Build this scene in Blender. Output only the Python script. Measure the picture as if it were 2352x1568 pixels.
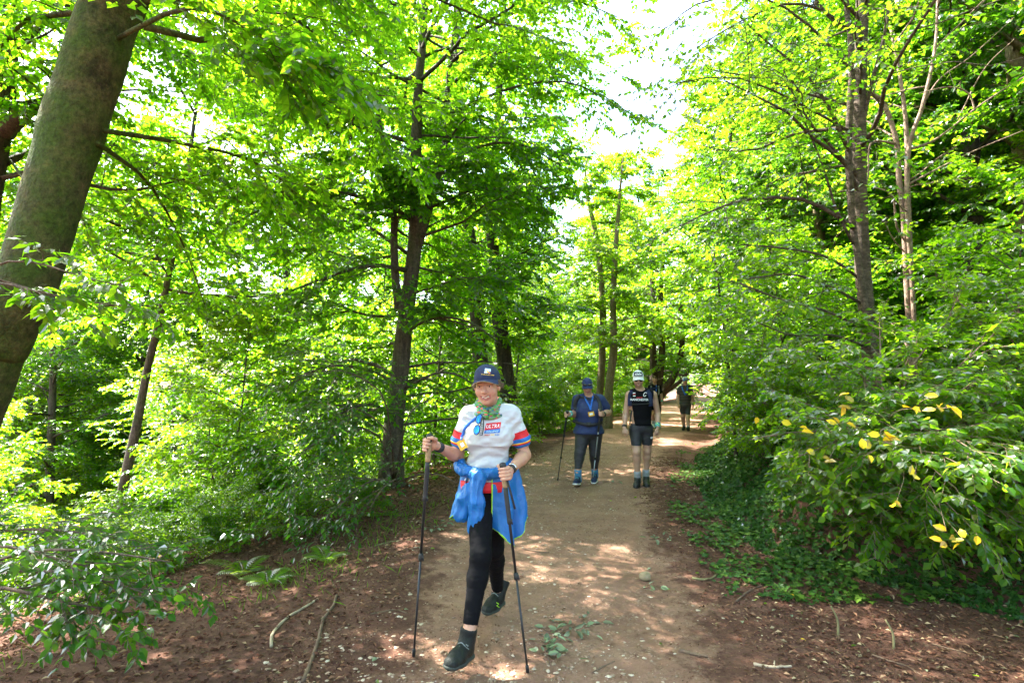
import bpy, math, random
import numpy as np
from mathutils import Vector, Matrix
from mathutils.bvhtree import BVHTree

# ------------------------------------------------------------------ clear, camera, sky, sun, exposure
for _o in list(bpy.data.objects):
    bpy.data.objects.remove(_o, do_unlink=True)
SC = bpy.context.scene
COL = SC.collection

PITCH = math.radians(3.77)
CAM_Z = 1.65
F_PX = 1307.0                                    # focal length in pixels of a 2352 x 1568 frame (20 mm on 36 x 24)
cam_data = bpy.data.cameras.new('camera')
cam_data.lens = 20.0
cam_data.sensor_width = 36.0
cam_data.clip_start = 0.05
cam_data.clip_end = 2000.0
cam = bpy.data.objects.new('camera', cam_data)
COL.objects.link(cam)
cam.location = (0, 0, CAM_Z)
cam.rotation_euler = (math.radians(90) + PITCH, 0, 0)
SC.camera = cam

SUN_ELEV = math.radians(54)
SUN_AZ = math.radians(-62)                        # from straight ahead (+Y), negative = to the left
sun_dir = Vector((math.sin(SUN_AZ) * math.cos(SUN_ELEV), math.cos(SUN_AZ) * math.cos(SUN_ELEV), math.sin(SUN_ELEV)))
world = bpy.data.worlds.new('World')
SC.world = world
world.use_nodes = True
wn = world.node_tree.nodes
sky_tex = wn.new('ShaderNodeTexSky')
sky_tex.sky_type = 'NISHITA'
sky_tex.sun_disc = False
sky_tex.sun_elevation = SUN_ELEV
sky_tex.sun_rotation = SUN_AZ
sky_tex.air_density = 1.0
sky_tex.dust_density = 3.0
sky_tex.ozone_density = 1.0
world.node_tree.links.new(sky_tex.outputs['Color'], wn['Background'].inputs['Color'])
wn['Background'].inputs['Strength'].default_value = 0.15
sun_data = bpy.data.lights.new('sun', 'SUN')
sun_data.energy = 5.0
sun_data.angle = math.radians(0.53)
sun_data.color = (1.0, 0.95, 0.86)
sun = bpy.data.objects.new('sun', sun_data)
COL.objects.link(sun)
sun.rotation_euler = sun_dir.to_track_quat('Z', 'Y').to_euler()
SC.view_settings.view_transform = 'Standard'
SC.view_settings.look = 'None'
SC.view_settings.gamma = 1.0
SC.view_settings.use_curve_mapping = False
SC.view_settings.exposure = 3.2
SC.render.engine = 'CYCLES'
cy = SC.cycles
cy.max_bounces = 12
cy.diffuse_bounces = 7
cy.glossy_bounces = 2
cy.transmission_bounces = 8
cy.transparent_max_bounces = 4
cy.sample_clamp_indirect = 8.0
cy.caustics_reflective = False
cy.caustics_refractive = False
cy.use_denoising = True
try:
    cy.denoiser = 'OPENIMAGEDENOISE'
    cy.denoising_input_passes = 'RGB_ALBEDO_NORMAL'
except Exception:
    pass

# ------------------------------------------------------------------ helpers
rng = np.random.default_rng(11)
CP, SP = math.cos(PITCH), math.sin(PITCH)


def P(u, v, d):
    """A point seen at (u, v) in a 2352 x 1568 view of the place, d metres ahead."""
    a, b = (u - 1176.0) / F_PX, (784.0 - v) / F_PX
    y = CP - b * SP
    k = d / y
    return np.array((a * k, d, CAM_Z + (SP + b * CP) * k))


def mesh_np(name, verts, faces, smooth=True, attrs=None, mats=None, fmat=None):
    """faces: list of int arrays (n x k)."""
    me = bpy.data.meshes.new(name)
    verts = np.asarray(verts, dtype=np.float32)
    me.vertices.add(len(verts))
    me.vertices.foreach_set('co', verts.ravel())
    faces = [np.asarray(f, dtype=np.int32) for f in faces if len(f)]
    tot = np.concatenate([np.full(len(f), f.shape[1], dtype=np.int32) for f in faces])
    idx = np.concatenate([f.ravel() for f in faces])
    start = np.concatenate(([0], np.cumsum(tot)[:-1])).astype(np.int32)
    me.loops.add(len(idx))
    me.loops.foreach_set('vertex_index', idx)
    me.polygons.add(len(tot))
    me.polygons.foreach_set('loop_start', start)
    me.polygons.foreach_set('loop_total', tot)
    me.polygons.foreach_set('use_smooth', np.full(len(tot), bool(smooth)))
    if fmat is not None:
        me.polygons.foreach_set('material_index', np.asarray(fmat, dtype=np.int32))
    for m in (mats or []):
        me.materials.append(m)
    me.update(calc_edges=True)
    for k, a in (attrs or {}).items():
        a = np.asarray(a, dtype=np.float32)
        if a.ndim == 1:
            at = me.attributes.new(k, 'FLOAT', 'POINT')
            at.data.foreach_set('value', a)
        else:
            at = me.attributes.new(k, 'FLOAT_COLOR', 'POINT')
            if a.shape[1] == 3:
                a = np.concatenate([a, np.ones((len(a), 1), np.float32)], axis=1)
            at.data.foreach_set('color', a.ravel())
    return me


def link(name, data, parent=None, loc=None):
    o = bpy.data.objects.new(name, data)
    COL.objects.link(o)
    if parent is not None:
        o.parent = parent
    if loc is not None:
        o.location = loc
    return o


def tag(o, label=None, cat=None, group=None, kind=None):
    for k, v in (('label', label), ('category', cat), ('group', group), ('kind', kind)):
        if v:
            o[k] = v
    return o


def empty(name, loc, label, cat, group=None):
    o = bpy.data.objects.new(name, None)
    COL.objects.link(o)
    o.location = Vector(loc)
    o.empty_display_size = 0.1
    return tag(o, label, cat, group)


def copy_thing(src, label=None, group=None):
    c = src.copy()
    COL.objects.link(c)
    for ch in src.children:
        d = ch.copy()
        COL.objects.link(d)
        d.parent = c
        for g in ch.children:
            e = g.copy()
            COL.objects.link(e)
            e.parent = d
    if label:
        c['label'] = label
    if group:
        c['group'] = group
    return c


def nrm(v, axis=-1):
    v = np.asarray(v, dtype=np.float64)
    return v / np.maximum(np.linalg.norm(v, axis=axis, keepdims=True), 1e-9)


class Geo:
    """Collects vertex / face blocks into one mesh."""
    def __init__(s):
        s.v, s.f, s.n, s.fm, s.a = [], [], 0, [], []

    def add(s, v, faces, mat=0, a=None):
        v = np.asarray(v, dtype=np.float64)
        if not isinstance(faces, list):
            faces = [faces]
        for f in faces:
            f = np.asarray(f)
            if len(f):
                s.f.append(f + s.n)
                s.fm.append(np.full(len(f), mat))
        s.v.append(v)
        s.a.append(np.full(len(v), 0.5) if a is None else np.broadcast_to(a, (len(v),)))
        s.n += len(v)
        return s

    def mesh(s, name, mats, off=(0, 0, 0), smooth=True, attr='rnd'):
        return mesh_np(name, np.concatenate(s.v) - np.asarray(off), s.f, smooth, {attr: np.concatenate(s.a)}, mats, np.concatenate(s.fm))


# value noise -----------------------------------------------------------
_perm = np.random.default_rng(5).random((32, 32, 32))


def vnoise(p):
    p = np.asarray(p, dtype=np.float64)
    i = np.floor(p).astype(int)
    f = p - i
    f = f * f * (3 - 2 * f)
    i0, i1 = i & 31, (i + 1) & 31
    x0, y0, z0 = i0[..., 0], i0[..., 1], i0[..., 2]
    x1, y1, z1 = i1[..., 0], i1[..., 1], i1[..., 2]
    fx, fy, fz = f[..., 0], f[..., 1], f[..., 2]
    a = _perm[x0, y0, z0] * (1 - fx) + _perm[x1, y0, z0] * fx
    b = _perm[x0, y1, z0] * (1 - fx) + _perm[x1, y1, z0] * fx
    c = _perm[x0, y0, z1] * (1 - fx) + _perm[x1, y0, z1] * fx
    d = _perm[x0, y1, z1] * (1 - fx) + _perm[x1, y1, z1] * fx
    return ((a * (1 - fy) + b * fy) * (1 - fz) + (c * (1 - fy) + d * fy) * fz) * 2 - 1


def noise2(x, y, s, seed=0.0):
    x, y = np.broadcast_arrays(np.asarray(x, float), np.asarray(y, float))
    return vnoise(np.stack([x / s + 7.3 + seed, y / s + 3.1 - seed, np.full(x.shape, 0.5 + seed)], axis=-1))


def tubes(pts, rad, sides=6, cap=True):
    """pts N x P x 3, rad N x P -> verts, [quads]."""
    pts = np.asarray(pts, dtype=np.float64)
    rad = np.asarray(rad, dtype=np.float64)
    N, Pn, _ = pts.shape
    T = nrm(np.gradient(pts, axis=1))
    mean = nrm(pts[:, -1] - pts[:, 0])
    ref = np.where((np.abs(mean[:, 2]) > 0.8)[:, None], np.array([[1.0, 0, 0]]), np.array([[0, 0, 1.0]]))
    A = nrm(np.cross(T, ref[:, None, :]))
    B = np.cross(T, A)
    th = np.arange(sides) * 2 * np.pi / sides
    ring = A[:, :, None, :] * np.cos(th)[None, None, :, None] + B[:, :, None, :] * np.sin(th)[None, None, :, None]
    V = pts[:, :, None, :] + ring * rad[:, :, None, None]
    base = (np.arange(N) * Pn * sides)[:, None, None]
    i = (np.arange(Pn - 1) * sides)[None, :, None]
    j = np.arange(sides)[None, None, :]
    j2 = (j + 1) % sides
    q = np.stack(np.broadcast_arrays(base + i + j, base + i + sides + j, base + i + sides + j2, base + i + j2), axis=-1).reshape(-1, 4)
    faces = [q]
    if cap and sides >= 3:
        b0 = np.arange(N)[:, None] * Pn * sides
        faces.append(b0 + (Pn - 1) * sides + np.arange(sides)[None, ::-1])
        faces.append(b0 + np.arange(sides)[None, :])
    return V.reshape(-1, 3), faces


def tube1(points, radii, sides=8, n=None):
    pts = np.asarray(points, dtype=np.float64)
    r = np.broadcast_to(np.asarray(radii, dtype=np.float64), (len(pts),))
    if n:
        pts, r = resample(pts, r, n)
    return tubes(pts[None], r[None], sides)


def resample(pts, r, n):
    """Catmull-Rom through the points."""
    pts = np.asarray(pts, float)
    r = np.asarray(r, float)
    q = np.concatenate([pts, r[:, None]], axis=1)
    q = np.concatenate([2 * q[:1] - q[1:2], q, 2 * q[-1:] - q[-2:-1]])
    m = len(pts) - 1
    u = np.linspace(0, m - 1e-9, n)
    i = np.floor(u).astype(int)
    t = (u - i)[:, None]
    p0, p1, p2, p3 = q[i], q[i + 1], q[i + 2], q[i + 3]
    o = 0.5 * (2 * p1 + (p2 - p0) * t + (2 * p0 - 5 * p1 + 4 * p2 - p3) * t ** 2 + (3 * p1 - p0 - 3 * p2 + p3) * t ** 3)
    return o[:, :3], np.maximum(o[:, 3], 1e-4)


# ------------------------------------------------------------------ materials
def mat(name):
    m = bpy.data.materials.new(name)
    m.use_nodes = True
    return m, m.node_tree.nodes, m.node_tree.links, m.node_tree.nodes['Principled BSDF']


def N(nodes, typ, **kw):
    n = nodes.new(typ)
    for k, v in kw.items():
        setattr(n, k, v)
    return n


def ramp(nodes, stops):
    r = nodes.new('ShaderNodeValToRGB')
    e = r.color_ramp.elements
    while len(e) < len(stops):
        e.new(0.5)
    for el, (p, c) in zip(e, stops):
        el.position = p
        el.color = (*c, 1)
    return r


def plain(name, col, rough=0.6, bump=0.0, bscale=200.0, var=0.12, spec=0.4, metal=0.0, sheen=0.0):
    m, n, l, b = mat(name)
    tc = N(n, 'ShaderNodeTexCoord')
    nz = N(n, 'ShaderNodeTexNoise')
    nz.inputs['Scale'].default_value = bscale / 8
    nz.inputs['Detail'].default_value = 5
    l.new(tc.outputs['Object'], nz.inputs['Vector'])
    r = ramp(n, [(0.3, tuple(c * (1 - var) for c in col)), (0.7, tuple(min(1, c * (1 + var)) for c in col))])
    l.new(nz.outputs['Fac'], r.inputs['Fac'])
    l.new(r.outputs['Color'], b.inputs['Base Color'])
    b.inputs['Roughness'].default_value = rough
    b.inputs['Specular IOR Level'].default_value = spec
    b.inputs['Metallic'].default_value = metal
    if sheen:
        b.inputs['Sheen Weight'].default_value = sheen
    if bump:
        n2 = N(n, 'ShaderNodeTexNoise')
        n2.inputs['Scale'].default_value = bscale
        l.new(tc.outputs['Object'], n2.inputs['Vector'])
        bp = N(n, 'ShaderNodeBump')
        bp.inputs['Strength'].default_value = bump
        bp.inputs['Distance'].default_value = 0.004
        l.new(n2.outputs['Fac'], bp.inputs['Height'])
        l.new(bp.outputs['Normal'], b.inputs['Normal'])
    return m


def leaf_mat(name, stops, tstops, tmix=0.5, rough=0.34, gloss=0.28):
    """Diffuse + translucent with a thin waxy gloss; tint by the mesh attribute 'rnd' (or object random for lone leaves)."""
    m = bpy.data.materials.new(name)
    m.use_nodes = True
    n, l = m.node_tree.nodes, m.node_tree.links
    n.clear()
    out = N(n, 'ShaderNodeOutputMaterial')
    at = N(n, 'ShaderNodeAttribute', attribute_name='rnd')
    oi = N(n, 'ShaderNodeObjectInfo')
    ad = N(n, 'ShaderNodeMath', operation='MULTIPLY_ADD')
    l.new(oi.outputs['Random'], ad.inputs[0])
    ad.inputs[1].default_value = 0.24
    l.new(at.outputs['Fac'], ad.inputs[2])
    sb = N(n, 'ShaderNodeMath', operation='SUBTRACT')
    l.new(ad.outputs[0], sb.inputs[0])
    sb.inputs[1].default_value = 0.12
    r1, r2 = ramp(n, stops), ramp(n, tstops)
    l.new(sb.outputs[0], r1.inputs['Fac'])
    l.new(sb.outputs[0], r2.inputs['Fac'])
    d = N(n, 'ShaderNodeBsdfDiffuse')
    t = N(n, 'ShaderNodeBsdfTranslucent')
    g = N(n, 'ShaderNodeBsdfGlossy')
    g.inputs['Roughness'].default_value = rough
    g.inputs['Color'].default_value = (gloss, gloss, gloss, 1)
    l.new(r1.outputs['Color'], d.inputs['Color'])
    l.new(r2.outputs['Color'], t.inputs['Color'])
    mx = N(n, 'ShaderNodeMixShader')
    mx.inputs['Fac'].default_value = tmix
    l.new(d.outputs[0], mx.inputs[1])
    l.new(t.outputs[0], mx.inputs[2])
    fr = N(n, 'ShaderNodeFresnel')
    fr.inputs['IOR'].default_value = 1.36
    m2 = N(n, 'ShaderNodeMixShader')
    fk = N(n, 'ShaderNodeMath', operation='MULTIPLY')
    fk.inputs[1].default_value = 0.6
    l.new(fr.outputs[0], fk.inputs[0])
    l.new(fk.outputs[0], m2.inputs['Fac'])
    l.new(mx.outputs[0], m2.inputs[1])
    l.new(g.outputs[0], m2.inputs[2])
    l.new(m2.outputs[0], out.inputs['Surface'])
    return m


M = {}
M['beech'] = leaf_mat('beech_leaf', [(0.0, (0.022, 0.074, 0.006)), (0.5, (0.038, 0.118, 0.008)), (1.0, (0.075, 0.165, 0.011))],
                      [(0.0, (0.16, 0.46, 0.008)), (0.5, (0.30, 0.62, 0.012)), (1.0, (0.50, 0.78, 0.02))], 0.58, 0.36, 0.16)
M['young'] = leaf_mat('young_leaf', [(0.0, (0.032, 0.098, 0.007)), (0.5, (0.055, 0.14, 0.009)), (1.0, (0.095, 0.18, 0.014))],
                      [(0.0, (0.24, 0.54, 0.008)), (0.5, (0.40, 0.70, 0.013)), (1.0, (0.62, 0.84, 0.025))], 0.6, 0.36, 0.16)
M['hazel'] = leaf_mat('hazel_leaf', [(0.0, (0.020, 0.072, 0.010)), (0.6, (0.045, 0.120, 0.012)), (1.0, (0.095, 0.17, 0.014))],
                      [(0.0, (0.18, 0.46, 0.012)), (0.6, (0.40, 0.66, 0.018)), (1.0, (0.64, 0.78, 0.03))], 0.56, 0.30, 0.24)
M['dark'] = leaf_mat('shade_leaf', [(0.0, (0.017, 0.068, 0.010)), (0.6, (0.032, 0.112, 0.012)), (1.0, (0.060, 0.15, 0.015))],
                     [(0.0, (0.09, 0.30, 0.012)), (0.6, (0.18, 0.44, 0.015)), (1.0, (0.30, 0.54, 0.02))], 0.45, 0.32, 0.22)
M['ivy'] = leaf_mat('ivy_leaf', [(0.0, (0.010, 0.032, 0.009)), (0.6, (0.030, 0.080, 0.014)), (1.0, (0.095, 0.165, 0.022))],
                    [(0.0, (0.04, 0.12, 0.01)), (0.6, (0.10, 0.24, 0.01)), (1.0, (0.20, 0.36, 0.02))], 0.25, 0.27, 0.55)
M['yellow'] = leaf_mat('yellow_leaf', [(0.0, (0.50, 0.30, 0.015)), (0.5, (0.70, 0.48, 0.02)), (1.0, (0.64, 0.56, 0.04))],
                       [(0.0, (0.70, 0.42, 0.015)), (0.5, (0.88, 0.62, 0.02)), (1.0, (0.75, 0.70, 0.04))], 0.4, 0.4, 0.15)
M['wilt'] = leaf_mat('wilted_leaf', [(0.0, (0.17, 0.21, 0.10)), (0.5, (0.25, 0.30, 0.16)), (1.0, (0.36, 0.38, 0.23))],
                     [(0.0, (0.10, 0.2, 0.04)), (1.0, (0.2, 0.3, 0.06))], 0.15, 0.5, 0.12)
M['litter'] = leaf_mat('litter_leaf', [(0.0, (0.085, 0.038, 0.024)), (0.35, (0.14, 0.060, 0.038)), (0.75, (0.22, 0.115, 0.068)), (0.93, (0.32, 0.20, 0.12)), (1.0, (0.42, 0.32, 0.18))],
                       [(0.0, (0.12, 0.05, 0.03)), (1.0, (0.25, 0.14, 0.06))], 0.15, 0.7, 0.02)
M['grass'] = leaf_mat('grass_blade', [(0.0, (0.04, 0.10, 0.012)), (1.0, (0.10, 0.18, 0.02))], [(0.0, (0.2, 0.4, 0.03)), (1.0, (0.4, 0.6, 0.04))], 0.4, 0.5, 0.1)


def bark_mat(name, c0, c1, moss=None, mossamt=0.5, vs=(3, 3, 0.5), bump=0.6, scale=4.0):
    m, n, l, b = mat(name)
    tc = N(n, 'ShaderNodeTexCoord')
    mp = N(n, 'ShaderNodeMapping')
    mp.inputs['Scale'].default_value = vs
    l.new(tc.outputs['Object'], mp.inputs['Vector'])
    nz = N(n, 'ShaderNodeTexNoise')
    nz.inputs['Scale'].default_value = scale
    nz.inputs['Detail'].default_value = 10
    nz.inputs['Roughness'].default_value = 0.7
    l.new(mp.outputs[0], nz.inputs['Vector'])
    r = ramp(n, [(0.37, c0), (0.64, c1)])
    l.new(nz.outputs['Fac'], r.inputs['Fac'])
    colour = r.outputs['Color']
    if moss:
        n2 = N(n, 'ShaderNodeTexNoise')
        n2.inputs['Scale'].default_value = 2.2
        n2.inputs['Detail'].default_value = 8
        n2.inputs['Roughness'].default_value = 0.65
        l.new(tc.outputs['Object'], n2.inputs['Vector'])
        mr = ramp(n, [(0.62 - 0.4 * mossamt, (0, 0, 0)), (0.8 - 0.3 * mossamt, (1, 1, 1))])
        l.new(n2.outputs['Fac'], mr.inputs['Fac'])
        mx = N(n, 'ShaderNodeMix', data_type='RGBA')
        l.new(mr.outputs['Color'], mx.inputs['Factor'])
        l.new(colour, mx.inputs['A'])
        mx.inputs['B'].default_value = (*moss, 1)
        colour = mx.outputs['Result']
    nf = N(n, 'ShaderNodeTexNoise')
    nf.inputs['Scale'].default_value = 26
    nf.inputs['Detail'].default_value = 9
    nf.inputs['Roughness'].default_value = 0.8
    l.new(tc.outputs['Object'], nf.inputs['Vector'])
    fr_ = ramp(n, [(0.36, (0.45, 0.45, 0.45)), (0.52, (1.0, 1.0, 1.0)), (0.68, (1.55, 1.5, 1.4))])
    l.new(nf.outputs['Fac'], fr_.inputs['Fac'])
    mf = N(n, 'ShaderNodeMix', data_type='RGBA', blend_type='MULTIPLY')
    mf.inputs['Factor'].default_value = 1
    l.new(colour, mf.inputs['A'])
    l.new(fr_.outputs['Color'], mf.inputs['B'])
    colour = mf.outputs['Result']
    l.new(colour, b.inputs['Base Color'])
    b.inputs['Roughness'].default_value = 0.85
    b.inputs['Specular IOR Level'].default_value = 0.25
    n3 = N(n, 'ShaderNodeTexNoise')
    n3.inputs['Scale'].default_value = scale * 6
    n3.inputs['Detail'].default_value = 8
    l.new(mp.outputs[0], n3.inputs['Vector'])
    ad = N(n, 'ShaderNodeMath', operation='ADD')
    l.new(nz.outputs['Fac'], ad.inputs[0])
    l.new(n3.outputs['Fac'], ad.inputs[1])
    bp = N(n, 'ShaderNodeBump')
    bp.inputs['Strength'].default_value = bump
    bp.inputs['Distance'].default_value = 0.045
    l.new(ad.outputs[0], bp.inputs['Height'])
    l.new(bp.outputs['Normal'], b.inputs['Normal'])
    return m


M['bark_moss'] = bark_mat('mossy_bark', (0.024, 0.017, 0.009), (0.15, 0.105, 0.050), (0.046, 0.072, 0.008), 0.60, (2.0, 2.0, 1.7), 0.6, 3.6)
M['bark'] = bark_mat('grey_bark', (0.045, 0.034, 0.024), (0.12, 0.092, 0.066), (0.05, 0.065, 0.02), 0.35)
M['bark_dark'] = bark_mat('dark_bark', (0.028, 0.02, 0.014), (0.075, 0.056, 0.04))
M['bark_pale'] = bark_mat('pale_bark', (0.14, 0.10, 0.055), (0.27, 0.20, 0.12), (0.11, 0.11, 0.03), 0.4)
M['bark_ring'] = bark_mat('banded_bark', (0.06, 0.042, 0.03), (0.17, 0.125, 0.09), None, 0, (1.5, 1.5, 6), 0.9)
M['twig'] = bark_mat('twig_bark', (0.06, 0.04, 0.028), (0.16, 0.11, 0.08), None, 0, (6, 6, 6), 0.3)
M['stem_red'] = bark_mat('reddish_stem', (0.13, 0.08, 0.058), (0.30, 0.21, 0.16), None, 0, (3, 3, 2), 0.4)

# ------------------------------------------------------------------ the lie of the land
_cy = np.array([-30, -5, 0, 3, 7, 12, 17, 24, 34, 45, 80, 200.0])
_cx = np.array([0.2, 0.2, 0.2, 0.3, 0.45, 1.75, 3.7, 6.5, 10.5, 15.0, 31, 90.0])


def cx(y):
    y = np.asarray(y, float)
    return (np.interp(y - 1.2, _cy, _cx) + np.interp(y, _cy, _cx) + np.interp(y + 1.2, _cy, _cx)) / 3


def bank_s(y):
    y = np.asarray(y, float)
    return 2.35 + np.clip(5.4 - y, 0, 30) * 0.85 + 0.02 * np.clip(y - 8, 0, 30)


def sstep(t):
    t = np.clip(t, 0, 1)
    return t * t * (3 - 2 * t)


def ground_z(x, y):
    x, y = np.broadcast_arrays(np.asarray(x, float), np.asarray(y, float))
    s = x - cx(y)
    t = np.clip(-s - 1.5, 0, None)
    left = -0.06 * t - 0.30 * np.clip(t - 1.9, 0, None) + 0.20 * np.clip(t - 16, 0, None) + 0.13 * np.clip(t - 28, 0, None)
    t = s - bank_s(y)
    right = (0.50 + 0.34 * np.exp(-((y - 6.0) / 2.6) ** 2)) * sstep((t + 0.25) / 1.15) + 0.22 * np.clip(t - 0.5, 0, None) - 0.15 * np.clip(t - 12, 0, None)
    off = sstep((np.abs(s) - 1.0) / 2.0)
    n = 0.05 * noise2(x, y, 1.7) * (0.35 + off) + 0.018 * noise2(x, y, 0.5, 2.0) + 0.30 * noise2(x, y, 9.0, 4.0) * sstep((np.abs(s) - 3) / 6)
    return left + right + n


def gz(x, y):
    return float(ground_z(np.array([x]), np.array([y]))[0])


def warp_axis(n, k, span):
    t = np.linspace(-1, 1, n)
    return np.sinh(t * k) / math.sinh(k) * span


gx = warp_axis(300, 5.2, 260.0) + 0.4
gy = warp_axis(300, 5.2, 260.0) + 4.2
GX, GY = np.meshgrid(gx, gy, indexing='ij')
GZ = ground_z(GX, GY)
GS = GX - cx(GY)


def grid_faces(nx, ny):
    i = np.arange(nx - 1)[:, None] * ny + np.arange(ny - 1)[None, :]
    return np.stack([i, i + ny, i + ny + 1, i + 1], axis=-1).reshape(-1, 4)


def soil_colour(n, l, tc, stops, scale, chips, cscale=48.0):
    """Colour and height of a soil made of a noisy base and crumbs."""
    nz = N(n, 'ShaderNodeTexNoise')
    nz.inputs['Scale'].default_value = scale
    nz.inputs['Detail'].default_value = 12
    nz.inputs['Roughness'].default_value = 0.75
    l.new(tc.outputs['Object'], nz.inputs['Vector'])
    r = ramp(n, stops)
    l.new(nz.outputs['Fac'], r.inputs['Fac'])
    wn_ = N(n, 'ShaderNodeTexNoise')
    wn_.inputs['Scale'].default_value = 14
    l.new(tc.outputs['Object'], wn_.inputs['Vector'])
    va = N(n, 'ShaderNodeVectorMath', operation='MULTIPLY_ADD')
    l.new(wn_.outputs['Color'], va.inputs[0])
    va.inputs[1].default_value = (0.08, 0.08, 0.08)
    l.new(tc.outputs['Object'], va.inputs[2])
    vo = N(n, 'ShaderNodeTexVoronoi')
    vo.inputs['Scale'].default_value = cscale
    vo.inputs['Randomness'].default_value = 1.0
    l.new(va.outputs[0], vo.inputs['Vector'])
    cr = ramp(n, chips)
    l.new(vo.outputs['Color'], cr.inputs['Fac'])
    n2 = N(n, 'ShaderNodeTexNoise')
    n2.inputs['Scale'].default_value = 9
    n2.inputs['Detail'].default_value = 9
    n2.inputs['Roughness'].default_value = 0.8
    l.new(tc.outputs['Object'], n2.inputs['Vector'])
    mr = ramp(n, [(0.48, (0, 0, 0)), (0.60, (0.8, 0.8, 0.8))])
    l.new(n2.outputs['Fac'], mr.inputs['Fac'])
    mx = N(n, 'ShaderNodeMix', data_type='RGBA')
    l.new(mr.outputs['Color'], mx.inputs['Factor'])
    l.new(r.outputs['Color'], mx.inputs['A'])
    l.new(cr.outputs['Color'], mx.inputs['B'])
    ad = N(n, 'ShaderNodeMath', operation='ADD')
    l.new(n2.outputs['Fac'], ad.inputs[0])
    l.new(nz.outputs['Fac'], ad.inputs[1])
    return mx.outputs['Result'], ad.outputs[0]


SOIL = ([(0.30, (0.058, 0.027, 0.018)), (0.5, (0.115, 0.056, 0.037)), (0.72, (0.175, 0.095, 0.064))], 3.0,
        [(0.0, (0.045, 0.020, 0.014)), (0.5, (0.125, 0.056, 0.038)), (0.88, (0.23, 0.125, 0.08)), (1.0, (0.36, 0.26, 0.17))])
DIRT = ([(0.28, (0.15, 0.080, 0.052)), (0.5, (0.265, 0.148, 0.097)), (0.72, (0.38, 0.235, 0.158))], 1.6,
        [(0.0, (0.11, 0.06, 0.04)), (0.6, (0.24, 0.14, 0.09)), (0.80, (0.36, 0.245, 0.165)), (1.0, (0.58, 0.47, 0.35))])


def ground_material(name, blend):
    m, n, l, b = mat(name)
    tc = N(n, 'ShaderNodeTexCoord')
    c, h = soil_colour(n, l, tc, *SOIL)
    if blend:
        c2, h2 = soil_colour(n, l, tc, *DIRT, 70.0)
        at = N(n, 'ShaderNodeAttribute', attribute_name='rnd')
        nz = N(n, 'ShaderNodeTexNoise')
        nz.inputs['Scale'].default_value = 3.5
        nz.inputs['Detail'].default_value = 9
        nz.inputs['Roughness'].default_value = 0.75
        l.new(tc.outputs['Object'], nz.inputs['Vector'])
        k = N(n, 'ShaderNodeMath', operation='MULTIPLY_ADD')
        l.new(nz.outputs['Fac'], k.inputs[0])
        k.inputs[1].default_value = 3.2
        l.new(at.outputs['Fac'], k.inputs[2])
        rp = ramp(n, [(0.55, (0, 0, 0)), (0.95, (1, 1, 1))])
        sb = N(n, 'ShaderNodeMath', operation='SUBTRACT')
        l.new(k.outputs[0], sb.inputs[0])
        sb.inputs[1].default_value = 1.35
        l.new(sb.outputs[0], rp.inputs['Fac'])
        mx = N(n, 'ShaderNodeMix', data_type='RGBA')
        l.new(rp.outputs['Color'], mx.inputs['Factor'])
        l.new(c, mx.inputs['A'])
        l.new(c2, mx.inputs['B'])
        c = mx.outputs['Result']
    l.new(c, b.inputs['Base Color'])
    b.inputs['Roughness'].default_value = 0.95
    b.inputs['Specular IOR Level'].default_value = 0.15
    bp = N(n, 'ShaderNodeBump')
    bp.inputs['Strength'].default_value = 0.9
    bp.inputs['Distance'].default_value = 0.05
    l.new(h, bp.inputs['Height'])
    l.new(bp.outputs['Normal'], b.inputs['Normal'])
    return m


M['soil'] = ground_material('woodland_soil', False)
M['path'] = ground_material('trodden_dirt', True)

ground = link('ground', mesh_np('ground', np.stack([GX, GY, GZ], -1).reshape(-1, 3), [grid_faces(300, 300)], mats=[M['soil']]))
tag(ground, 'brown leaf-strewn woodland soil falling away beside the path', kind='structure')

# the path: a worn strip a few millimetres proud of the soil, sinking under it at ragged edges
py = np.concatenate([np.linspace(-4, 1, 40), np.linspace(1.04, 12, 220), np.linspace(12.1, 90, 160)])
ps = np.linspace(-2.1, 2.1, 90)
PY, PS = np.meshgrid(py, ps, indexing='ij')
wid = 1.0 + 0.03 * np.clip(PY - 8, 0, 25)
PX = cx(PY) + PS * wid
edge = np.abs(PS) + 0.28 * noise2(PX, PY, 0.8, 9.0) + 0.14 * noise2(PX, PY, 0.25, 3.0)
PZ = ground_z(PX, PY) + 0.034 - 0.07 * sstep((edge - 1.3) / 0.7) - 0.012 * np.exp(-(PS / 0.7) ** 2) + 0.006 * noise2(PX, PY, 0.14, 6.0)
trod = 1.0 - sstep((np.abs(PS + .10 * sstep((5 - PY) / 3)) - (.55 + .25 * sstep((PY - 3.5) / 5))) / .75) - .40 * sstep((4.2 - PY) / 2.0)
path = link('dirt_path', mesh_np('dirt_path', np.stack([PX, PY, PZ], -1).reshape(-1, 3), [grid_faces(len(py), len(ps))], attrs={'rnd': trod.ravel()}, mats=[M['path']]))
tag(path, 'worn tan dirt footpath curving away to the right through the wood', kind='structure')


def walk_z(x, y):
    """Top of whatever is trodden at (x, y): path or soil."""
    x, y = np.broadcast_arrays(np.asarray(x, float), np.asarray(y, float))
    w = 1.0 + 0.03 * np.clip(y - 8, 0, 25)
    s = (x - cx(y)) / w
    e = np.abs(s) + 0.28 * noise2(x, y, 0.8, 9.0) + 0.14 * noise2(x, y, 0.25, 3.0)
    z = ground_z(x, y)
    return np.maximum(z, np.where(np.abs(s) < 2.1, z + 0.034 - 0.07 * sstep((e - 1.3) / 0.7) - 0.012 * np.exp(-(s / 0.7) ** 2) + 0.006 * noise2(x, y, 0.14, 6.0), -9))


def wz(x, y):
    return float(walk_z(np.array([x]), np.array([y]))[0])


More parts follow.
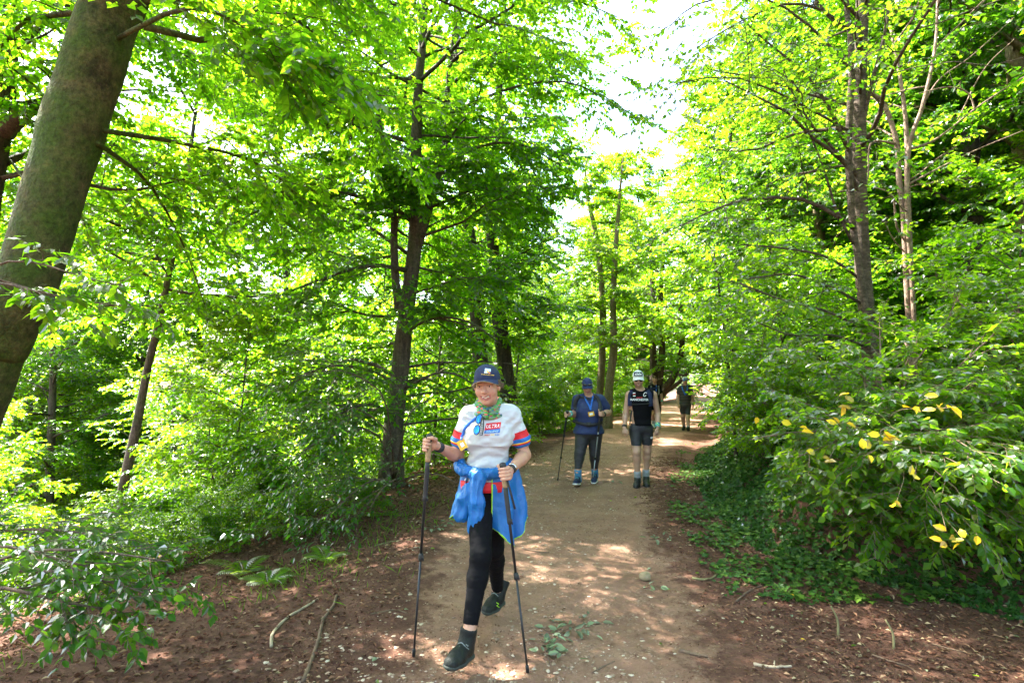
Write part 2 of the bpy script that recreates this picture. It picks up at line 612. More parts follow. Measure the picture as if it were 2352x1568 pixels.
# ------------------------------------------------------------------ leaves and branches
def leaf_geo(p, ax, nr, L, W, shape='kite', fold=0.10, droop=0.12):
    p = np.asarray(p, float)
    n = len(p)
    ax = nrm(ax)
    sd = nrm(np.cross(ax, nr))
    nr = np.cross(sd, ax)
    L = np.broadcast_to(np.asarray(L, float), (n,))[:, None]
    W = np.broadcast_to(np.asarray(W, float), (n,))[:, None]

    def pt(t, w, up=0.0):
        return p + ax * (t * L) + sd * (w * W) + nr * (up * W - droop * L * t * t)
    b = (np.arange(n))[:, None]
    if shape == 'kite':
        V = np.stack([p, pt(0.48, 0.5, fold), pt(1, 0), pt(0.48, -0.5, fold)], 1)
        f = [b * 4 + np.array([[0, 2, 1]]), b * 4 + np.array([[0, 3, 2]])]
    elif shape == 'oval':
        V = np.stack([p, pt(0.22, 0.40, fold), pt(0.6, 0.45, fold), pt(1, 0), pt(0.6, -0.45, fold), pt(0.22, -0.40, fold), pt(0.3, 0), pt(0.65, 0)], 1)
        f = [b * 8 + np.array([[0, 6, 1]]), b * 8 + np.array([[0, 5, 6]]), b * 8 + np.array([[2, 7, 3]]), b * 8 + np.array([[4, 3, 7]]),
             b * 8 + np.array([[1, 6, 7, 2]]), b * 8 + np.array([[6, 5, 4, 7]])]
    elif shape == 'ivy':
        o = [(0.0, 0.12), (-0.08, 0.48), (0.30, 0.36), (0.45, 0.55), (0.58, 0.25), (1.0, 0.0)]
        pts = [pt(0.12, 0)] + [pt(t, w, fold * abs(w)) for t, w in o] + [pt(t, -w, fold * abs(w)) for t, w in o[-2::-1]]
        V = np.stack([pt(0.38, 0, -0.05)] + pts, 1)
        k = V.shape[1]
        f = [b * k + np.array([[0, i, i + 1]]) for i in range(1, k - 1)] + [b * k + np.array([[0, k - 1, 1]])]
    return V.reshape(-1, 3), f, V.shape[1]


def leaves_mesh(name, m, p, ax, nr, L, W, shape='kite', rnd=None, off=(0, 0, 0), fold=0.10, droop=0.12):
    V, f, k = leaf_geo(p, ax, nr, L, W, shape, fold, droop)
    if rnd is None:
        rnd = rng.random(len(p))
    return mesh_np(name, V - np.asarray(off), f, False, {'rnd': np.repeat(rnd, k)}, [m])


def curves(start, d, L, bend, n=5, wob=0.05, r=None):
    """N curved branches from start along d; bend adds +-z over the length."""
    r = r or rng
    t = np.linspace(0, 1, n)
    pts = start[:, None, :] + d[:, None, :] * (L[:, None] * t[None])[:, :, None]
    pts[:, :, 2] += bend[:, None] * L[:, None] * (t ** 2)[None]
    w = np.cumsum(r.normal(0, 1, (len(start), n, 3)), axis=1) * (L[:, None, None] * wob / math.sqrt(n))
    w -= w[:, :1]
    return pts + w


def at_t(pts, t):
    """pts N x P x 3, t N x K -> points and tangents N x K x 3"""
    n = pts.shape[1] - 1
    u = np.clip(t, 0, 0.9999) * n
    i = np.floor(u).astype(int)
    f = (u - i)[..., None]
    a = np.take_along_axis(pts, i[..., None].repeat(3, -1), 1)
    b = np.take_along_axis(pts, (i + 1)[..., None].repeat(3, -1), 1)
    return a * (1 - f) + b * f, nrm(b - a)


def side_shoots(pts, k, lo, hi, ang, r, upj=0.15):
    """k shoots along each curve, alternately left and right in a nearly level plane."""
    n = len(pts)
    t = lo + (hi - lo) * (np.arange(k)[None] + r.random((n, k))) / k
    p, T = at_t(pts, t)
    S = nrm(np.cross(T, np.array([0, 0, 1.0])) + r.normal(0, 0.15, T.shape))
    sgn = np.where((np.arange(k)[None] + r.integers(0, 2, (n, 1))) % 2, 1.0, -1.0)[..., None]
    a = (ang + r.normal(0, 0.16, (n, k)))[..., None]
    d = T * np.cos(a) + S * sgn * np.sin(a)
    d[..., 2] += r.normal(0, upj, (n, k))
    return p.reshape(-1, 3), nrm(d.reshape(-1, 3)), t.reshape(-1)


def leafy(limbs, limb_len, r, n2, n3, nl, k2=0.45, k3=0.5, min3=0.3, max3=0.9, jit=0.38, spread=0.75, tlo=0.15):
    """Sub-branches, twigs and leaf placements grown on limbs (N x P x 3)."""
    s2, d2, t2 = side_shoots(limbs, n2, tlo, 1.0, spread, r, 0.30)
    L2 = np.repeat(limb_len, n2) * k2 * (1.15 - 0.65 * t2) * r.uniform(0.7, 1.25, len(t2))
    b2 = curves(s2, d2, L2, r.normal(-0.16, 0.12, len(t2)), 5, 0.06, r)
    tip = limbs[:, -1] - limbs[:, -2]
    s3, d3, t3 = side_shoots(b2, n3, 0.08, 1.0, 0.8, r, 0.28)
    L3 = np.clip(np.repeat(L2, n3) * k3 * (1.1 - 0.6 * t3), min3, max3) * r.uniform(0.7, 1.2, len(t3))
    b3 = curves(s3, d3, L3, r.normal(-0.18, 0.14, len(t3)), 3, 0.04, r)
    # leaves
    n = len(b3)
    t = (np.arange(nl)[None] + r.random((n, nl))) / nl
    p, T = at_t(b3, t)
    S = nrm(np.cross(T, np.array([0, 0, 1.0])))
    sgn = np.where((np.arange(nl)[None] + r.integers(0, 2, (n, 1))) % 2, 1.0, -1.0)[..., None]
    ax = nrm(T * 0.65 + S * sgn * 0.8 + r.normal(0, 0.22, T.shape) + np.array([0, 0, -0.28]))
    nr = nrm(np.array([0, 0, 1.0]) + r.normal(0, jit, T.shape))
    clump = np.repeat(r.random(len(b2)), n3 * nl) * 0.5 + r.random(n * nl) * 0.5
    return b2, b3, p.reshape(-1, 3), ax.reshape(-1, 3), nr.reshape(-1, 3), clump


def trunk_geo(g, pts, rad, n, sides, rough=0.05, mat_i=0, flare=0.0, lumps=0.0):
    p, r = resample(pts, rad, n)
    if flare:
        h = np.clip((p[:, 2] - p[0, 2]) / (6 * r[0]), 0, 1)
        r = r * (1 + flare * (1 - h) ** 3)
    V, f = tubes(p[None], r[None], sides)
    c = np.repeat(p, sides, axis=0)
    q = V * np.array([1, 1, 0.35])
    d = 1 + rough * vnoise(q * 3.1 / max(r[0], 0.02) * 0.25) + 0.5 * rough * vnoise(q * 9.0 / max(r[0], 0.02) * 0.25)
    if lumps:
        d = d + lumps * np.clip(vnoise(V * 2.2 + 3.3) - 0.25, 0, 1)
    g.add(c + (V - c) * d[:, None], f, mat_i)
    return p, r


def clear_path(p, margin=1.75, zmax=2.35):
    s = p[..., 0] - cx(p[..., 1])
    low = p[..., 2] < zmax + 0.02 * np.clip(p[..., 1], 0, 40)
    on = (np.abs(s) < margin + 0.012 * np.clip(p[..., 1], 0, 30)) & low & (p[..., 1] > -2)
    near = np.linalg.norm(p - np.array([0, 0, CAM_Z]), axis=-1) < 1.7
    return ~(on | near)


def in_frame(p):
    y = p[:, 1] * CP + (p[:, 2] - CAM_Z) * SP
    b = -p[:, 1] * SP + (p[:, 2] - CAM_Z) * CP
    y = np.maximum(y, 0.05)
    return (y > 0.2) & (np.abs(p[:, 0] / y) < 0.9) & (np.abs(b / y) < 0.6)


_leaf_protos = {}


def leaf_parts(parent, m_key, p, ax, nr, L, aspect=0.62, shape='oval', base=(0, 0, 0), name='leaf'):
    """One object per leaf, sharing a handful of leaf meshes."""
    key = (m_key, shape, round(aspect, 2))
    if key not in _leaf_protos:
        _leaf_protos[key] = [leaves_mesh(name, M[m_key], np.zeros((1, 3)), np.array([[0, 1.0, 0]]), np.array([[0, 0, 1.0]]), 1.0, aspect * w, shape,
                                         np.array([0.2 + 0.3 * i]), fold=fo, droop=dr)
                             for i, (w, fo, dr) in enumerate(((1, .12, .10), (0.92, .2, .2), (1.06, .05, .26)))]
    pr = _leaf_protos[key]
    ax = nrm(ax)
    sd = nrm(np.cross(ax, nr))
    nn = np.cross(sd, ax)
    base = np.asarray(base)
    for i in range(len(p)):
        o = bpy.data.objects.new(name, pr[i % len(pr)])
        COL.objects.link(o)
        o.parent = parent
        s = float(L[i])
        mx = Matrix(((sd[i][0] * s, ax[i][0] * s, nn[i][0] * s, p[i][0] - base[0]),
                     (sd[i][1] * s, ax[i][1] * s, nn[i][1] * s, p[i][1] - base[1]),
                     (sd[i][2] * s, ax[i][2] * s, nn[i][2] * s, p[i][2] - base[2]),
                     (0, 0, 0, 1)))
        o.matrix_local = mx


def plant_thing(name, label, cat, base, bark, leafm, trunks, limbs=None, limb_r=None, n2=8, n3=6, nl=12, leafL=(0.07, 0.10), aspect=0.62, seed=1,
                group=None, shape='kite', parts=0, extra=None, jit=0.55, k2=0.45, filt=None, bare=None, twig_r=0.0022, trunk_name='trunk', maxpart=9.0,
                partshape='oval', lumps=0.0, flare=0.25, leafy_kw=None):
    """A tree or bush of its own: trunk (with limbs and branches), crown, and where they can be told apart single leaves.
    trunks: [(points, radii, n, sides)], limbs: list of (points, radii)."""
    r = np.random.default_rng(seed)
    root = empty(name, base, label, cat, group)
    g = Geo()
    for (pts, rad, n, sides) in trunks:
        trunk_geo(g, pts, rad, n, sides, 0.07, flare=flare, lumps=lumps)
    tw = Geo()
    if limbs is not None and len(limbs):
        Pn = 9
        LP = np.stack([resample(p, q, Pn)[0] for p, q in limbs])
        LR = np.stack([resample(p, q, Pn)[1] for p, q in limbs])
        keep0 = np.ones(len(LP), bool)
        g.add(*tubes(LP, LR, 7))
        ll = np.linalg.norm(np.diff(LP, axis=1), axis=2).sum(1)
        b2, b3, p, ax, nr, clump = leafy(LP, ll, r, n2, n3, nl, k2, jit=jit, **(leafy_kw or {}))
        r2 = np.repeat(LR[:, 4], n2) * 0.38
        r2 = np.clip(r2, 0.003, 0.03)
        k = clear_path(b2).all(1)
        if filt is not None:
            k &= filt(b2[:, 2])
        if k.any():
            g.add(*tubes(b2[k], r2[k, None] * np.linspace(1, 0.35, 5)[None], 5, cap=False))
        k3 = clear_path(b3).all(1) & np.repeat(k, n3)
        if k3.any() and twig_r:
            g.add(*tubes(b3[k3], np.full((k3.sum(), 3), twig_r) * np.array([1.2, 1, 0.5]), 3, cap=False))
        kl = clear_path(p) & np.repeat(k, n3 * nl)
        if filt is not None:
            kl &= filt(p)
        p, ax, nr, clump = p[kl], ax[kl], nr[kl], clump[kl]
        L = r.uniform(*leafL, len(p))
        if parts:
            dist = np.linalg.norm(p - np.array([0, 0, CAM_Z]), axis=1)
            score = np.where(in_frame(p), dist, 1e3)
            order = np.argsort(score)
            pick = order[:parts]
            pick = pick[score[pick] < maxpart]
            leaf_parts(root, leafm, p[pick], ax[pick], nr[pick], L[pick], aspect, partshape, base)
            rest = np.ones(len(p), bool)
            rest[pick] = False
            p, ax, nr, clump, L = p[rest], ax[rest], nr[rest], clump[rest], L[rest]
        if len(p):
            c = link('crown', leaves_mesh('crown', M[leafm], p, ax, nr, L, L * aspect, shape, clump, base), root)
            if parts:
                c['kind'] = 'stuff'
    link(trunk_name, g.mesh(trunk_name, [M[bark]], base), root)
    return root


def limbs_on(pts, rad, heights, az, length, up, bend, r, radk=0.45, wob=0.07):
    """Limbs leaving a trunk polyline at the given fractions."""
    p, q = resample(pts, rad, 60)
    out = []
    for h, a, L, u, b in zip(heights, az, length, up, bend):
        i = int(np.clip(h, 0, 0.999) * 59)
        d = np.array([[math.cos(a) * math.cos(u), math.sin(a) * math.cos(u), math.sin(u)]])
        c = curves(p[i][None], d, np.array([L]), np.array([b]), 6, wob, r)[0]
        r0 = min(q[i] * 0.8, max(0.012, L * 0.012) * radk * 2.2)
        out.append((c, np.linspace(1, 0.22, 6) * r0))
    return out


def px_line(rows):
    """[(u, v, d, width_px)] -> points, radii"""
    pts = np.array([P(u, v, d) for u, v, d, w in rows])
    rad = np.array([w / 2 * d / F_PX * math.cos(math.atan((u - 1176) / F_PX)) for u, v, d, w in rows])
    return pts, rad


def rooted(pts, rad, top=None, topr=None):
    """Carry a trunk that is seen from pts[0] up on down into the soil, and up to top."""
    pts, rad = list(pts), list(rad)
    d = (pts[0] - pts[1]) / np.linalg.norm(pts[0] - pts[1])
    d = nrm(d + np.array([0, 0, -0.25]))
    q = pts[0].copy()
    k = 0
    while q[2] > gz(q[0], q[1]) - 0.15 and k < 200:
        q = q + d * 0.05
        k += 1
    if k:
        pts.insert(0, q)
        rad.insert(0, rad[0] * 1.1)
    if top is not None:
        pts.append(np.asarray(top, float))
        rad.append(topr)
    return np.array(pts), np.array(rad)

# ------------------------------------------------------------------ trees that stand out one by one
def golden(n, a0=0.0):
    return a0 + np.arange(n) * 2.399963


def away(a):
    """Bearings turned off the side that faces the path's lower end, where the shade has killed the low limbs."""
    a = (np.asarray(a) + np.pi / 2 + np.pi) % (2 * np.pi) - np.pi
    a = np.where(np.abs(a) < 0.9, np.sign(a + 1e-6) * (0.9 + np.abs(a)), a)
    return a - np.pi / 2


# the leaning mossy beech at the left
pts, rad = px_line([(-55, 900, 4.0, 172), (0, 780, 4.0, 165), (62, 640, 4.02, 160), (105, 500, 4.05, 158), (150, 360, 4.1, 160), (195, 210, 4.15, 156), (240, 60, 4.2, 150), (275, -60, 4.25, 146)])
pts, rad = rooted(pts, rad, P(330, -420, 4.6), 0.17)
pts = np.vstack([pts, [[-2.2, 5.4, 9.5]]])
rad = np.append(rad, 0.09)
T1 = pts
r = np.random.default_rng(3)
lim = []
for (u, v, d, tgt, r0) in [(330, 60, 4.2, [(520, 110, 4.6), (760, 190, 5.2), (900, 330, 6.0)], 0.030), (240, 300, 4.1, [(420, 330, 4.8), (600, 380, 5.4), (760, 520, 5.9)], 0.022),
                           (300, -120, 4.3, [(560, -160, 5.0), (860, -60, 5.6), (1150, 60, 6.4)], 0.035), (280, -250, 4.4, [(420, -300, 4.0), (650, -330, 4.2), (950, -260, 4.8)], 0.035),
                           (225, 330, 4.1, [(340, 420, 5.4), (420, 560, 6.2), (470, 700, 6.8)], 0.020), (250, 100, 4.2, [(420, 20, 3.7), (560, 60, 3.6), (680, 150, 3.7)], 0.020),
                           (310, -330, 4.5, [(480, -120, 6.0), (640, 60, 7.0), (800, 220, 8.0)], 0.030), (110, 500, 4.1, [(60, 420, 5.2), (-10, 330, 6.0), (-120, 230, 7.0)], 0.02)]:
    c = np.array([P(u, v, d)] + [P(*t) for t in tgt])
    lim.append((c, np.linspace(1, 0.25, 4) * r0))
lim += limbs_on(pts, rad, np.linspace(0.74, 0.99, 15), golden(15, 0.3), r.uniform(2.0, 3.7, 15), r.uniform(0.0, 0.5, 15), r.uniform(-0.2, 0.05, 15), r)  # top limbs out of view, added to throw shade on the path
stub = []
beech1 = plant_thing('beech_tree', 'thick mossy beech trunk leaning right at the very front left', 'tree', (pts[0][0], pts[0][1], gz(pts[0][0], pts[0][1])), 'bark_moss', 'beech',
                     [(pts, rad, 90, 40)] + [(a, b, 8, 10) for a, b in stub], lim, None, 13, 9, 15, (0.060, 0.088), 0.66, 21, parts=280, shape='kite', lumps=0.22, flare=0.3, maxpart=4.6,
                     filt=lambda p: ~((p[:, 0] / p[:, 1] > -0.42) & ((p[:, 2] - 1.65) / p[:, 1] < 0.18)))

# dark stem behind it, cut by the picture's edge
pts, rad = px_line([(-30, 620, 5.6, 40), (-14, 420, 5.6, 52), (4, 240, 5.6, 62), (14, 60, 5.6, 66), (20, -140, 5.7, 60)])
pts, rad = rooted(pts, rad, P(25, -700, 6.2), 0.07)
lim = [(np.array([P(2, 300, 5.6), P(60, 258, 5.4), P(110, 238, 5.2), P(190, 205, 5.0)]), np.array([0.12, 0.06, 0.035, 0.012])),
       (np.array([P(10, 140, 5.6), P(90, 60, 5.9), P(170, -10, 6.4), P(260, -120, 7)]), np.array([0.05, 0.035, 0.025, 0.012])),
       (np.array([P(0, 380, 5.6), P(120, 330, 6.2), P(210, 330, 6.8), P(330, 420, 7.4)]), np.array([0.04, 0.03, 0.02, 0.01]))]
lim += limbs_on(pts, rad, np.linspace(0.35, 0.97, 14), golden(14), r.uniform(1.6, 2.8, 14), r.uniform(-0.1, 0.5, 14), r.uniform(-0.3, 0.0, 14), r)
plant_thing('beech_tree', 'dark forked stem at the top left edge, behind the mossy leaning beech', 'tree', (pts[0][0], pts[0][1], gz(pts[0][0], pts[0][1])), 'bark_dark', 'beech',
            [(pts, rad, 40, 18)], lim, None, 10, 7, 14, (0.06, 0.088), 0.66, 22, parts=120, lumps=0.1, maxpart=6.5)

# bare leaning sapling pole at the left
pts, rad = px_line([(262, 1225, 8.6, 27), (285, 1110, 8.6, 25), (313, 980, 8.6, 23), (338, 850, 8.6, 20), (366, 735, 8.6, 18), (385, 640, 8.6, 16), (410, 520, 8.7, 14)])
pts, rad = rooted(pts, rad, P(450, 250, 9.0), 0.02)
pts = np.vstack([pts, P(500, -160, 9.4), P(540, -560, 9.8)])  # trunk carried on above the view so its added crown shades the path
rad = np.append(rad * np.array([1.0] * (len(rad) - 2) + [.95, 1.4]), [.022, .010])
lim = limbs_on(pts, rad, np.linspace(0.52, 0.99, 34), golden(34, 1.0), r.uniform(1.4, 2.9, 34), r.uniform(0.0, 0.5, 34), r.uniform(-0.25, 0.0, 34), r)
plant_thing('sapling', 'bare straight sapling pole leaning right on the left slope', 'tree', (pts[0][0], pts[0][1], gz(pts[0][0], pts[0][1])), 'bark', 'beech',
            [(pts, rad, 40, 12)], lim, None, 10, 8, 14, (0.07, 0.095), 0.64, 23, lumps=0.05, flare=0.2)

# the forked beech in the middle, behind the front walker
pts, rad = px_line([(898, 1090, 9.6, 54), (903, 1000, 9.6, 46), (914, 900, 9.6, 42), (926, 780, 9.6, 39), (941, 660, 9.6, 36), (952, 560, 9.6, 33), (955, 450, 9.6, 27), (956, 330, 9.6, 26), (962, 180, 9.6, 22), (975, 20, 9.7, 18)])
pts, rad = rooted(pts, rad, P(985, -420, 9.8), 0.06)
pts = np.vstack([pts, pts[-1] + np.array([.2, .3, 4.0])])
rad = np.append(rad, .02)
T4 = pts
f1, q1 = px_line([(920, 715, 9.6, 26), (909, 650, 9.5, 20), (905, 560, 9.5, 18), (903, 470, 9.4, 15), (880, 330, 9.3, 12), (850, 170, 9.2, 9)])
f2, q2 = px_line([(955, 565, 9.6, 26), (978, 500, 9.7, 22), (1000, 420, 9.8, 20), (1022, 330, 9.9, 16), (1030, 180, 10.0, 12), (1050, 20, 10.1, 9)])
lim = [(np.array([P(943, 505, 9.6), P(890, 470, 9.0), P(800, 445, 8.4), P(700, 420, 8.0)]), np.array([0.05, 0.035, 0.022, 0.01])),
       (np.array([P(956, 330, 9.6), P(850, 300, 9.0), P(720, 260, 8.6), P(600, 260, 8.2)]), np.array([0.045, 0.03, 0.02, 0.01])),
       (np.array([P(940, 620, 9.6), P(850, 610, 8.6), P(740, 640, 7.9), P(620, 690, 7.6)]), np.array([0.04, 0.03, 0.02, 0.01])),
       (np.array([P(905, 880, 9.6), P(850, 850, 8.6), P(760, 840, 8.0), P(670, 870, 7.8)]), np.array([0.03, 0.022, 0.016, 0.008])),
       (np.array([P(905, 960, 9.6), P(860, 930, 8.6), P(800, 940, 8.2), P(740, 990, 8.0)]), np.array([0.03, 0.022, 0.016, 0.008])),
       (np.array([P(930, 760, 9.6), P(1000, 730, 8.9), P(1080, 740, 8.5), P(1150, 790, 8.4)]), np.array([0.03, 0.022, 0.016, 0.008])),
       (np.array([P(915, 900, 9.6), P(990, 860, 9.2), P(1050, 860, 9.0), P(1110, 900, 9.0)]), np.array([0.03, 0.022, 0.016, 0.008])),
       (np.array([P(1010, 390, 9.8), P(1090, 340, 9.3), P(1190, 330, 9.2), P(1290, 380, 9.6)]), np.array([0.035, 0.025, 0.016, 0.008])),
       (np.array([P(1030, 200, 10), P(1120, 130, 9.6), P(1230, 110, 9.8), P(1340, 150, 10.4)]), np.array([0.035, 0.025, 0.016, 0.008])),
       (np.array([P(1030, 150, 10), P(1160, 40, 9.4), P(1300, 0, 9.2), P(1420, 40, 9.4)]), np.array([0.035, 0.025, 0.016, 0.008])), (np.array([P(1035, 260, 10), P(1180, 200, 9.6), P(1310, 190, 9.6), P(1410, 240, 9.8)]), np.array([0.03, 0.022, 0.014, 0.007])),
       (np.array([P(970, 60, 9.7), P(930, -60, 8.4), P(900, -150, 7.2), P(880, -240, 6.2)]), np.array([0.035, 0.025, 0.016, 0.008])),
       (np.array([P(975, 20, 9.7), P(1060, -60, 8.6), P(1150, -110, 7.6), P(1240, -120, 6.8)]), np.array([0.035, 0.025, 0.016, 0.008]))]
r = np.random.default_rng(8)
lim += limbs_on(pts, rad, np.linspace(0.20, 0.72, 26), away(golden(26, 0.5)), r.uniform(1.6, 3.3, 26), r.uniform(-0.05, 0.5, 26), r.uniform(-0.25, 0.02, 26), r)
lim += limbs_on(pts, rad, np.linspace(0.74, 0.995, 26), golden(26, 0.9), r.uniform(2.0, 3.8, 26), r.uniform(0.0, 0.6, 26), r.uniform(-0.2, 0.02, 26), r)  # dense crown above the view, put in to block sun from the path
lim += limbs_on(f1, q1, np.linspace(0.35, 0.98, 9), golden(9, 2.5), r.uniform(1.4, 2.6, 9), r.uniform(0.0, 0.6, 9), r.uniform(-0.25, 0.02, 9), r)
lim += limbs_on(f2, q2, np.linspace(0.35, 0.98, 9), golden(9, 4.5), r.uniform(1.4, 2.6, 9), r.uniform(0.0, 0.6, 9), r.uniform(-0.25, 0.02, 9), r)
plant_thing('beech_tree', 'tall forked beech on the path edge behind the front walker in the white shirt', 'tree', (pts[0][0], pts[0][1], gz(pts[0][0], pts[0][1])), 'bark', 'beech',
            [(pts, rad, 60, 24), (f1, q1, 24, 12), (f2, q2, 24, 12)], lim, None, 10, 8, 14, (0.075, 0.105), 0.64, 24, parts=150, maxpart=7.6, lumps=0.06)

# the pair of dark trunks right of it
for i, (rows, lab, fk) in enumerate([
        ([(1118, 930, 13.5, 38), (1100, 800, 13.5, 33), (1092, 680, 13.5, 31), (1080, 560, 13.5, 29), (1066, 450, 13.5, 24), (1050, 300, 13.6, 18), (1048, 120, 13.7, 14)], 'slim dark beech trunk above the front walker, left one of a pair', 0),
        ([(1172, 950, 14.5, 40), (1160, 840, 14.5, 36), (1146, 720, 14.5, 33), (1136, 600, 14.5, 29), (1128, 500, 14.5, 24), (1140, 330, 14.6, 18), (1150, 150, 14.8, 14)], 'dark beech trunk just right of the front walker, right one of a pair', 1)]):
    pts, rad = px_line(rows)
    pts, rad = rooted(pts, rad, pts[-1] + np.array([0.2, 0.3, 3.2]), 0.03)
    r = np.random.default_rng(30 + i)
    lim = limbs_on(pts, rad, np.linspace(0.30, 0.99, 36), away(golden(36, i)), r.uniform(1.2, 2.5, 36), r.uniform(-0.1, 0.5, 36), r.uniform(-0.25, 0.02, 36), r)
    plant_thing('beech_tree', lab, 'tree', (pts[0][0], pts[0][1], gz(pts[0][0], pts[0][1])), 'bark_dark', 'beech', [(pts, rad, 44, 16)], lim, None, 9, 7, 13, (0.075, 0.105), 0.64, 40 + i)

# pale trunks beyond the walkers
for i, (rows, lab) in enumerate([
        ([(1376, 935, 20, 17), (1384, 800, 20, 16), (1384, 690, 20, 15), (1372, 560, 20, 13), (1345, 420, 20, 10)], 'straight pale trunk behind the walker in the navy shirt'),
        ([(1396, 955, 19, 22), (1400, 880, 19, 19), (1410, 800, 19, 17), (1408, 700, 19, 15), (1415, 560, 19, 12), (1425, 430, 19, 9)], 'pale trunk with a bent foot between the two middle walkers')]):
    pts, rad = px_line(rows)
    pts, rad = rooted(pts, rad)
    r = np.random.default_rng(50 + i)
    pts = np.vstack([pts, pts[-1] + np.array([.15, .1, 1.3])])
    rad = np.append(rad[:-1], [rad[-1] * .7, .012])
    lim = limbs_on(pts, rad, np.linspace(0.3, 0.99, 30), golden(30, i), r.uniform(1.2, 2.2, 30) * np.linspace(.9, .8, 30), r.uniform(-0.1, 0.5, 30), r.uniform(-0.25, 0.02, 30), r)
    plant_thing('beech_tree', lab, 'tree', (pts[0][0], pts[0][1], gz(pts[0][0], pts[0][1])), 'bark_pale', 'young', [(pts, rad, 36, 14)], lim, None, 8, 7, 11, (0.085, 0.115), 0.64, 52 + i)

# the dark many-stemmed tree where the path bends
stems = [([(1503, 900, 22.5, 20), (1500, 800, 22.5, 16), (1502, 690, 22.5, 14), (1490, 560, 22.5, 10)]), ([(1512, 905, 22.5, 18), (1521, 800, 22.5, 15), (1517, 700, 22.5, 13), (1525, 560, 22.5, 9)]),
         ([(1516, 908, 22.4, 22), (1545, 868, 22.2, 17), (1566, 800, 22.2, 14), (1564, 710, 22.2, 13), (1580, 600, 22.2, 9)]), ([(1522, 905, 22.4, 14), (1560, 878, 22.0, 9), (1590, 840, 21.8, 7), (1618, 790, 21.6, 4)])]
tk, lim = [], []
r = np.random.default_rng(61)
for i, rows in enumerate(stems):
    pts, rad = px_line(rows)
    pts, rad = rooted(pts, rad)
    tk.append((pts, rad, 30, 12))
    lim += limbs_on(pts, rad, np.linspace(0.45, 0.99, 11), golden(11, i), r.uniform(1.5, 3.2, 11), r.uniform(-0.1, 0.5, 11), r.uniform(-0.25, 0.0, 11), r)
plant_thing('beech_tree', 'dark many-stemmed tree with a curved limb at the bend behind the far walkers', 'tree', (*tk[0][0][0][:2], gz(*tk[0][0][0][:2])), 'bark_dark', 'young', tk, lim, None, 7, 7, 12, (0.09, 0.12), 0.64, 62)

# the straight banded trunk at the right with its thin companion stem and long bare branches
pts, rad = px_line([(2016, 960, 7.2, 46), (2004, 860, 7.2, 42), (1992, 740, 7.2, 40), (1982, 620, 7.2, 38), (1976, 500, 7.2, 37), (1973, 380, 7.2, 36), (1974, 240, 7.2, 34), (1978, 100, 7.2, 32), (1984, -60, 7.25, 33)])
pts, rad = rooted(pts, rad, P(2000, -520, 7.5), 0.05)
c, q = px_line([(2028, 960, 7.0, 16), (2014, 840, 7.0, 16), (1990, 720, 7.0, 16), (1972, 600, 7.02, 16), (1957, 500, 7.02, 17), (1950, 380, 7.02, 18), (1950, 290, 7.02, 17), (1956, 180, 7.0, 16), (1953, 80, 7.0, 15), (1945, 20, 7.0, 13)])
c, q = rooted(c, q, P(1935, -200, 6.9), 0.02)
lim = []
for rows in [[(1962, 524, 7.0, 13), (1905, 485, 6.8, 11), (1830, 455, 6.7, 9), (1720, 458, 6.6, 7), (1650, 478, 6.5, 5), (1560, 520, 6.4, 3)],
             [(1948, 345, 7.0, 11), (1905, 250, 6.8, 9), (1850, 170, 6.7, 7), (1760, 95, 6.6, 5), (1690, 30, 6.5, 4)],
             [(1955, 70, 7.0, 9), (1880, 20, 6.8, 8), (1800, 10, 6.7, 6), (1700, 50, 6.6, 4), (1600, 110, 6.5, 2.5)],
             [(1953, 160, 7.0, 8), (1860, 60, 6.8, 7), (1740, -10, 6.6, 5), (1600, 10, 6.5, 4), (1540, 60, 6.4, 2)], [(1948, 300, 7.0, 8), (1840, 240, 6.8, 6), (1700, 180, 6.6, 4), (1560, 190, 6.5, 3), (1480, 240, 6.4, 2)],
             [(1972, 340, 7.2, 12), (2000, 200, 7.1, 11), (2030, 90, 7.0, 10), (2050, -40, 7.0, 8)],
             [(1960, 560, 7.0, 8), (1920, 480, 6.8, 7), (1890, 380, 6.7, 5), (1840, 260, 6.6, 4), (1800, 160, 6.5, 2.5)],
             [(1975, 640, 7.2, 8), (1900, 590, 6.9, 7), (1800, 570, 6.6, 5), (1680, 560, 6.3, 4)],
             [(1995, 760, 7.2, 9), (1900, 715, 6.8, 7), (1800, 690, 6.5, 5), (1700, 650, 6.2, 4)],
             [(2000, 800, 7.2, 8), (1920, 770, 6.8, 6), (1820, 770, 6.4, 4), (1740, 740, 6.1, 3)],
             [(1985, 700, 7.2, 8), (1910, 660, 7.0, 7), (1820, 630, 6.9, 5), (1720, 640, 6.8, 4)]]:
    a, b = px_line(rows)
    lim.append((a, b))
r = np.random.default_rng(70)
lim += limbs_on(pts, rad, np.linspace(0.55, 0.99, 16), np.pi + 1.3 * np.sin(golden(16, 0.4)), r.uniform(1.5, 2.8, 16), r.uniform(0.2, 0.8, 16), r.uniform(-0.2, 0.05, 16), r)
plant_thing('cherry_tree', 'straight dark banded trunk at the right above the yellow-leaved shrub', 'tree', (pts[0][0], pts[0][1], gz(pts[0][0], pts[0][1])), 'bark_ring', 'hazel',
            [(pts, rad, 60, 24), (c, q, 50, 12)], lim, None, 7, 5, 8, (0.06, 0.09), 0.64, 71, parts=150, maxpart=8.2, lumps=0.05, twig_r=0.003, k2=0.5, flare=0.2)

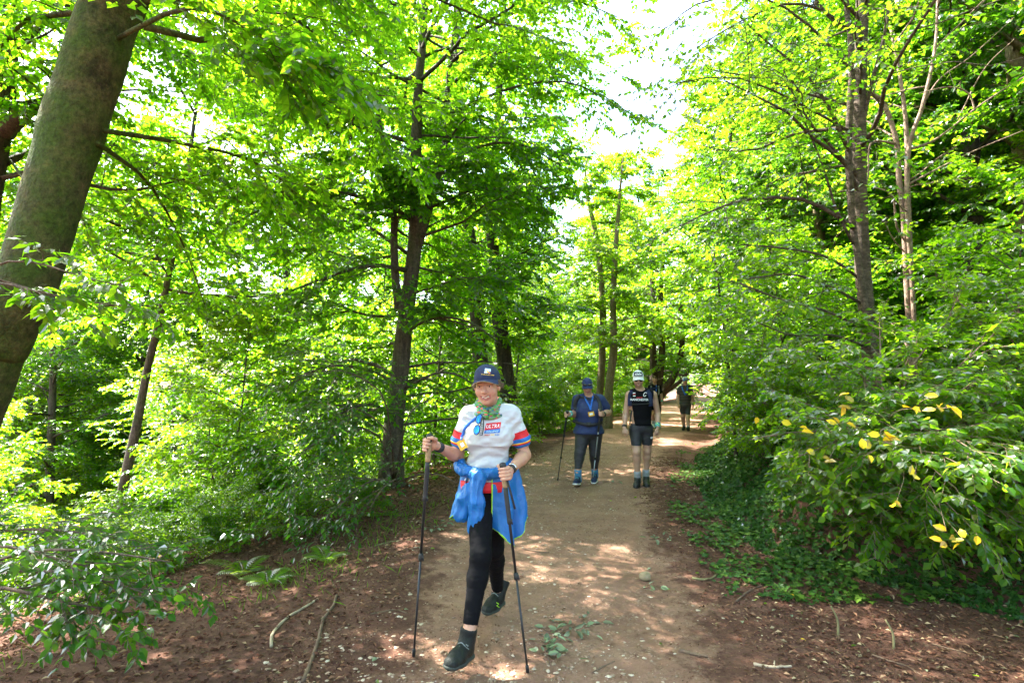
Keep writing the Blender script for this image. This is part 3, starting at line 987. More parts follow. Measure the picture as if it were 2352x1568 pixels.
# the cluster of slender sunlit stems right of it
tk = []
for rows in [[(2096, 920, 8.4, 22), (2092, 800, 8.4, 18), (2083, 640, 8.4, 17), (2076, 500, 8.4, 16), (2066, 420, 8.4, 15), (2060, 330, 8.4, 14), (2030, 240, 8.4, 13), (1985, 205, 8.3, 9)],
             [(2100, 930, 8.5, 18), (2096, 760, 8.5, 16), (2092, 620, 8.5, 15), (2085, 440, 8.5, 14), (2082, 300, 8.5, 12), (2068, 180, 8.5, 10), (2045, 60, 8.5, 7)],
             [(2104, 940, 8.3, 14), (2098, 700, 8.3, 12), (2084, 480, 8.3, 12), (2088, 340, 8.3, 12), (2120, 240, 8.2, 11), (2148, 110, 8.2, 9), (2155, -30, 8.2, 7)]]:
    a, b = px_line(rows)
    a, b = rooted(a, b)
    tk.append((a, b, 44, 10))
bare = []
for rows in [[(2085, 345, 8.3, 8), (2150, 320, 8.2, 7), (2240, 250, 8.1, 6), (2330, 190, 8.0, 4), (2400, 150, 8, 3)], [(2075, 430, 8.4, 7), (2130, 400, 8.3, 6), (2230, 350, 8.2, 4), (2350, 300, 8.1, 3)],
             [(2060, 330, 8.4, 7), (2000, 330, 8.3, 5), (1990, 420, 8.2, 4), (1930, 440, 8.1, 3)], [(2240, 255, 8.1, 5), (2225, 215, 8.1, 5), (2180, 200, 8.1, 4), (2110, 215, 8.1, 3)],
             [(2083, 560, 8.4, 6), (2060, 520, 8.3, 6), (2050, 450, 8.2, 5), (2010, 430, 8.2, 3)], [(2148, 110, 8.2, 5), (2200, 60, 8.1, 4), (2280, -20, 8.0, 3)],
             [(2200, 275, 8.1, 4), (2260, 160, 8.1, 3), (2330, 90, 8.0, 2)], [(2120, 240, 8.2, 5), (2160, 180, 8.2, 4), (2230, 130, 8.2, 3), (2330, 40, 8.1, 2)]]:
    a, b = px_line(rows)
    bare.append((a, b, 16, 6))
r = np.random.default_rng(73)
lim = []
for (a, b, _n, _s) in tk:
    lim += limbs_on(a, b, np.linspace(0.25, 0.95, 5), golden(5, 1.2), r.uniform(0.8, 1.5, 5), r.uniform(0.2, 0.8, 5), r.uniform(-0.2, 0.05, 5), r)
plant_thing('hazel_tree', 'cluster of slender sunlit stems with bare spreading branches at the right', 'tree', (*tk[0][0][0][:2], gz(*tk[0][0][0][:2])), 'stem_red', 'hazel', tk + bare, lim, None, 4, 4, 6,
            (0.07, 0.09), 0.66, 74, parts=60, flare=0.1)

# far right trunks
for i, (rows, lab, bark) in enumerate([
        ([(2345, 900, 10, 40), (2350, 700, 10, 40), (2350, 540, 10, 42), (2345, 400, 10, 40), (2338, 260, 10, 44), (2330, 120, 10, 46), (2322, -20, 10, 44)], 'pale trunk cut by the right picture edge', 'bark_pale'),
        ([(2290, 760, 13, 24), (2288, 640, 13, 24), (2298, 560, 13, 24), (2300, 490, 13, 25), (2278, 400, 13, 22), (2246, 350, 13, 19), (2232, 250, 13, 16), (2226, 120, 13, 13)], 'crooked pale trunk on the slope near the right picture edge', 'bark_pale'),
        ([(1915, 640, 12, 13), (1900, 590, 12, 13), (1882, 540, 12, 14), (1872, 470, 12, 13), (1880, 400, 12, 12), (1885, 300, 12, 10)], 'thin bent pale stem left of the banded trunk', 'bark_pale')]):
    pts, rad = px_line(rows)
    pts, rad = rooted(pts, rad, pts[-1] + np.array([0.1, 0.5, 3.0]), rad[-1] * 0.4)
    r = np.random.default_rng(80 + i)
    lim = limbs_on(pts, rad, np.linspace(0.45, 0.99, 22), golden(22, i), r.uniform(1.4, 2.8, 22), r.uniform(-0.1, 0.6, 22), r.uniform(-0.25, 0.02, 22), r)
    if i == 0:
        a, b = px_line([(2375, 125, 9.9, 24), (2330, 98, 9.7, 22), (2270, 50, 9.5, 17), (2190, -10, 9.3, 15)])
        lim.append((a, b))
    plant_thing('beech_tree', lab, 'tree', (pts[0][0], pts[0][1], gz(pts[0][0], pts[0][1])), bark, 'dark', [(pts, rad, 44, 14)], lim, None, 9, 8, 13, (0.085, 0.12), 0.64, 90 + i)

# thin sapling standing at the right edge of the path
pts, rad = px_line([(1692, 1085, 9.6, 10), (1688, 1000, 9.6, 9), (1680, 900, 9.6, 8), (1668, 800, 9.6, 7), (1655, 690, 9.6, 6), (1640, 580, 9.6, 4)])
pts, rad = rooted(pts, rad)
r = np.random.default_rng(95)
lim = limbs_on(pts, rad, np.linspace(0.4, 0.99, 12), golden(12), r.uniform(0.5, 1.1, 12), r.uniform(-0.1, 0.6, 12), r.uniform(-0.2, 0.02, 12), r)
plant_thing('sapling', 'thin dark sapling stem at the right edge of the path', 'tree', (pts[0][0], pts[0][1], gz(pts[0][0], pts[0][1])), 'bark_dark', 'young', [(pts, rad, 24, 7)], lim, None, 5, 4, 8, (0.07, 0.09), 0.62, 96, flare=0.1)


# ------------------------------------------------------------------ the wood behind: one of each kind, then copies
def proto_tree(name, label, cat, H, R, c0, bark, leafm, nlimb, seed, n2=12, n3=9, nl=15, leafL=(0.09, 0.125), r0=0.16, lean=0.4, group=None, jit=0.65, stems=1):
    r = np.random.default_rng(seed)
    tk, lim = [], []
    for s in range(stems):
        a = r.uniform(0, 6.28)
        k = np.linspace(0, 1, 7)
        sp = (0.25 + 0.8 * k) * (0 if stems == 1 else 0.35 * R)
        pts = np.stack([math.cos(a) * (lean * k ** 1.5 + sp * k) + r.normal(0, 0.05 * (H / 10), 7) * k, math.sin(a) * (lean * k ** 1.5 + sp * k) + r.normal(0, 0.05 * H / 10, 7) * k, k * H - 0.25], -1)
        rad = r0 * (1 - 0.85 * k) / math.sqrt(stems)
        tk.append((pts, rad, 30, 12 if stems == 1 else 7))
        n = nlimb // stems
        h = np.linspace(c0, 0.98, n)
        prof = np.sqrt(np.clip(1 - ((h - 0.45) / 0.62) ** 2, 0.05, 1))
        lim += limbs_on(pts, rad, h, golden(n, s), R * prof * r.uniform(0.7, 1.1, n), 0.15 + 0.8 * (h - c0) + r.normal(0, 0.12, n), r.uniform(-0.25, 0.0, n), r)
    root = plant_thing(name, label, cat, (0, 0, 0), bark, leafm, tk, lim, None, n2, n3, nl, leafL, 0.62, seed + 1, group, jit=jit, flare=0.4, twig_r=0.0, filt=lambda p: p[:, 2] > 0.15)
    return root


_cp_save = clear_path
clear_path = lambda p, *a, **k: np.ones(p.shape[:-1], bool)
protos_tall = [proto_tree('beech_tree', 'x', 'tree', 15, 3.8, 0.16, 'bark', 'beech', 38, 201, r0=0.18), proto_tree('beech_tree', 'x', 'tree', 13, 3.4, 0.22, 'bark', 'young', 34, 211, r0=0.14),
               proto_tree('beech_tree', 'x', 'tree', 16, 3.6, 0.12, 'bark_dark', 'beech', 40, 221, r0=0.2, lean=1.2)]
protos_sap = [proto_tree('sapling', 'x', 'tree', 4.2, 1.7, 0.12, 'bark_dark', 'young', 22, 301, 8, 6, 11, (0.07, 0.095), 0.035, 0.3), proto_tree('sapling', 'x', 'tree', 5.4, 2.0, 0.10, 'bark', 'young', 26, 311, 8, 6, 11, (0.07, 0.095), 0.045, 0.6),
              proto_tree('sapling', 'x', 'tree', 3.0, 1.4, 0.08, 'bark_dark', 'beech', 18, 321, 8, 5, 11, (0.065, 0.09), 0.028, 0.3)]
protos_shrub = [proto_tree('shrub', 'x', 'shrub', 1.5, 1.0, 0.06, 'twig', 'beech', 18, 331, 7, 5, 9, (0.065, 0.09), 0.02, 0.1, stems=3), proto_tree('shrub', 'x', 'shrub', 2.2, 1.3, 0.06, 'twig', 'hazel', 21, 341, 7, 5, 9, (0.07, 0.10), 0.025, 0.2, stems=3)]
clear_path = _cp_save
_used = set()


_labelled = []


def plant(protos, i, x, y, s, rot, label, group):
    src = protos[i % len(protos)]
    if id(src) not in _used:
        _used.add(id(src))
        o = src
        o['label'], o['group'] = label, group
    else:
        o = copy_thing(src, label, group)
    _labelled.append(o)
    o.location = (x, y, gz(x, y))
    o.rotation_euler = (0, 0, rot)
    o.scale = (s, s, s)
    return o


def scatter(n, xr, yr, mind, seed, ok, taken):
    r = np.random.default_rng(seed)
    out = []
    for _ in range(n * 60):
        if len(out) >= n:
            break
        y = r.uniform(*yr)
        x = r.uniform(xr[0](y), xr[1](y))
        if not ok(x, y):
            continue
        if all((x - a) ** 2 + (y - b) ** 2 > mind ** 2 for a, b in taken + out):
            out.append((x, y))
    return out


# slim trees that close the open strip over the path to a slit
hero = [(T1[0][0], T1[0][1]), (T4[0][0], T4[0][1]), (-0.5, 13.5), (0, 14.5), (3.4, 20), (5.6, 22.5), (4.4, 7.2), (5.8, 8.4)]
r = np.random.default_rng(400)


def max_h(x, y, w=2.2):
    """How tall a tree may be so that the strip of open sky over the path stays open."""
    a0, a1 = (x - w) / y, (x + w) / y
    h = 40.0
    if a1 > 0.165 and a0 < 0.275:
        h = min(h, 0.40 * y + 1.2)
    return h


left = scatter(36, (lambda y: -0.95 * y - 4, lambda y: float(cx(y)) - 4.2), (19, 55), 3.6, 401, lambda x, y: not (-0.60 < x / y < -0.40 and y > 11), hero)
for i, (x, y) in enumerate(left):
    k = int(r.integers(0, 3))
    H = (15, 13, 16)[k]
    s = min(r.uniform(0.8, 1.15), (max_h(x, y) - gz(x, y)) / H)
    if s < 0.3:
        continue
    plant(protos_tall, k, x, y, s, r.uniform(0, 6.28), ('tall leafy beech in the sunlit wood below the path', 'slender light green beech in the sunlit wood below the path', 'dark-stemmed leaning beech in the sunlit wood below the path')[k], 'beeches in the wood left of the path')
right = scatter(44, (lambda y: float(cx(y)) + 4.6, lambda y: 0.95 * y + 6), (9, 46), 2.8, 402, lambda x, y: True, hero)
for i, (x, y) in enumerate(right):
    k = int(r.integers(0, 3))
    H = (15, 13, 16)[k]
    s = min(r.uniform(0.75, 1.05), (max_h(x, y) - gz(x, y)) / H)
    if s < 0.25:
        continue
    plant(protos_tall, k, x, y, s, r.uniform(0, 6.28), ('tall leafy beech on the slope right of the path', 'slender light green beech on the slope right of the path', 'dark-stemmed leaning beech on the slope right of the path')[k], 'beeches on the slope right of the path')
for x, y, s, k in [(6.3, 16.5, .75, 0), (8.2, 20.5, .9, 1), (4.2, 27.0, .72, 1), (9.6, 26.0, .72, 0), (12.0, 30.0, 1.0, 2), (6.9, 12.6, .8, 0)]:
    plant(protos_tall, k, x, y, s, x, 'slim beech growing close beside the path', 'slim beeches close beside the path')
for x, y, s, k in [(-14, 17.5, .9, 0), (-11.6, 22, .95, 2), (-17.5, 21, 1.0, 1), (8.4, 38, 1.05, 1), (9.2, 46, 1.2, 0), (10.2, 42, 1.1, 2)]:
    plant(protos_tall, k, x, y, s, x, ('tall leafy beech in the sunlit wood below the path' if x < 0 else 'leafy beech closing the far end of the path'), ('beeches in the wood left of the path' if x < 0 else 'beeches at the far end of the path'))
far = scatter(26, (lambda y: 0.02 * y, lambda y: 0.6 * y), (42, 75), 4.0, 403, lambda x, y: abs(x - float(cx(y))) > 3.5, hero)
for i, (x, y) in enumerate(far):
    k = int(r.integers(0, 3))
    s = min(r.uniform(0.75, 1.05), (max_h(x, y) - gz(x, y)) / 15)
    plant(protos_tall, k, x, y, max(s, 0.4), r.uniform(0, 6.28), ('leafy beech closing the far end of the path', 'light green beech closing the far end of the path', 'dark-stemmed beech closing the far end of the path')[k], 'beeches at the far end of the path')
# behind and beside the camera: the wood goes on there, and it shades the path
around = [(-5.5, -3.0, 0), (6.8, 1.6, 0), (1.5, -9.5, 2), (9.4, 5.0, 1)]
for x, y, k in around:
    plant(protos_tall, k, x, y, 0.95, x * 2.1, 'beech standing beside the path near the viewer', 'beeches beside the viewer')
# young growth
sl = scatter(74, (lambda y: -0.95 * y - 3, lambda y: float(cx(y)) - 3.3), (8, 32), 1.25, 411, lambda x, y: not (y < 10 and x > -3.6), hero[1:3])
for i, (x, y) in enumerate(sl):
    k = int(r.integers(0, 3))
    s = r.uniform(0.6, 0.9) + 0.022 * (y - 8)
    s = min(s, max(0.35, (max_h(x, y, 1.5) - gz(x, y)) / 4.5))
    plant(protos_sap, k, x, y, s, r.uniform(0, 6.28), ('bright green beech sapling on the slope below the path', 'taller bright green sapling on the slope below the path', 'small bushy sapling on the slope below the path')[k], 'saplings on the slope below the path')
sr = scatter(70, (lambda y: float(cx(y)) + float(bank_s(y)) + 0.9, lambda y: 0.95 * y + 3), (6.5, 30), 1.15, 412, lambda x, y: not (0.55 < x / y < 0.82 and y < 9.5), [(4.4, 7.2)])
for i, (x, y) in enumerate(sr):
    k = int(r.integers(0, 3))
    s = min(r.uniform(0.6, 1.1), max(0.35, (max_h(x, y, 1.5) - gz(x, y)) / 4.5))
    plant(protos_sap, k, x, y, s, r.uniform(0, 6.28), ('leafy sapling on the bank right of the path', 'taller leafy sapling on the bank right of the path', 'small bushy sapling on the bank right of the path')[k], 'saplings on the bank right of the path')
sh = scatter(30, (lambda y: float(cx(y)) - 4.6, lambda y: float(cx(y)) - 2.9), (7.5, 34), 1.0, 413, lambda x, y: not (y < 9.5 and x > -2.4), [])
for i, (x, y) in enumerate(sh):
    plant(protos_shrub, i, x, y, r.uniform(0.5, 0.95), r.uniform(0, 6.28), ('low leafy shrub along the left edge of the path', 'low broad-leaved shrub along the left edge of the path')[i % 2], 'shrubs along the left edge of the path')
sh = scatter(34, (lambda y: float(cx(y)) + float(bank_s(y)) + 0.3 + .03 * y, lambda y: float(cx(y)) + float(bank_s(y)) + 3.5), (6.5, 34), 1.0, 414, lambda x, y: not (0.55 < x / y < 0.82 and y < 9.0), [])
for i, (x, y) in enumerate(sh):
    plant(protos_shrub, i, x, y, r.uniform(0.5, 0.95), r.uniform(0, 6.28), ('low leafy shrub on the bank right of the path', 'low broad-leaved shrub on the bank right of the path')[i % 2], 'shrubs on the bank right of the path')

for i, (u, d_, vt) in enumerate([(330, 5.6, 1195), (430, 5.8, 1180), (510, 6.0, 1172), (590, 6.3, 1158), (680, 6.6, 1135), (760, 6.9, 1115), (400, 6.8, 1130), (540, 7.2, 1110), (640, 7.6, 1090), (240, 5.2, 1225), (150, 5.0, 1240), (300, 6.4, 1150), (860, 7.3, 1120), (470, 6.4, 1165)]):
    p_ = P(u, vt, d_)
    s_ = (p_[2] - gz(p_[0], p_[1])) / (1.5 if i % 2 == 0 else 2.2)
    plant(protos_shrub, i, p_[0], p_[1], max(.28, min(s_, .62)), i * 1.7, ('low leafy shrub along the left edge of the path', 'low broad-leaved shrub along the left edge of the path')[i % 2], 'shrubs along the left edge of the path')

# ------------------------------------------------------------------ bodies and clothes: smooth blends of tapered limbs, meshed as one surface
def V3(*a):
    return np.array(a, dtype=float)


def cap_(a, b, ra, rb=None, k=0.02, flat=None):
    """Tapered limb from a to b. flat = (axis, factor): squeezed (<1) or stretched (>1) along the axis."""
    return ('cap', np.asarray(a, float), np.asarray(b, float), ra, ra if rb is None else rb, k, flat)


def ell_(c, r, R=None, k=0.02):
    return ('ell', np.asarray(c, float), np.asarray(r, float), np.eye(3) if R is None else np.asarray(R, float), k)


def cut_ell(c, r, R=None, k=0.01):
    return ('cutell', np.asarray(c, float), np.asarray(r, float), np.eye(3) if R is None else np.asarray(R, float), k)


def plane_(p, n, k=0.004):
    """Keep only what lies behind the plane."""
    return ('plane', np.asarray(p, float), nrm(np.asarray(n, float)), k)


def _bbox(pr, m):
    if pr[0] == 'cap':
        r = max(pr[3], pr[4]) * (max(1.0, pr[6][1]) if pr[6] else 1.0) + m
        return np.minimum(pr[1], pr[2]) - r, np.maximum(pr[1], pr[2]) + r
    r = pr[2].max() + m
    return pr[1] - r, pr[1] + r


def sdf_mesh(prims, h=0.006):
    pad = 0.05
    boxes = [_bbox(p, pad) for p in prims if p[0] in ('cap', 'ell')]
    lo = np.min([b[0] for b in boxes], 0)
    hi = np.max([b[1] for b in boxes], 0)
    dims = np.ceil((hi - lo) / h).astype(int) + 1
    F = np.full(dims, pad, dtype=np.float32)
    ax = [lo[i] + h * np.arange(dims[i]) for i in range(3)]
    for p in prims:
        if p[0] == 'plane':
            D = (((ax[0] - p[1][0]) * p[2][0])[:, None, None] + ((ax[1] - p[1][1]) * p[2][1])[None, :, None] + ((ax[2] - p[1][2]) * p[2][2])[None, None, :])
            F = np.maximum(F, D).astype(np.float32)
            continue
        blo, bhi = _bbox(p, pad)
        i0 = np.clip(np.floor((blo - lo) / h).astype(int), 0, dims)
        i1 = np.clip(np.ceil((bhi - lo) / h).astype(int) + 1, 0, dims)
        if (i1 <= i0).any():
            continue
        X = ax[0][i0[0]:i1[0]][:, None, None]
        Y = ax[1][i0[1]:i1[1]][None, :, None]
        Z = ax[2][i0[2]:i1[2]][None, None, :]
        if p[0] == 'cap':
            _, a, b, ra, rb, k, flat = p
            ab = b - a
            L2 = max(float(ab @ ab), 1e-9)
            qx, qy, qz = X - a[0], Y - a[1], Z - a[2]
            t = np.clip((qx * ab[0] + qy * ab[1] + qz * ab[2]) / L2, 0, 1)
            qx, qy, qz = qx - t * ab[0], qy - t * ab[1], qz - t * ab[2]
            d2 = qx * qx + qy * qy + qz * qz
            if flat:
                n, f = nrm(np.asarray(flat[0], float)), flat[1]
                c = qx * n[0] + qy * n[1] + qz * n[2]
                d2 = d2 + c * c * (1 / (f * f) - 1)
                d = (np.sqrt(np.maximum(d2, 0)) - (ra + (rb - ra) * t)) * min(1.0, f)
            else:
                d = np.sqrt(d2) - (ra + (rb - ra) * t)
        else:
            _, c, r, R, k = p
            qx, qy, qz = X - c[0], Y - c[1], Z - c[2]
            l = [(R[i, 0] * qx + R[i, 1] * qy + R[i, 2] * qz) for i in range(3)]
            k0 = np.sqrt(sum((l[i] / r[i]) ** 2 for i in range(3)))
            k1 = np.sqrt(sum((l[i] / r[i] ** 2) ** 2 for i in range(3)))
            d = k0 * (k0 - 1) / np.maximum(k1, 1e-9)
        S = F[i0[0]:i1[0], i0[1]:i1[1], i0[2]:i1[2]]
        if p[0] == 'cutell':
            nd = -d
            hh = np.clip(0.5 - 0.5 * (S - nd) / k, 0, 1)
            out = S * (1 - hh) + nd * hh + k * hh * (1 - hh)
        else:
            hh = np.clip(0.5 + 0.5 * (S - d) / k, 0, 1)
            out = S * (1 - hh) + d * hh - k * hh * (1 - hh)
        F[i0[0]:i1[0], i0[1]:i1[1], i0[2]:i1[2]] = out
    F[0], F[-1] = pad, pad
    F[:, 0], F[:, -1] = pad, pad
    F[:, :, 0], F[:, :, -1] = pad, pad
    # surface nets
    s = F < 0
    c = np.zeros(np.array(dims) - 1, dtype=np.int8)
    for i in (0, 1):
        for j in (0, 1):
            for k in (0, 1):
                c += s[i:dims[0] - 1 + i, j:dims[1] - 1 + j, k:dims[2] - 1 + k]
    act = (c > 0) & (c < 8)
    I = np.stack(np.nonzero(act), 1)
    idx = np.full(c.shape, -1, dtype=np.int64)
    idx[act] = np.arange(len(I))
    pos = np.zeros((len(I), 3))
    cnt = np.zeros(len(I))
    cor = [np.array(o) for o in ((0, 0, 0), (1, 0, 0), (0, 1, 0), (1, 1, 0), (0, 0, 1), (1, 0, 1), (0, 1, 1), (1, 1, 1))]
    for e0, e1 in ((0, 1), (2, 3), (4, 5), (6, 7), (0, 2), (1, 3), (4, 6), (5, 7), (0, 4), (1, 5), (2, 6), (3, 7)):
        A, B = I + cor[e0], I + cor[e1]
        f0 = F[A[:, 0], A[:, 1], A[:, 2]]
        f1 = F[B[:, 0], B[:, 1], B[:, 2]]
        x = (f0 < 0) != (f1 < 0)
        t = np.where(x, f0 / np.where(x, f0 - f1, 1), 0)[:, None]
        pos += np.where(x[:, None], A + (B - A) * t, 0)
        cnt += x
    V = lo + h * pos / np.maximum(cnt, 1)[:, None]
    faces = []
    for a in range(3):
        b, d = (a + 1) % 3, (a + 2) % 3
        n0 = [slice(None)] * 3
        n1 = [slice(None)] * 3
        n0[a], n1[a] = slice(0, -1), slice(1, None)
        s0, s1 = s[tuple(n0)], s[tuple(n1)]
        E = np.stack(np.nonzero(s0 != s1), 1)
        E = E[(E[:, b] > 0) & (E[:, d] > 0)]
        inside0 = s0[E[:, 0], E[:, 1], E[:, 2]]
        ub, ud = np.zeros(3, int), np.zeros(3, int)
        ub[b], ud[d] = 1, 1
        q = [E - ub - ud, E - ud, E, E - ub]
        Q = np.stack([idx[x[:, 0], x[:, 1], x[:, 2]] for x in q], 1)
        Q = np.where(inside0[:, None], Q, Q[:, ::-1])
        faces.append(Q[(Q >= 0).all(1)])
    return V, np.concatenate(faces)


def vnormals(V, Q):
    n = np.cross(V[Q[:, 2]] - V[Q[:, 0]], V[Q[:, 3]] - V[Q[:, 1]])
    out = np.zeros_like(V)
    for i in range(4):
        np.add.at(out, Q[:, i], n)
    return nrm(out)


def folds(V, Q, amp, scale=(14, 14, 30), seed=0.0, ridged=True):
    """Cloth creases: displaced along the surface normal."""
    n = vnormals(V, Q)
    q = V * np.asarray(scale) + seed
    w = vnoise(q) + 0.5 * vnoise(q * 2.1 + 5)
    if ridged:
        w = 0.6 - np.abs(w) * 1.4
    return V + n * (amp * w)[:, None]


def sdf_part(name, prims, h, material, parent, base, fold=0.0, fscale=(14, 14, 30), seed=0.0, colour=None, post=None):
    V, Q = sdf_mesh(prims, h)
    if fold:
        V = folds(V, Q, fold, fscale, seed)
    if post is not None:
        V = post(V)
    attrs = {'rnd': np.full(len(V), 0.5)}
    if colour is not None:
        attrs['col'] = colour(V)
    o = link(name, mesh_np(name, V - base, [Q], True, attrs, [material]), parent)
    return o, V, Q


def frame(f, up=(0, 0, 1)):
    """Rows: right (viewer's right when f faces the viewer), forward, up."""
    f = nrm(np.asarray(f, float))
    r = nrm(np.cross(np.asarray(up, float), f))
    return np.stack([r, f, np.cross(f, r)])


def skin_material():
    m, n, l, b = mat('skin')
    at = N(n, 'ShaderNodeAttribute', attribute_name='col')
    tc = N(n, 'ShaderNodeTexCoord')
    nz = N(n, 'ShaderNodeTexNoise')
    nz.inputs['Scale'].default_value = 30
    nz.inputs['Detail'].default_value = 5
    l.new(tc.outputs['Object'], nz.inputs['Vector'])
    r = ramp(n, [(0.3, (0.92, 0.88, 0.86)), (0.7, (1.06, 1.04, 1.03))])
    l.new(nz.outputs['Fac'], r.inputs['Fac'])
    mx = N(n, 'ShaderNodeMix', data_type='RGBA', blend_type='MULTIPLY')
    mx.inputs['Factor'].default_value = 1
    l.new(at.outputs['Color'], mx.inputs['A'])
    l.new(r.outputs['Color'], mx.inputs['B'])
    l.new(mx.outputs['Result'], b.inputs['Base Color'])
    b.inputs['Roughness'].default_value = 0.48
    b.inputs['Specular IOR Level'].default_value = 0.4
    b.inputs['Subsurface Weight'].default_value = 0.12
    b.inputs['Subsurface Radius'].default_value = (0.012, 0.005, 0.003)
    b.inputs['Subsurface Scale'].default_value = 0.6
    return m


M['skin'] = skin_material()
M['white_cloth'] = plain('white_jersey', (0.48, 0.49, 0.49), 0.85, 0.25, 500, 0.03, 0.2)
M['black_cloth'] = plain('black_stretch', (0.005, 0.005, 0.006), 0.85, 0.2, 500, 0.1, 0.10)
M['grey_cloth'] = plain('charcoal_stretch', (0.030, 0.030, 0.034), 0.6, 0.2, 400, 0.1, 0.35)
M['navy'] = plain('navy_cloth', (0.016, 0.024, 0.065), 0.75, 0.3, 500, 0.1, 0.3)
M['navy_shirt'] = plain('navy_jersey', (0.022, 0.035, 0.105), 0.7, 0.3, 400, 0.1, 0.3)
M['blue_jacket'] = plain('blue_nylon', (0.004, 0.115, 0.35), 0.45, 0.5, 90, 0.12, 0.45)
M['blue_strap'] = plain('blue_ribbon', (0.02, 0.13, 0.52), 0.5, 0.1, 300, 0.2)
M['lime'] = plain('lime_piping', (0.30, 0.62, 0.02), 0.5)
M['red'] = plain('red_print', (0.55, 0.012, 0.02), 0.6, 0, 200, 0.05)
M['blue_print'] = plain('blue_print', (0.012, 0.13, 0.42), 0.6, 0, 200, 0.05)
M['yellow_print'] = plain('yellow_print', (0.80, 0.52, 0.03), 0.6, 0, 200, 0.05)
M['orange_print'] = plain('orange_print', (0.75, 0.25, 0.10), 0.6, 0, 200, 0.05)
M['white_print'] = plain('white_print', (0.80, 0.80, 0.80), 0.6, 0, 200, 0.03)
M['ice_print'] = plain('pale_blue_print', (0.55, 0.76, 0.86), 0.6, 0, 200, 0.03)
M['grey_print'] = plain('grey_print', (0.16, 0.18, 0.17), 0.6, 0, 200, 0.2)
M['badge'] = plain('amber_card', (0.72, 0.40, 0.01), 0.4, 0, 50, 0.05)
M['black_rubber'] = plain('black_rubber', (0.018, 0.018, 0.018), 0.55, 0.2, 300, 0.2)
M['boot'] = plain('dark_boot_leather', (0.010, 0.012, 0.010), 0.6, 0.7, 150, 0.45, 0.25)
M['sole'] = plain('grey_green_sole', (0.028, 0.034, 0.028), 0.7, 0.3, 200, 0.2)
M['white_sole'] = plain('white_sole', (0.7, 0.7, 0.7), 0.6)
M['teal'] = plain('teal_mesh', (0.09, 0.36, 0.36), 0.6)
M['cork'] = plain('cork_grip', (0.30, 0.20, 0.10), 0.8, 0.4, 250, 0.25)
M['pole_black'] = plain('black_alloy', (0.02, 0.02, 0.022), 0.35, 0, 100, 0.1, 0.5, 0.3)
M['pole_grey'] = plain('grey_alloy', (0.36, 0.42, 0.44), 0.35, 0, 100, 0.1, 0.5, 0.25)
M['metal'] = plain('bright_metal', (0.6, 0.6, 0.6), 0.25, 0, 100, 0.05, 0.5, 1.0)
M['hair_brown'] = plain('brown_hair', (0.085, 0.055, 0.032), 0.55, 0.8, 120, 0.4)
M['hair_dark'] = plain('dark_hair', (0.022, 0.014, 0.010), 0.5, 0.8, 120, 0.3)
M['eye'] = plain('eye_white', (0.62, 0.58, 0.54), 0.2)
M['iris'] = plain('dark_iris', (0.02, 0.018, 0.014), 0.15)
M['teeth'] = plain('teeth', (0.66, 0.60, 0.47), 0.3, 0, 100, 0.03)
M['lens_blue'] = plain('blue_mirror_lens', (0.02, 0.22, 0.85), 0.08, 0, 30, 0.3, 0.8, 0.7)
M['lens_dark'] = plain('dark_lens', (0.01, 0.01, 0.012), 0.06, 0, 30, 0.1, 0.8)
M['gold'] = plain('gold_ring', (0.8, 0.6, 0.25), 0.2, 0, 30, 0.05, 0.5, 1.0)
M['white_cap'] = plain('white_cap_cloth', (0.72, 0.72, 0.74), 0.8, 0.2, 400, 0.03)
M['sock_grey'] = plain('grey_sock', (0.30, 0.32, 0.34), 0.85)
M['sock_blue'] = plain('blue_sock', (0.05, 0.18, 0.32), 0.85)


def patterned(name, cols, scale):
    m, n, l, b = mat(name)
    tc = N(n, 'ShaderNodeTexCoord')
    mp = N(n, 'ShaderNodeMapping')
    mp.inputs['Scale'].default_value = (1, 1, 2.4)
    mp.inputs['Rotation'].default_value = (0.3, 0.5, 0)
    l.new(tc.outputs['Object'], mp.inputs['Vector'])
    vo = N(n, 'ShaderNodeTexVoronoi')
    vo.inputs['Scale'].default_value = scale
    l.new(mp.outputs[0], vo.inputs['Vector'])
    sp = N(n, 'ShaderNodeSeparateColor')
    l.new(vo.outputs['Color'], sp.inputs[0])
    r = ramp(n, [(i / len(cols), c) for i, c in enumerate(cols)])
    r.color_ramp.interpolation = 'CONSTANT'
    l.new(sp.outputs[0], r.inputs['Fac'])
    l.new(r.outputs['Color'], b.inputs['Base Color'])
    b.inputs['Roughness'].default_value = 0.75
    return m


M['scarf'] = patterned('patterned_scarf', [(0.04, 0.22, 0.02), (0.13, 0.20, 0.12), (0.02, 0.13, 0.22), (0.06, 0.30, 0.04), (0.55, 0.10, 0.08), (0.03, 0.07, 0.04), (0.16, 0.26, 0.12)], 55)
M['band_teal'] = patterned('teal_wrist_scarf', [(0.05, 0.35, 0.38), (0.02, 0.15, 0.30), (0.10, 0.40, 0.12), (0.25, 0.55, 0.50), (0.30, 0.45, 0.10)], 45)


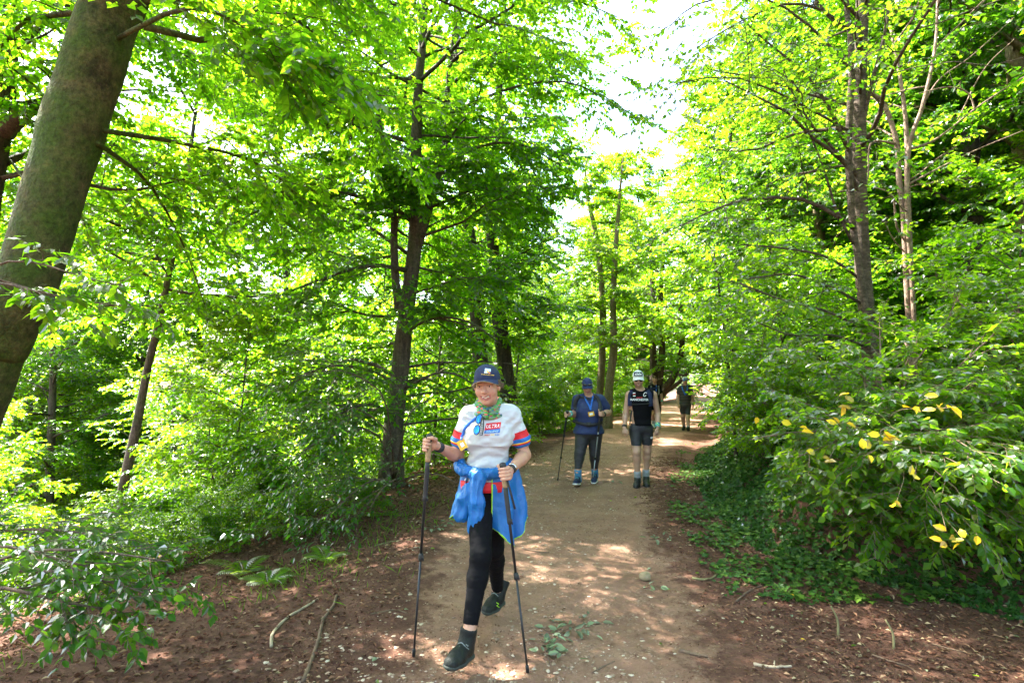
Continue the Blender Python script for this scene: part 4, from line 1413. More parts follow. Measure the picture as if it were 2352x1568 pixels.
def head_prims(c, R, s=1.0, smile=True):
    """R rows: right, forward, up."""
    T = lambda x, y, z: c + s * (R.T @ V3(x, y, z))
    e = lambda x, y, z, rx, ry, rz, k=0.02: ell_(T(x, y, z), s * V3(rx, ry, rz), R, k * s)
    p = [e(0, -0.015, 0.035, .073, .092, .085), e(0, .020, -.03, .062, .068, .085, .03), e(0, .022, -.072, .050, .056, .046, .03), e(0, .064, -.101, .022, .02, .018, .02),
         e(.042, .056, -.036, .024, .024, .024, .02), e(-.042, .056, -.036, .024, .024, .024, .02),
         cap_(T(-.036, .074, .021), T(.036, .074, .021), .012 * s, None, .014 * s),
         e(.074, -.004, -.012, .010, .02, .031, .008), e(-.074, -.004, -.012, .010, .02, .031, .008),
         cut_ell(T(.031, .097, .000), s * V3(.018, .016, .010), R, .010 * s), cut_ell(T(-.031, .097, .000), s * V3(.018, .016, .010), R, .010 * s),
         cap_(T(.018, .0815, .0050), T(.045, .0745, .0035), .0042 * s, None, .003), cap_(T(-.018, .0815, .0050), T(-.045, .0745, .0035), .0042 * s, None, .003),
         cap_(T(.018, .0800, -.0075), T(.045, .0735, -.0060), .0045 * s, None, .004), cap_(T(-.018, .0800, -.0075), T(-.045, .0735, -.0060), .0045 * s, None, .004),
         cap_(T(0, .083, .012), T(0, .102, -.032), .0085 * s, .0135 * s, .010 * s), e(.013, .090, -.036, .010, .011, .008, .006), e(-.013, .090, -.036, .010, .011, .008, .006)]
    if smile:
        for z0, z1, z2, w, rad in ((-.050, -.0610, -.0640, .032, .0046), (-.053, -.0730, -.0810, .030, .0052)):
            q = [T(-w, .070, z0), T(-w * .55, .0825, z1), T(0, .0885, z2), T(w * .55, .0825, z1), T(w, .070, z0)]
            for i in range(4):
                p.append(cap_(q[i], q[i + 1], rad * s, None, .007 * s))
        p += [cut_ell(T(0, .094, -.0725), s * V3(.016, .020, .0062), R, .002 * s), cut_ell(T(.0175, .088, -.0640), s * V3(.012, .020, .0050), R, .002 * s), cut_ell(T(-.0175, .088, -.0640), s * V3(.012, .020, .0050), R, .002 * s)]
    else:
        p += [cap_(T(-.022, .082, -.067), T(.022, .082, -.067), .008 * s, None, .01 * s)]
    return p


def head_colour(V, c, R, s, base, lips=(0.33, 0.10, 0.085), brow=(0.11, 0.07, 0.045), stubble=0.0, cheeks=0.35):
    q = ((V - c) / s) @ R.T
    col = np.tile(np.asarray(base, float), (len(V), 1))
    x, y, z = q[:, 0], q[:, 1], q[:, 2]
    front = (y > 0.05) & (np.abs(x) < 0.07) & (np.abs(z) < 0.12)

    def mix(mask, c2, w):
        m = np.clip(mask, 0, 1)[:, None] * w
        col[:] = col * (1 - m) + np.asarray(c2) * m
    rosy = np.exp(-(((np.abs(x) - .043) / .02) ** 2 + ((z + .036) / .022) ** 2)) * front
    mix(rosy, (base[0] * 0.95, base[1] * 0.6, base[2] * 0.55), cheeks)
    nose = np.exp(-((x / .014) ** 2 + ((z + .034) / .014) ** 2)) * (y > .095)
    mix(nose, (base[0] * 0.95, base[1] * 0.65, base[2] * 0.6), cheeks)
    if stubble:
        mix(((z < -.045) & (z > -.125) & (y > -.02)).astype(float), (0.13, 0.085, 0.06), stubble)
    arc = 8.0 * x * x
    lz = z - arc
    lip = ((np.abs(x) < .034) & (lz > -.087) & (lz < -.058) & (y > .06)).astype(float)
    mix(lip, lips, 0.75)
    bz = z - (.027 - 5.0 * (np.abs(x) - .03) ** 2)
    mix(((np.abs(bz) < .0045) & (np.abs(x) > .012) & (np.abs(x) < .05) & (y > .05)).astype(float), brow, 0.45)
    lid = ((np.abs(np.abs(x) - .031) < .017) & (np.abs(z - .0055) < .0025) & (y > .06)).astype(float)
    mix(lid, (0.06, 0.035, 0.025), 0.6)
    return col


def face_details(root, base, c, R, s=1.0, eyes=True, teeth=True):
    T = lambda x, y, z: c + s * (R.T @ V3(x, y, z))
    if eyes:
        for sx in (-1, 1):
            g = Geo()
            V, Q = uv_ball(T(sx * .031, .0700, -.001), .0120 * s, R)
            g.add(V, Q, 0)
            V, Q = uv_ball(T(sx * .031, .0768, -.001), .0066 * s, R)
            g.add(V, Q, 1)
            link('eye', g.mesh('eye', [M['eye'], M['iris']], base), root)
    if teeth:
        th = np.linspace(-0.30, 0.30, 13)
        rows = []
        for zz in (-.0625, -.0735):
            rows.append([T(.075 * math.sin(t) * 1.02, .009 + .0715 * math.cos(t), zz + 5.0 * (.075 * math.sin(t)) ** 2) for t in th])
        V = np.array(rows).reshape(-1, 3)
        V = np.concatenate([V, V + s * (R.T @ V3(0, -.004, 0))])
        n = len(th)
        i = np.arange(n - 1)
        f = np.stack([i, i + 1, i + 1 + n, i + n], 1)
        link('teeth', mesh_np('teeth', V - base, [f, f[:, ::-1] + 2 * n], True, {'rnd': np.full(len(V), .5)}, [M['teeth']]), root)


def uv_ball(c, r, R=None, nu=12, nv=8, sq=(1, 1, 1)):
    th = np.arange(nu) * 2 * np.pi / nu
    ph = np.linspace(0.02, np.pi - 0.02, nv)
    V = np.stack([np.outer(np.sin(ph), np.cos(th)), np.outer(np.sin(ph), np.sin(th)), np.outer(np.cos(ph), np.ones(nu))], -1).reshape(-1, 3) * r * np.asarray(sq)
    if R is not None:
        V = V @ R
    i = np.arange(nv - 1)[:, None] * nu
    j = np.arange(nu)[None]
    j2 = (j + 1) % nu
    Q = np.stack(np.broadcast_arrays(i + j, i + nu + j, i + nu + j2, i + j2), -1).reshape(-1, 4)
    return V + c, Q


def grip_hand(c, g, wrist, hand=1, s=1.0):
    """A fist closed round an axis through c along g (thumb end up). hand = +1 or -1 turns the fingers the other way."""
    g = nrm(g)
    w = wrist - c
    w = nrm(w - g * (w @ g))
    t = np.cross(g, w) * hand
    p = []
    pt = lambda o, ph, R: c + g * (o * s) + (w * math.cos(ph) + t * math.sin(ph)) * (R * s)
    p.append(ell_(c + w * .031 * s + t * .012 * s, s * V3(.017, .030, .043), np.stack([w, t, g]), .012))
    p.append(cap_(c + w * .04 * s, wrist, .024 * s, .023 * s, .015))
    lens = (1.0, 1.08, 1.0, .86)
    for i in range(4):
        o = (1.5 - i) * .0192
        a = [0.55, 1.35, 2.3, 3.2 * lens[i], 3.9 * lens[i]]
        R = [.036, .0335, .0285, .0255, .0235]
        r = [.0105, .0100, .0096, .009, .0078]
        q = [pt(o, a[j], R[j]) for j in range(5)]
        for j in range(4):
            p.append(cap_(q[j], q[j + 1], r[j] * s, r[j + 1] * s, .004))
    q = [pt(.016, -.35, .040), pt(.036, -.9, .036), pt(.047, -1.7, .029), pt(.046, -2.6, .027)]
    for j in range(3):
        p.append(cap_(q[j], q[j + 1], (.0135, .0115, .0105)[j] * s, (.0115, .0105, .0085)[j] * s, .005))
    return p


def open_hand(wrist, d, n, side, s=1.0, curl=0.35):
    """A relaxed hand: d along the fingers, n towards the palm, side towards the thumb."""
    d = nrm(d)
    n = nrm(n - d * (n @ d))
    side = nrm(side - d * (side @ d) - n * (side @ n))
    p = [cap_(wrist, wrist + d * .075 * s, .022 * s, .034 * s, .012, (n, 0.55)), ell_(wrist + d * .06 * s, s * V3(.038, .014, .045), np.stack([side, n, d]), .01)]
    L = (.070, .080, .074, .058)
    for i in range(4):
        k = wrist + d * (.092 - .006 * abs(i - 1)) * s + side * ((1.5 - i) * .0195) * s
        d1 = nrm(d * math.cos(curl) + n * math.sin(curl) + side * .06 * (1.5 - i))
        d2 = nrm(d * math.cos(curl * 2.6) + n * math.sin(curl * 2.6))
        m = k + d1 * L[i] * .52 * s
        p += [cap_(wrist + d * .06 * s + side * ((1.5 - i) * .017) * s, k, .0105 * s, .0100 * s, .006), cap_(k, m, .0098 * s, .0088 * s, .004), cap_(m, m + d2 * L[i] * .5 * s, .0086 * s, .0072 * s, .004)]
    b = wrist + d * .025 * s + side * .022 * s
    m = b + nrm(d * .75 + side * .5 + n * .35) * .045 * s
    p += [cap_(b, m, .014 * s, .0115 * s, .008), cap_(m, m + nrm(d + n * .35) * .038 * s, .011 * s, .0085 * s, .005)]
    return p


def arm_prims(sh, el, wr, rs=(.048, .040, .041, .027), k=0.02, off=0.0):
    m = el + (wr - el) * 0.28
    return [cap_(sh, el, rs[0] + off, rs[1] + off, k), cap_(el, m, rs[1] + off, rs[2] + off, k), cap_(m, wr, rs[2] + off, rs[3] + off, k)]


def leg_prims(hip, kn, an, rs=(.088, .056, .056, .037), off=0.0, back=(0, 1, 0), k=0.03):
    back = np.asarray(back, float)
    m = kn + (an - kn) * 0.30 + back * .012
    return [cap_(hip, kn, rs[0] + off, rs[1] + off, k), cap_(kn, m, rs[1] * .97 + off, rs[2] + off, k), cap_(m, an, rs[2] + off, rs[3] + off, k),
            ell_(kn - back * .012, V3(.042, .045, .055) * (rs[1] / .056) + off * .8, None, .02)]


def shoe(root, base, heel, toe, an, h, upper_mat, sole_mat, shaft=0.09, name='boot', wid=0.046, up=None, lace_mat=None, sole_t=0.022):
    """Heel and toe are points on the underside."""
    f = nrm(toe - heel)
    up = nrm(an - (heel + f * 0.06)) if up is None else np.asarray(up, float)
    up = nrm(up - f * (up @ f))
    sd = np.cross(f, up)
    L = np.linalg.norm(toe - heel)
    A = lambda t, z, x=0: heel + f * (t * L) + up * z + sd * x
    p = [cap_(A(.14, .045), A(.60, .040), .040, .044, .02, (sd, .95)), cap_(A(.60, .036), A(.86, .030), .044, .036, .02, (sd, 1.12)), cap_(A(.24, .06), A(.24, .10), .041, .039, .02),
         cap_(A(.30, .085), A(.66, .045), .036, .034, .02, (sd, 0.9))]
    top = an + (an - A(.24, .06)) / max(np.linalg.norm(an - A(.24, .06)), 1e-3) * 0.0
    ax = nrm(an - A(.24, .05))
    if shaft > 0.03:
        p.append(cap_(A(.24, .08), A(.24, .05) + ax * (shaft + .02), .044, .047, .02))
        p.append(plane_(A(.24, .05) + ax * (shaft + .035), ax))
    p.append(plane_(A(0, .012), -up))
    o, V, Q = sdf_part(name, p, h, upper_mat, root, base, 0.0012, (40, 40, 60), 1.0)
    s = [cap_(A(.12, .016), A(.55, .016), .042, .040, .02, (up, .42)), cap_(A(.55, .016), A(.84, .017), .044, .040, .02, (up, .42))]
    so, _, _ = sdf_part('sole', [cap_(q[1], q[2], q[3] + .004, q[4] + .004, q[5], (up, sole_t / .044)) for q in s], min(h, .006), sole_mat, o, base)
    if lace_mat is not None:
        g = Geo()
        for i in range(5):
            t = .40 + .07 * i
            z = .118 - .013 * i
            g.add(*tube1([A(t, z - .012, -.026), A(t + .02, z + .003, 0), A(t, z - .012, .026)], .0028, 5, 7))
        link('lace', g.mesh('lace', [lace_mat], base), o)
    return o


def cap_hat(root, base, c, R, s, crown_mat, brim_mat, h=0.005, brim_len=0.07, tilt=0.0, brim_w=0.078, name='cap', edge_mat=None, droop=0.02):
    T = lambda x, y, z: c + s * (R.T @ V3(x, y, z))
    p = [ell_(T(0, -0.013, .040), s * V3(.083, .103, .090), R, .01), ell_(T(0, .030, .070), s * V3(.055, .055, .052), R, .03), plane_(T(0, .06, .036), -(R.T @ nrm(V3(0, -.10, 1))))]
    o, V, Q = sdf_part(name, p, h, crown_mat, root, base, 0.001, (30, 30, 30), 2.0)
    th = np.linspace(-1.25, 1.25, 25)
    rr = np.linspace(0, 1, 7)
    top = []
    for t in rr:
        for a in th:
            x0, y0 = .080 * math.sin(a), .086 * math.cos(a) + .0
            ext = brim_len * t * math.cos(a * 0.92) ** 0.7 if math.cos(a * .92) > 0 else 0
            x = x0 * (1 + .22 * t * max(0.0, math.cos(a * .8)))
            y = y0 + ext
            z = .046 - .012 * (y0 / .086) * 0 - droop * t - (.9 + 1.6 * t) * x * x * 1.8 - 0.06 * (0.086 - y0) * t + tilt * t
            top.append(T(x, y, z))
    top = np.array(top)
    upv = R.T @ V3(0, 0, 1)
    V = np.concatenate([top, top - upv * .004 * s])
    q = grid_faces(7, 25)
    n = 7 * 25
    rim = np.array([6 * 25 + i for i in range(25)])
    side = np.stack([rim[:-1], rim[1:], rim[1:] + n, rim[:-1] + n], 1)
    b = link('brim', mesh_np('brim', V - base, [q[:, ::-1], q + n, side], True, {'rnd': np.full(2 * n, .5)}, [brim_mat]), o)
    if edge_mat is not None:
        g = Geo().add(*tube1(top[rim] - upv * .002 * s, .0022 * s, 6))
        link('brim_edge', g.mesh('brim_edge', [edge_mat], base), o)
    return o


def ribbon(points, width, across, thick=0.0015, n=30):
    """A flat strap along points, lying with its width along 'across' (one vector, or one per point)."""
    pts, _ = resample(points, np.full(len(points), .01), n)
    T = nrm(np.gradient(pts, axis=0))
    ac = np.asarray(across, float)
    if ac.ndim == 1:
        ac = np.tile(ac, (n, 1))
    else:
        ac = np.stack([np.interp(np.linspace(0, 1, n), np.linspace(0, 1, len(ac)), ac[:, i]) for i in range(3)], 1)
    A = nrm(ac - T * (ac * T).sum(1, keepdims=True)) * width / 2
    B = nrm(np.cross(T, A)) * thick
    V = np.stack([pts - A - B, pts + A - B, pts + A + B, pts - A + B], 1).reshape(-1, 3)
    i = np.arange(n - 1)[:, None] * 4
    j = np.arange(4)[None]
    j2 = (j + 1) % 4
    Q = np.stack(np.broadcast_arrays(i + j, i + j2, i + 4 + j2, i + 4 + j), -1).reshape(-1, 4)
    return V, [Q, np.array([[3, 2, 1, 0]]), np.array([[0, 1, 2, 3]]) + (n - 1) * 4]


class Surf:
    """Casts flat print and straps onto a garment, looking at it from the front."""
    def __init__(s, *vq):
        s.t = []
        for V, Q in vq:
            s.t.append(BVHTree.FromPolygons([tuple(v) for v in V], [tuple(q) for q in Q]))

    def hit(s, x, z, d=V3(0, 1, 0), y0=None, org=None):
        best = None
        o = Vector((x, y0 if y0 is not None else 0.0, z)) if org is None else Vector(org)
        for t in s.t:
            h = t.ray_cast(o, Vector(d))
            if h[0] is not None and (best is None or h[3] < best):
                best = h[3]
        return None if best is None else np.array(o) + np.asarray(d) * best


def onto(surf, xz, y0, lift=0.003):
    """xz n x 2 in the plane facing the viewer -> points on the garment."""
    hs = [surf.hit(x, z, y0=y0) for x, z in xz]
    ys = [h[1] for h in hs if h is not None]
    far = max(ys) if ys else y0 + .5
    return np.array([V3(x, (h[1] if h is not None else far) - lift, z) for (x, z), h in zip(xz, hs)])


_font_cache = {}


def text_shape(body, size, shear=0.0, bold=0.0):
    cu = bpy.data.curves.new('lettering', 'FONT')
    cu.body = body
    cu.size = size
    cu.shear = shear
    cu.offset = bold
    cu.resolution_u = 3
    cu.align_x = 'CENTER'
    o = bpy.data.objects.new('lettering', cu)
    COL.objects.link(o)
    dg = bpy.context.evaluated_depsgraph_get()
    me = bpy.data.meshes.new_from_object(o.evaluated_get(dg))
    V = np.zeros(len(me.vertices) * 3)
    me.vertices.foreach_get('co', V)
    F = [tuple(p.vertices) for p in me.polygons]
    bpy.data.objects.remove(o, do_unlink=True)
    bpy.data.curves.remove(cu)
    bpy.data.meshes.remove(me)
    return V.reshape(-1, 3)[:, :2], F


def print_text(surf, body, cxz, width, y0, material, parent, base, rot=0.0, shear=0.0, bold=0.0, lift=0.0035, name='lettering', height=None):
    xy, F = text_shape(body, 1.0, shear, bold)
    w = xy[:, 0].max() - xy[:, 0].min()
    hgt = xy[:, 1].max() - xy[:, 1].min()
    q = (xy - np.array([(xy[:, 0].max() + xy[:, 0].min()) / 2, (xy[:, 1].max() + xy[:, 1].min()) / 2])) * (width / w)
    if height:
        q[:, 1] *= height / (hgt * width / w)
    c, s = math.cos(rot), math.sin(rot)
    q = np.stack([q[:, 0] * c - q[:, 1] * s, q[:, 0] * s + q[:, 1] * c], 1) + np.asarray(cxz)
    V = onto(surf, q, y0, lift)
    me = bpy.data.meshes.new(name)
    me.from_pydata([tuple(v - base) for v in V], [], F)
    me.materials.append(material)
    return link(name, me, parent)


def print_poly(surf, corners, y0, material, parent, base, lift=0.0025, name='print', n=8):
    """A four-cornered patch of print laid on a garment."""
    c = np.asarray(corners, float)
    u = np.linspace(0, 1, n)
    U, W = np.meshgrid(u, u, indexing='ij')
    q = (c[0] * ((1 - U) * (1 - W))[..., None] + c[1] * (U * (1 - W))[..., None] + c[2] * (U * W)[..., None] + c[3] * ((1 - U) * W)[..., None]).reshape(-1, 2)
    V = onto(surf, q, y0, lift)
    return link(name, mesh_np(name, V - base, [grid_faces(n, n)], True, {'rnd': np.full(len(V), .5)}, [material]), parent)


def band(a, b, ra, rb, n=14, sides=20, flat=None):
    """Open sleeve-like ring round the axis a-b."""
    pts = np.linspace(a, b, n)
    V, f = tubes(pts[None], np.linspace(ra, rb, n)[None], sides, cap=True)
    return V, f


def hug_band(VQ, a, b, rmax, lift=.0015, n=5, sides=36):
    """A ring of cloth lying on a sleeve between two points of the arm's axis."""
    t = BVHTree.FromPolygons([tuple(v) for v in VQ[0]], [tuple(q) for q in VQ[1]])
    d = nrm(b - a)
    u = nrm(np.cross(d, V3(0, 1, 0)))
    w = np.cross(d, u)
    rows = []
    for i in range(n):
        c = a + (b - a) * (i / (n - 1))
        for j in range(sides):
            th = 2 * math.pi * j / sides
            k = u * math.cos(th) + w * math.sin(th)
            h = t.ray_cast(Vector(c), Vector(k))
            r = min(rmax, h[3]) if h[0] is not None else rmax
            rows.append(c + k * (r + lift))
    V = np.array(rows)
    i = np.arange(n - 1)[:, None] * sides
    j = np.arange(sides)[None]
    j2 = (j + 1) % sides
    Q = np.stack(np.broadcast_arrays(i + j, i + sides + j, i + sides + j2, i + j2), -1).reshape(-1, 4)
    return V, [Q]


def cast_ribbon(surf, rows, width, y0, lift=0.004, n=26, thick=0.0016):
    """A strap laid over a garment through (x, z) points as the viewer sees them."""
    xz, _ = resample(np.array([[x, 0, z] for x, z in rows]), np.full(len(rows), .01), n)
    P3 = onto(surf, xz[:, [0, 2]], y0, lift)
    P3[1:-1, 1] = (P3[:-2, 1] + 2 * P3[1:-1, 1] + P3[2:, 1]) / 4
    T = nrm(np.gradient(P3, axis=0))
    out = np.cross(T, V3(0, -1, 0))
    return ribbon(P3, width, out, thick, n)


def pole(name, label, grip_c, top, tip, shaft_mat, grip_mat, scale_r=1.0, group=None, levers=(0.45, 0.72), cuff=None):
    root = empty(name, tip, label, 'trekking pole', group)
    base = np.asarray(tip, float)
    d = nrm(top - tip)
    L = np.linalg.norm(top - tip)
    A = lambda t: tip + d * (t * L)
    g = Geo().add(*tube1([A(0.0), A(.03), A(.031), A(levers[0])], [.0045 * scale_r, .0055 * scale_r, .0065 * scale_r, .0068 * scale_r], 8))
    g.add(*tube1([A(levers[0]), A(levers[1]), A(.80)], [.0078 * scale_r, .0085 * scale_r, .0088 * scale_r], 8))
    link('shaft', g.mesh('shaft', [shaft_mat], base), root)
    link('tip', Geo().add(*tube1([A(0.0), A(.028), A(.034)], [.010 * scale_r, .010 * scale_r, .008 * scale_r], 8)).mesh('tip', [M['black_rubber']], base), root)
    gl = 0.80
    link('lower_grip', Geo().add(*tube1([A(gl - .09), A(gl), A(.885)], [.0125 * scale_r, .0145 * scale_r, .0135 * scale_r], 10, 8)).mesh('lower_grip', [M['black_rubber']], base), root)
    link('grip', Geo().add(*tube1([A(.885), A(.92), A(.96), A(.985), A(1.0)], [.0155 * scale_r, .0165 * scale_r, .0150 * scale_r, .0175 * scale_r, .0130 * scale_r], 12, 14)).mesh('grip', [grip_mat], base), root)
    link('grip_head', Geo().add(*tube1([A(.975), A(.99), A(1.006), A(1.012)], [.0165 * scale_r, .0205 * scale_r, .0185 * scale_r, .008], 12, 8)).mesh('grip_head', [M['black_rubber']], base), root)
    for t in levers:
        lo = link('lock_lever', Geo().add(*tube1([A(t - .016), A(t - .012), A(t + .012), A(t + .018)], [.009, .0135, .0140, .010], 10, 7)).add(*tube1([A(t) + V3(.012, -.008, .012), A(t) + V3(.017, -.012, -.018)], [.005, .004], 6)).mesh('lock_lever', [M['black_rubber']], base), root)
    return root

# ------------------------------------------------------------------ the woman walking in front
def rotz(a):
    return np.array([[math.cos(a), -math.sin(a), 0], [math.sin(a), math.cos(a), 0], [0, 0, 1.0]])


def head_frame(yaw=0.0, pitch=0.0, roll=0.0):
    """yaw > 0 turns the face to the viewer's right, pitch > 0 nods it down, roll > 0 leans the crown to the viewer's right."""
    f = V3(math.sin(yaw) * math.cos(pitch), -math.cos(yaw) * math.cos(pitch), -math.sin(pitch))
    R = frame(f)
    up = R[2] * math.cos(roll) + R[0] * math.sin(roll)
    return frame(f, up)


SKIN_A = (0.46, 0.25, 0.165)


def lead_walker():
    gx0, gy0 = -0.13, 3.55
    base = V3(gx0, gy0, wz(gx0, gy0))
    dz = V3(0, 0, base[2])
    Q = lambda u, v, d: P(u, v, d) + dz * 0.6
    root = empty('person', base, 'woman in white T-shirt and black leggings striding with two poles at the front', 'person')
    c = Q(1119, 888, 3.50)
    R = head_frame(-0.16, 0.10, -0.06)
    neck = Q(1123, 945, 3.585)
    shA, shB = Q(1071, 958, 3.60), Q(1181, 957, 3.60)
    elA, wrA, hA = Q(1051, 1051, 3.64), Q(1009, 1031, 3.43), Q(985, 1026, 3.36)
    elB, wrB, hB = Q(1205, 1049, 3.64), Q(1174, 1081, 3.43), Q(1157, 1092, 3.365)
    chest, waist, pel = Q(1123, 992, 3.605), Q(1121, 1075, 3.60), Q(1120, 1128, 3.60)
    hipA, knA, anA = Q(1103, 1138, 3.57), Q(1104, 1283, 3.36), Q(1078, 1452, 3.235)
    hipB, knB, anB = Q(1138, 1138, 3.60), Q(1135, 1262, 3.72), Q(1143, 1357, 4.00)
    gA, gB = nrm(hA - P(950, 1495, 3.45)), nrm(hB - P(1212, 1525, 3.29))
    head = head_prims(c, R, 0.97)
    nk = [cap_(c + R.T @ V3(0, -.025, -.07), neck + V3(0, .02, -.02), .050, .058, .03)]
    torso = lambda o: [ell_(chest, V3(.138, .102, .165) + o, None, .05), ell_(waist, V3(.120, .096, .13) + o, None, .07), ell_(pel, V3(.158, .118, .12) + o, None, .06),
                       cap_(shA + V3(.03, 0, -.012), shB + V3(-.03, 0, -.012), .046 + o, None, .05), cap_(neck + V3(-.02, .01, -.01), shA + V3(.02, 0, .008), .043 + o, .041 + o, .04),
                       cap_(neck + V3(.02, .01, -.01), shB + V3(-.02, 0, .008), .043 + o, .041 + o, .04),
                       ell_(chest + V3(-.058, -.062, -.035), V3(.066, .062, .072) + o, None, .06), ell_(chest + V3(.062, -.062, -.035), V3(.066, .062, .072) + o, None, .06)]
    body = nk + torso(0) + arm_prims(shA, elA, wrA, (.042, .037, .039, .026)) + arm_prims(shB, elB, wrB, (.042, .037, .039, .026)) + leg_prims(hipA, knA, anA, (.080, .054, .052, .034)) + leg_prims(hipB, knB, anB, (.080, .054, .052, .034))
    body += grip_hand(hA, gA, wrA, 1) + grip_hand(hB, gB, wrB, -1)
    body += [cap_(anA, Q(1066, 1505, 3.2), .032, .03, .02), cap_(anB, Q(1140, 1385, 3.97), .032, .03, .02)]
    body += head
    sdf_part('body', body, .0042, M['skin'], root, base, colour=lambda V: head_colour(V, c, R, .97, SKIN_A))
    face_details(root, base, c, R, .97)
    # hair and cap
    T = lambda x, y, z: c + .97 * (R.T @ V3(x, y, z))
    hair = [ell_(T(0, -.030, .020), V3(.079, .085, .082), R, .01), cut_ell(T(0, .075, -.03), V3(.090, .082, .12), R, .01), plane_(T(0, 0, -.055), -R[2])]
    rr = np.random.default_rng(4)
    for sx in (-1, 1):
        for i in range(9):
            a = T(sx * (.068 + .008 * rr.random()), -.01 + .035 * rr.random(), .03 - .03 * rr.random())
            b = T(sx * (.085 + .016 * rr.random()), -.035 + .03 * rr.random(), .005 - .035 * rr.random())
            hair.append(cap_(a, b, .010, .005, .006))
    sdf_part('hair', hair, .004, M['hair_brown'], root, base, .003, (60, 60, 25), 3.0)
    cp = cap_hat(root, base, c, R, .97, M['navy'], M['navy'], .004, .066, edge_mat=M['cork'], droop=.006)
    # T-shirt with banded sleeves
    o = .011
    sA, sB = shA + (elA - shA) * .60, shB + (elB - shB) * .60
    dA, dB = nrm(elA - shA), nrm(elB - shB)
    def creases(V):
        # drag lines running from the bust and the armpits down to the waist
        q = V - chest
        w = np.exp(-((q[:, 2] + .17) / .13) ** 2)
        a = np.sin(q[:, 2] * 95 + np.abs(q[:, 0]) * 38 + 2.2 * vnoise(V * 7))
        b = np.exp(-((q[:, 2] - .06) / .09) ** 2) * np.clip((np.abs(q[:, 0]) - .05) / .05, 0, 1)
        c2 = np.sin((q[:, 2] * .8 - np.abs(q[:, 0])) * 90 + 2 * vnoise(V * 9))
        V = V.copy()
        V[:, 1] -= .0055 * a * w + .0050 * c2 * b
        return V

    shirt = torso(o) + [cap_(shA + V3(.018, 0, -.016), sA, .055, .062, .035), cap_(shB + V3(-.018, 0, -.016), sB, .055, .062, .035), cap_(neck + V3(0, .01, .0), neck + V3(0, .015, -.03), .066, .075, .03),
                        plane_(Q(1120, 1106, 3.6), (0, 0, -1))]
    so, SV, SQ = sdf_part('shirt', shirt, .0055, M['white_cloth'], root, base, .0060, (11, 11, 24), 2.7, post=creases)
    for (s0, d, e0) in ((sA, dA, elA), (sB, dB, elB)):
        L = .66 * .26
        for t0, t1, m, lf in ((-.062, -.018, 'red', .0015), (-.0185, .008, 'blue_print', .0018), (.0075, .0145, 'yellow_print', .0021), (.014, .024, 'red', .0018), (.0235, .046, 'blue_print', .0022)):
            V, f = hug_band((SV, SQ), s0 + d * t0, s0 + d * min(t1, .0585), .074, lf)
            link('sleeve_stripe', Geo().add(V, f).mesh('sleeve_stripe', [M[m]], base), so)
    surf = Surf((SV, SQ))
    y0 = 3.0
    X = lambda u, v: tuple(P(u, v, 3.49)[[0, 2]] + np.array([0, dz[2] * .6]))
    print_poly(surf, [X(1113, 991), X(1149, 987), X(1151, 973), X(1117, 976)], y0, M['red'], so, base, name='print_patch')
    print_poly(surf, [X(1112, 998), X(1148, 996.5), X(1149, 987.3), X(1114, 991.3)], y0, M['blue_print'], so, base, name='print_patch')
    print_text(surf, 'ULTRA', X(1132, 982), .080, y0, M['white_print'], so, base, 0.06, .35, .015, .0045)
    print_text(surf, 'CHALLENGE', X(1131, 993.4), .078, y0, M['ice_print'], so, base, 0.06, .25, .01, .0045)
    print_text(surf, 'WALK', X(1119.5, 1001.5), .034, y0, M['red'], so, base, 0.03, 0, .02)
    print_text(surf, 'JOG', X(1131.5, 1001.5), .021, y0, M['yellow_print'], so, base, 0.03, 0, .02)
    print_text(surf, 'RUN', X(1142, 1001), .025, y0, M['blue_print'], so, base, 0.03, 0, .02)
    for k in range(7):
        u, v = 1108.5 - .6 * k + (k > 4) * -.5, 976 + 4.2 * k
        w = (2.4, 3.2, 3.4, 2.8, 2.2, 3.0, 2.6)[k]
        print_poly(surf, [X(u - w, v + 2.6), X(u + w, v + 1.6), X(u + w, v - .6), X(u - w, v + .4)], y0, M['grey_print'], so, base, name='boot_print', n=3)
    # neck gaiter
    rng2 = np.random.default_rng(6)
    g = Geo()
    for k in range(6):
        th = np.linspace(0, 2 * np.pi, 44)
        ph = rng2.uniform(0, 6)
        t = k / 5
        r_ = .090 - .026 * t + .004 * np.sin(th * 3 + ph)
        fr = np.cos(th)                                     # +1 in front
        zz = -.030 + .072 * t - (.030 + .012 * t) * np.clip(fr, 0, 1) + .006 * np.sin(th * 2 + ph)
        ring = np.stack([neck[0] + r_ * np.sin(th), neck[1] + .004 - (r_ + .006) * fr, neck[2] + .02 + zz], -1)
        g.add(*tubes(ring[None], (.0165 + .003 * np.sin(th * 4 + ph))[None], 9))
    link('neck_scarf', g.mesh('neck_scarf', [M['scarf']], base), root)
    # cap emblem
    cs = Surf(*[sv for sv in [sdf_mesh([ell_(T(0, -0.013, .040), .97 * V3(.083, .103, .090), R, .01), ell_(T(0, .030, .070), .97 * V3(.055, .055, .052), R, .03)], .006)]])
    X2 = lambda u, v: tuple(P(u, v, 3.41)[[0, 2]] + np.array([0, dz[2] * .6]))
    print_poly(cs, [X2(1113, 856), X2(1127, 857.5), X2(1127, 851), X2(1114, 849.5)], y0, M['ice_print'], cp, base, name='emblem', n=4)
    print_poly(cs, [X2(1112, 860), X2(1121, 860.5), X2(1121, 858), X2(1112, 857.6)], y0, M['white_print'], cp, base, name='emblem', n=3)
    print_poly(cs, [X2(1118.5, 859.5), X2(1122, 859.5), X2(1122, 855), X2(1118.5, 855)], y0, M['yellow_print'], cp, base, .003, name='emblem', n=3)
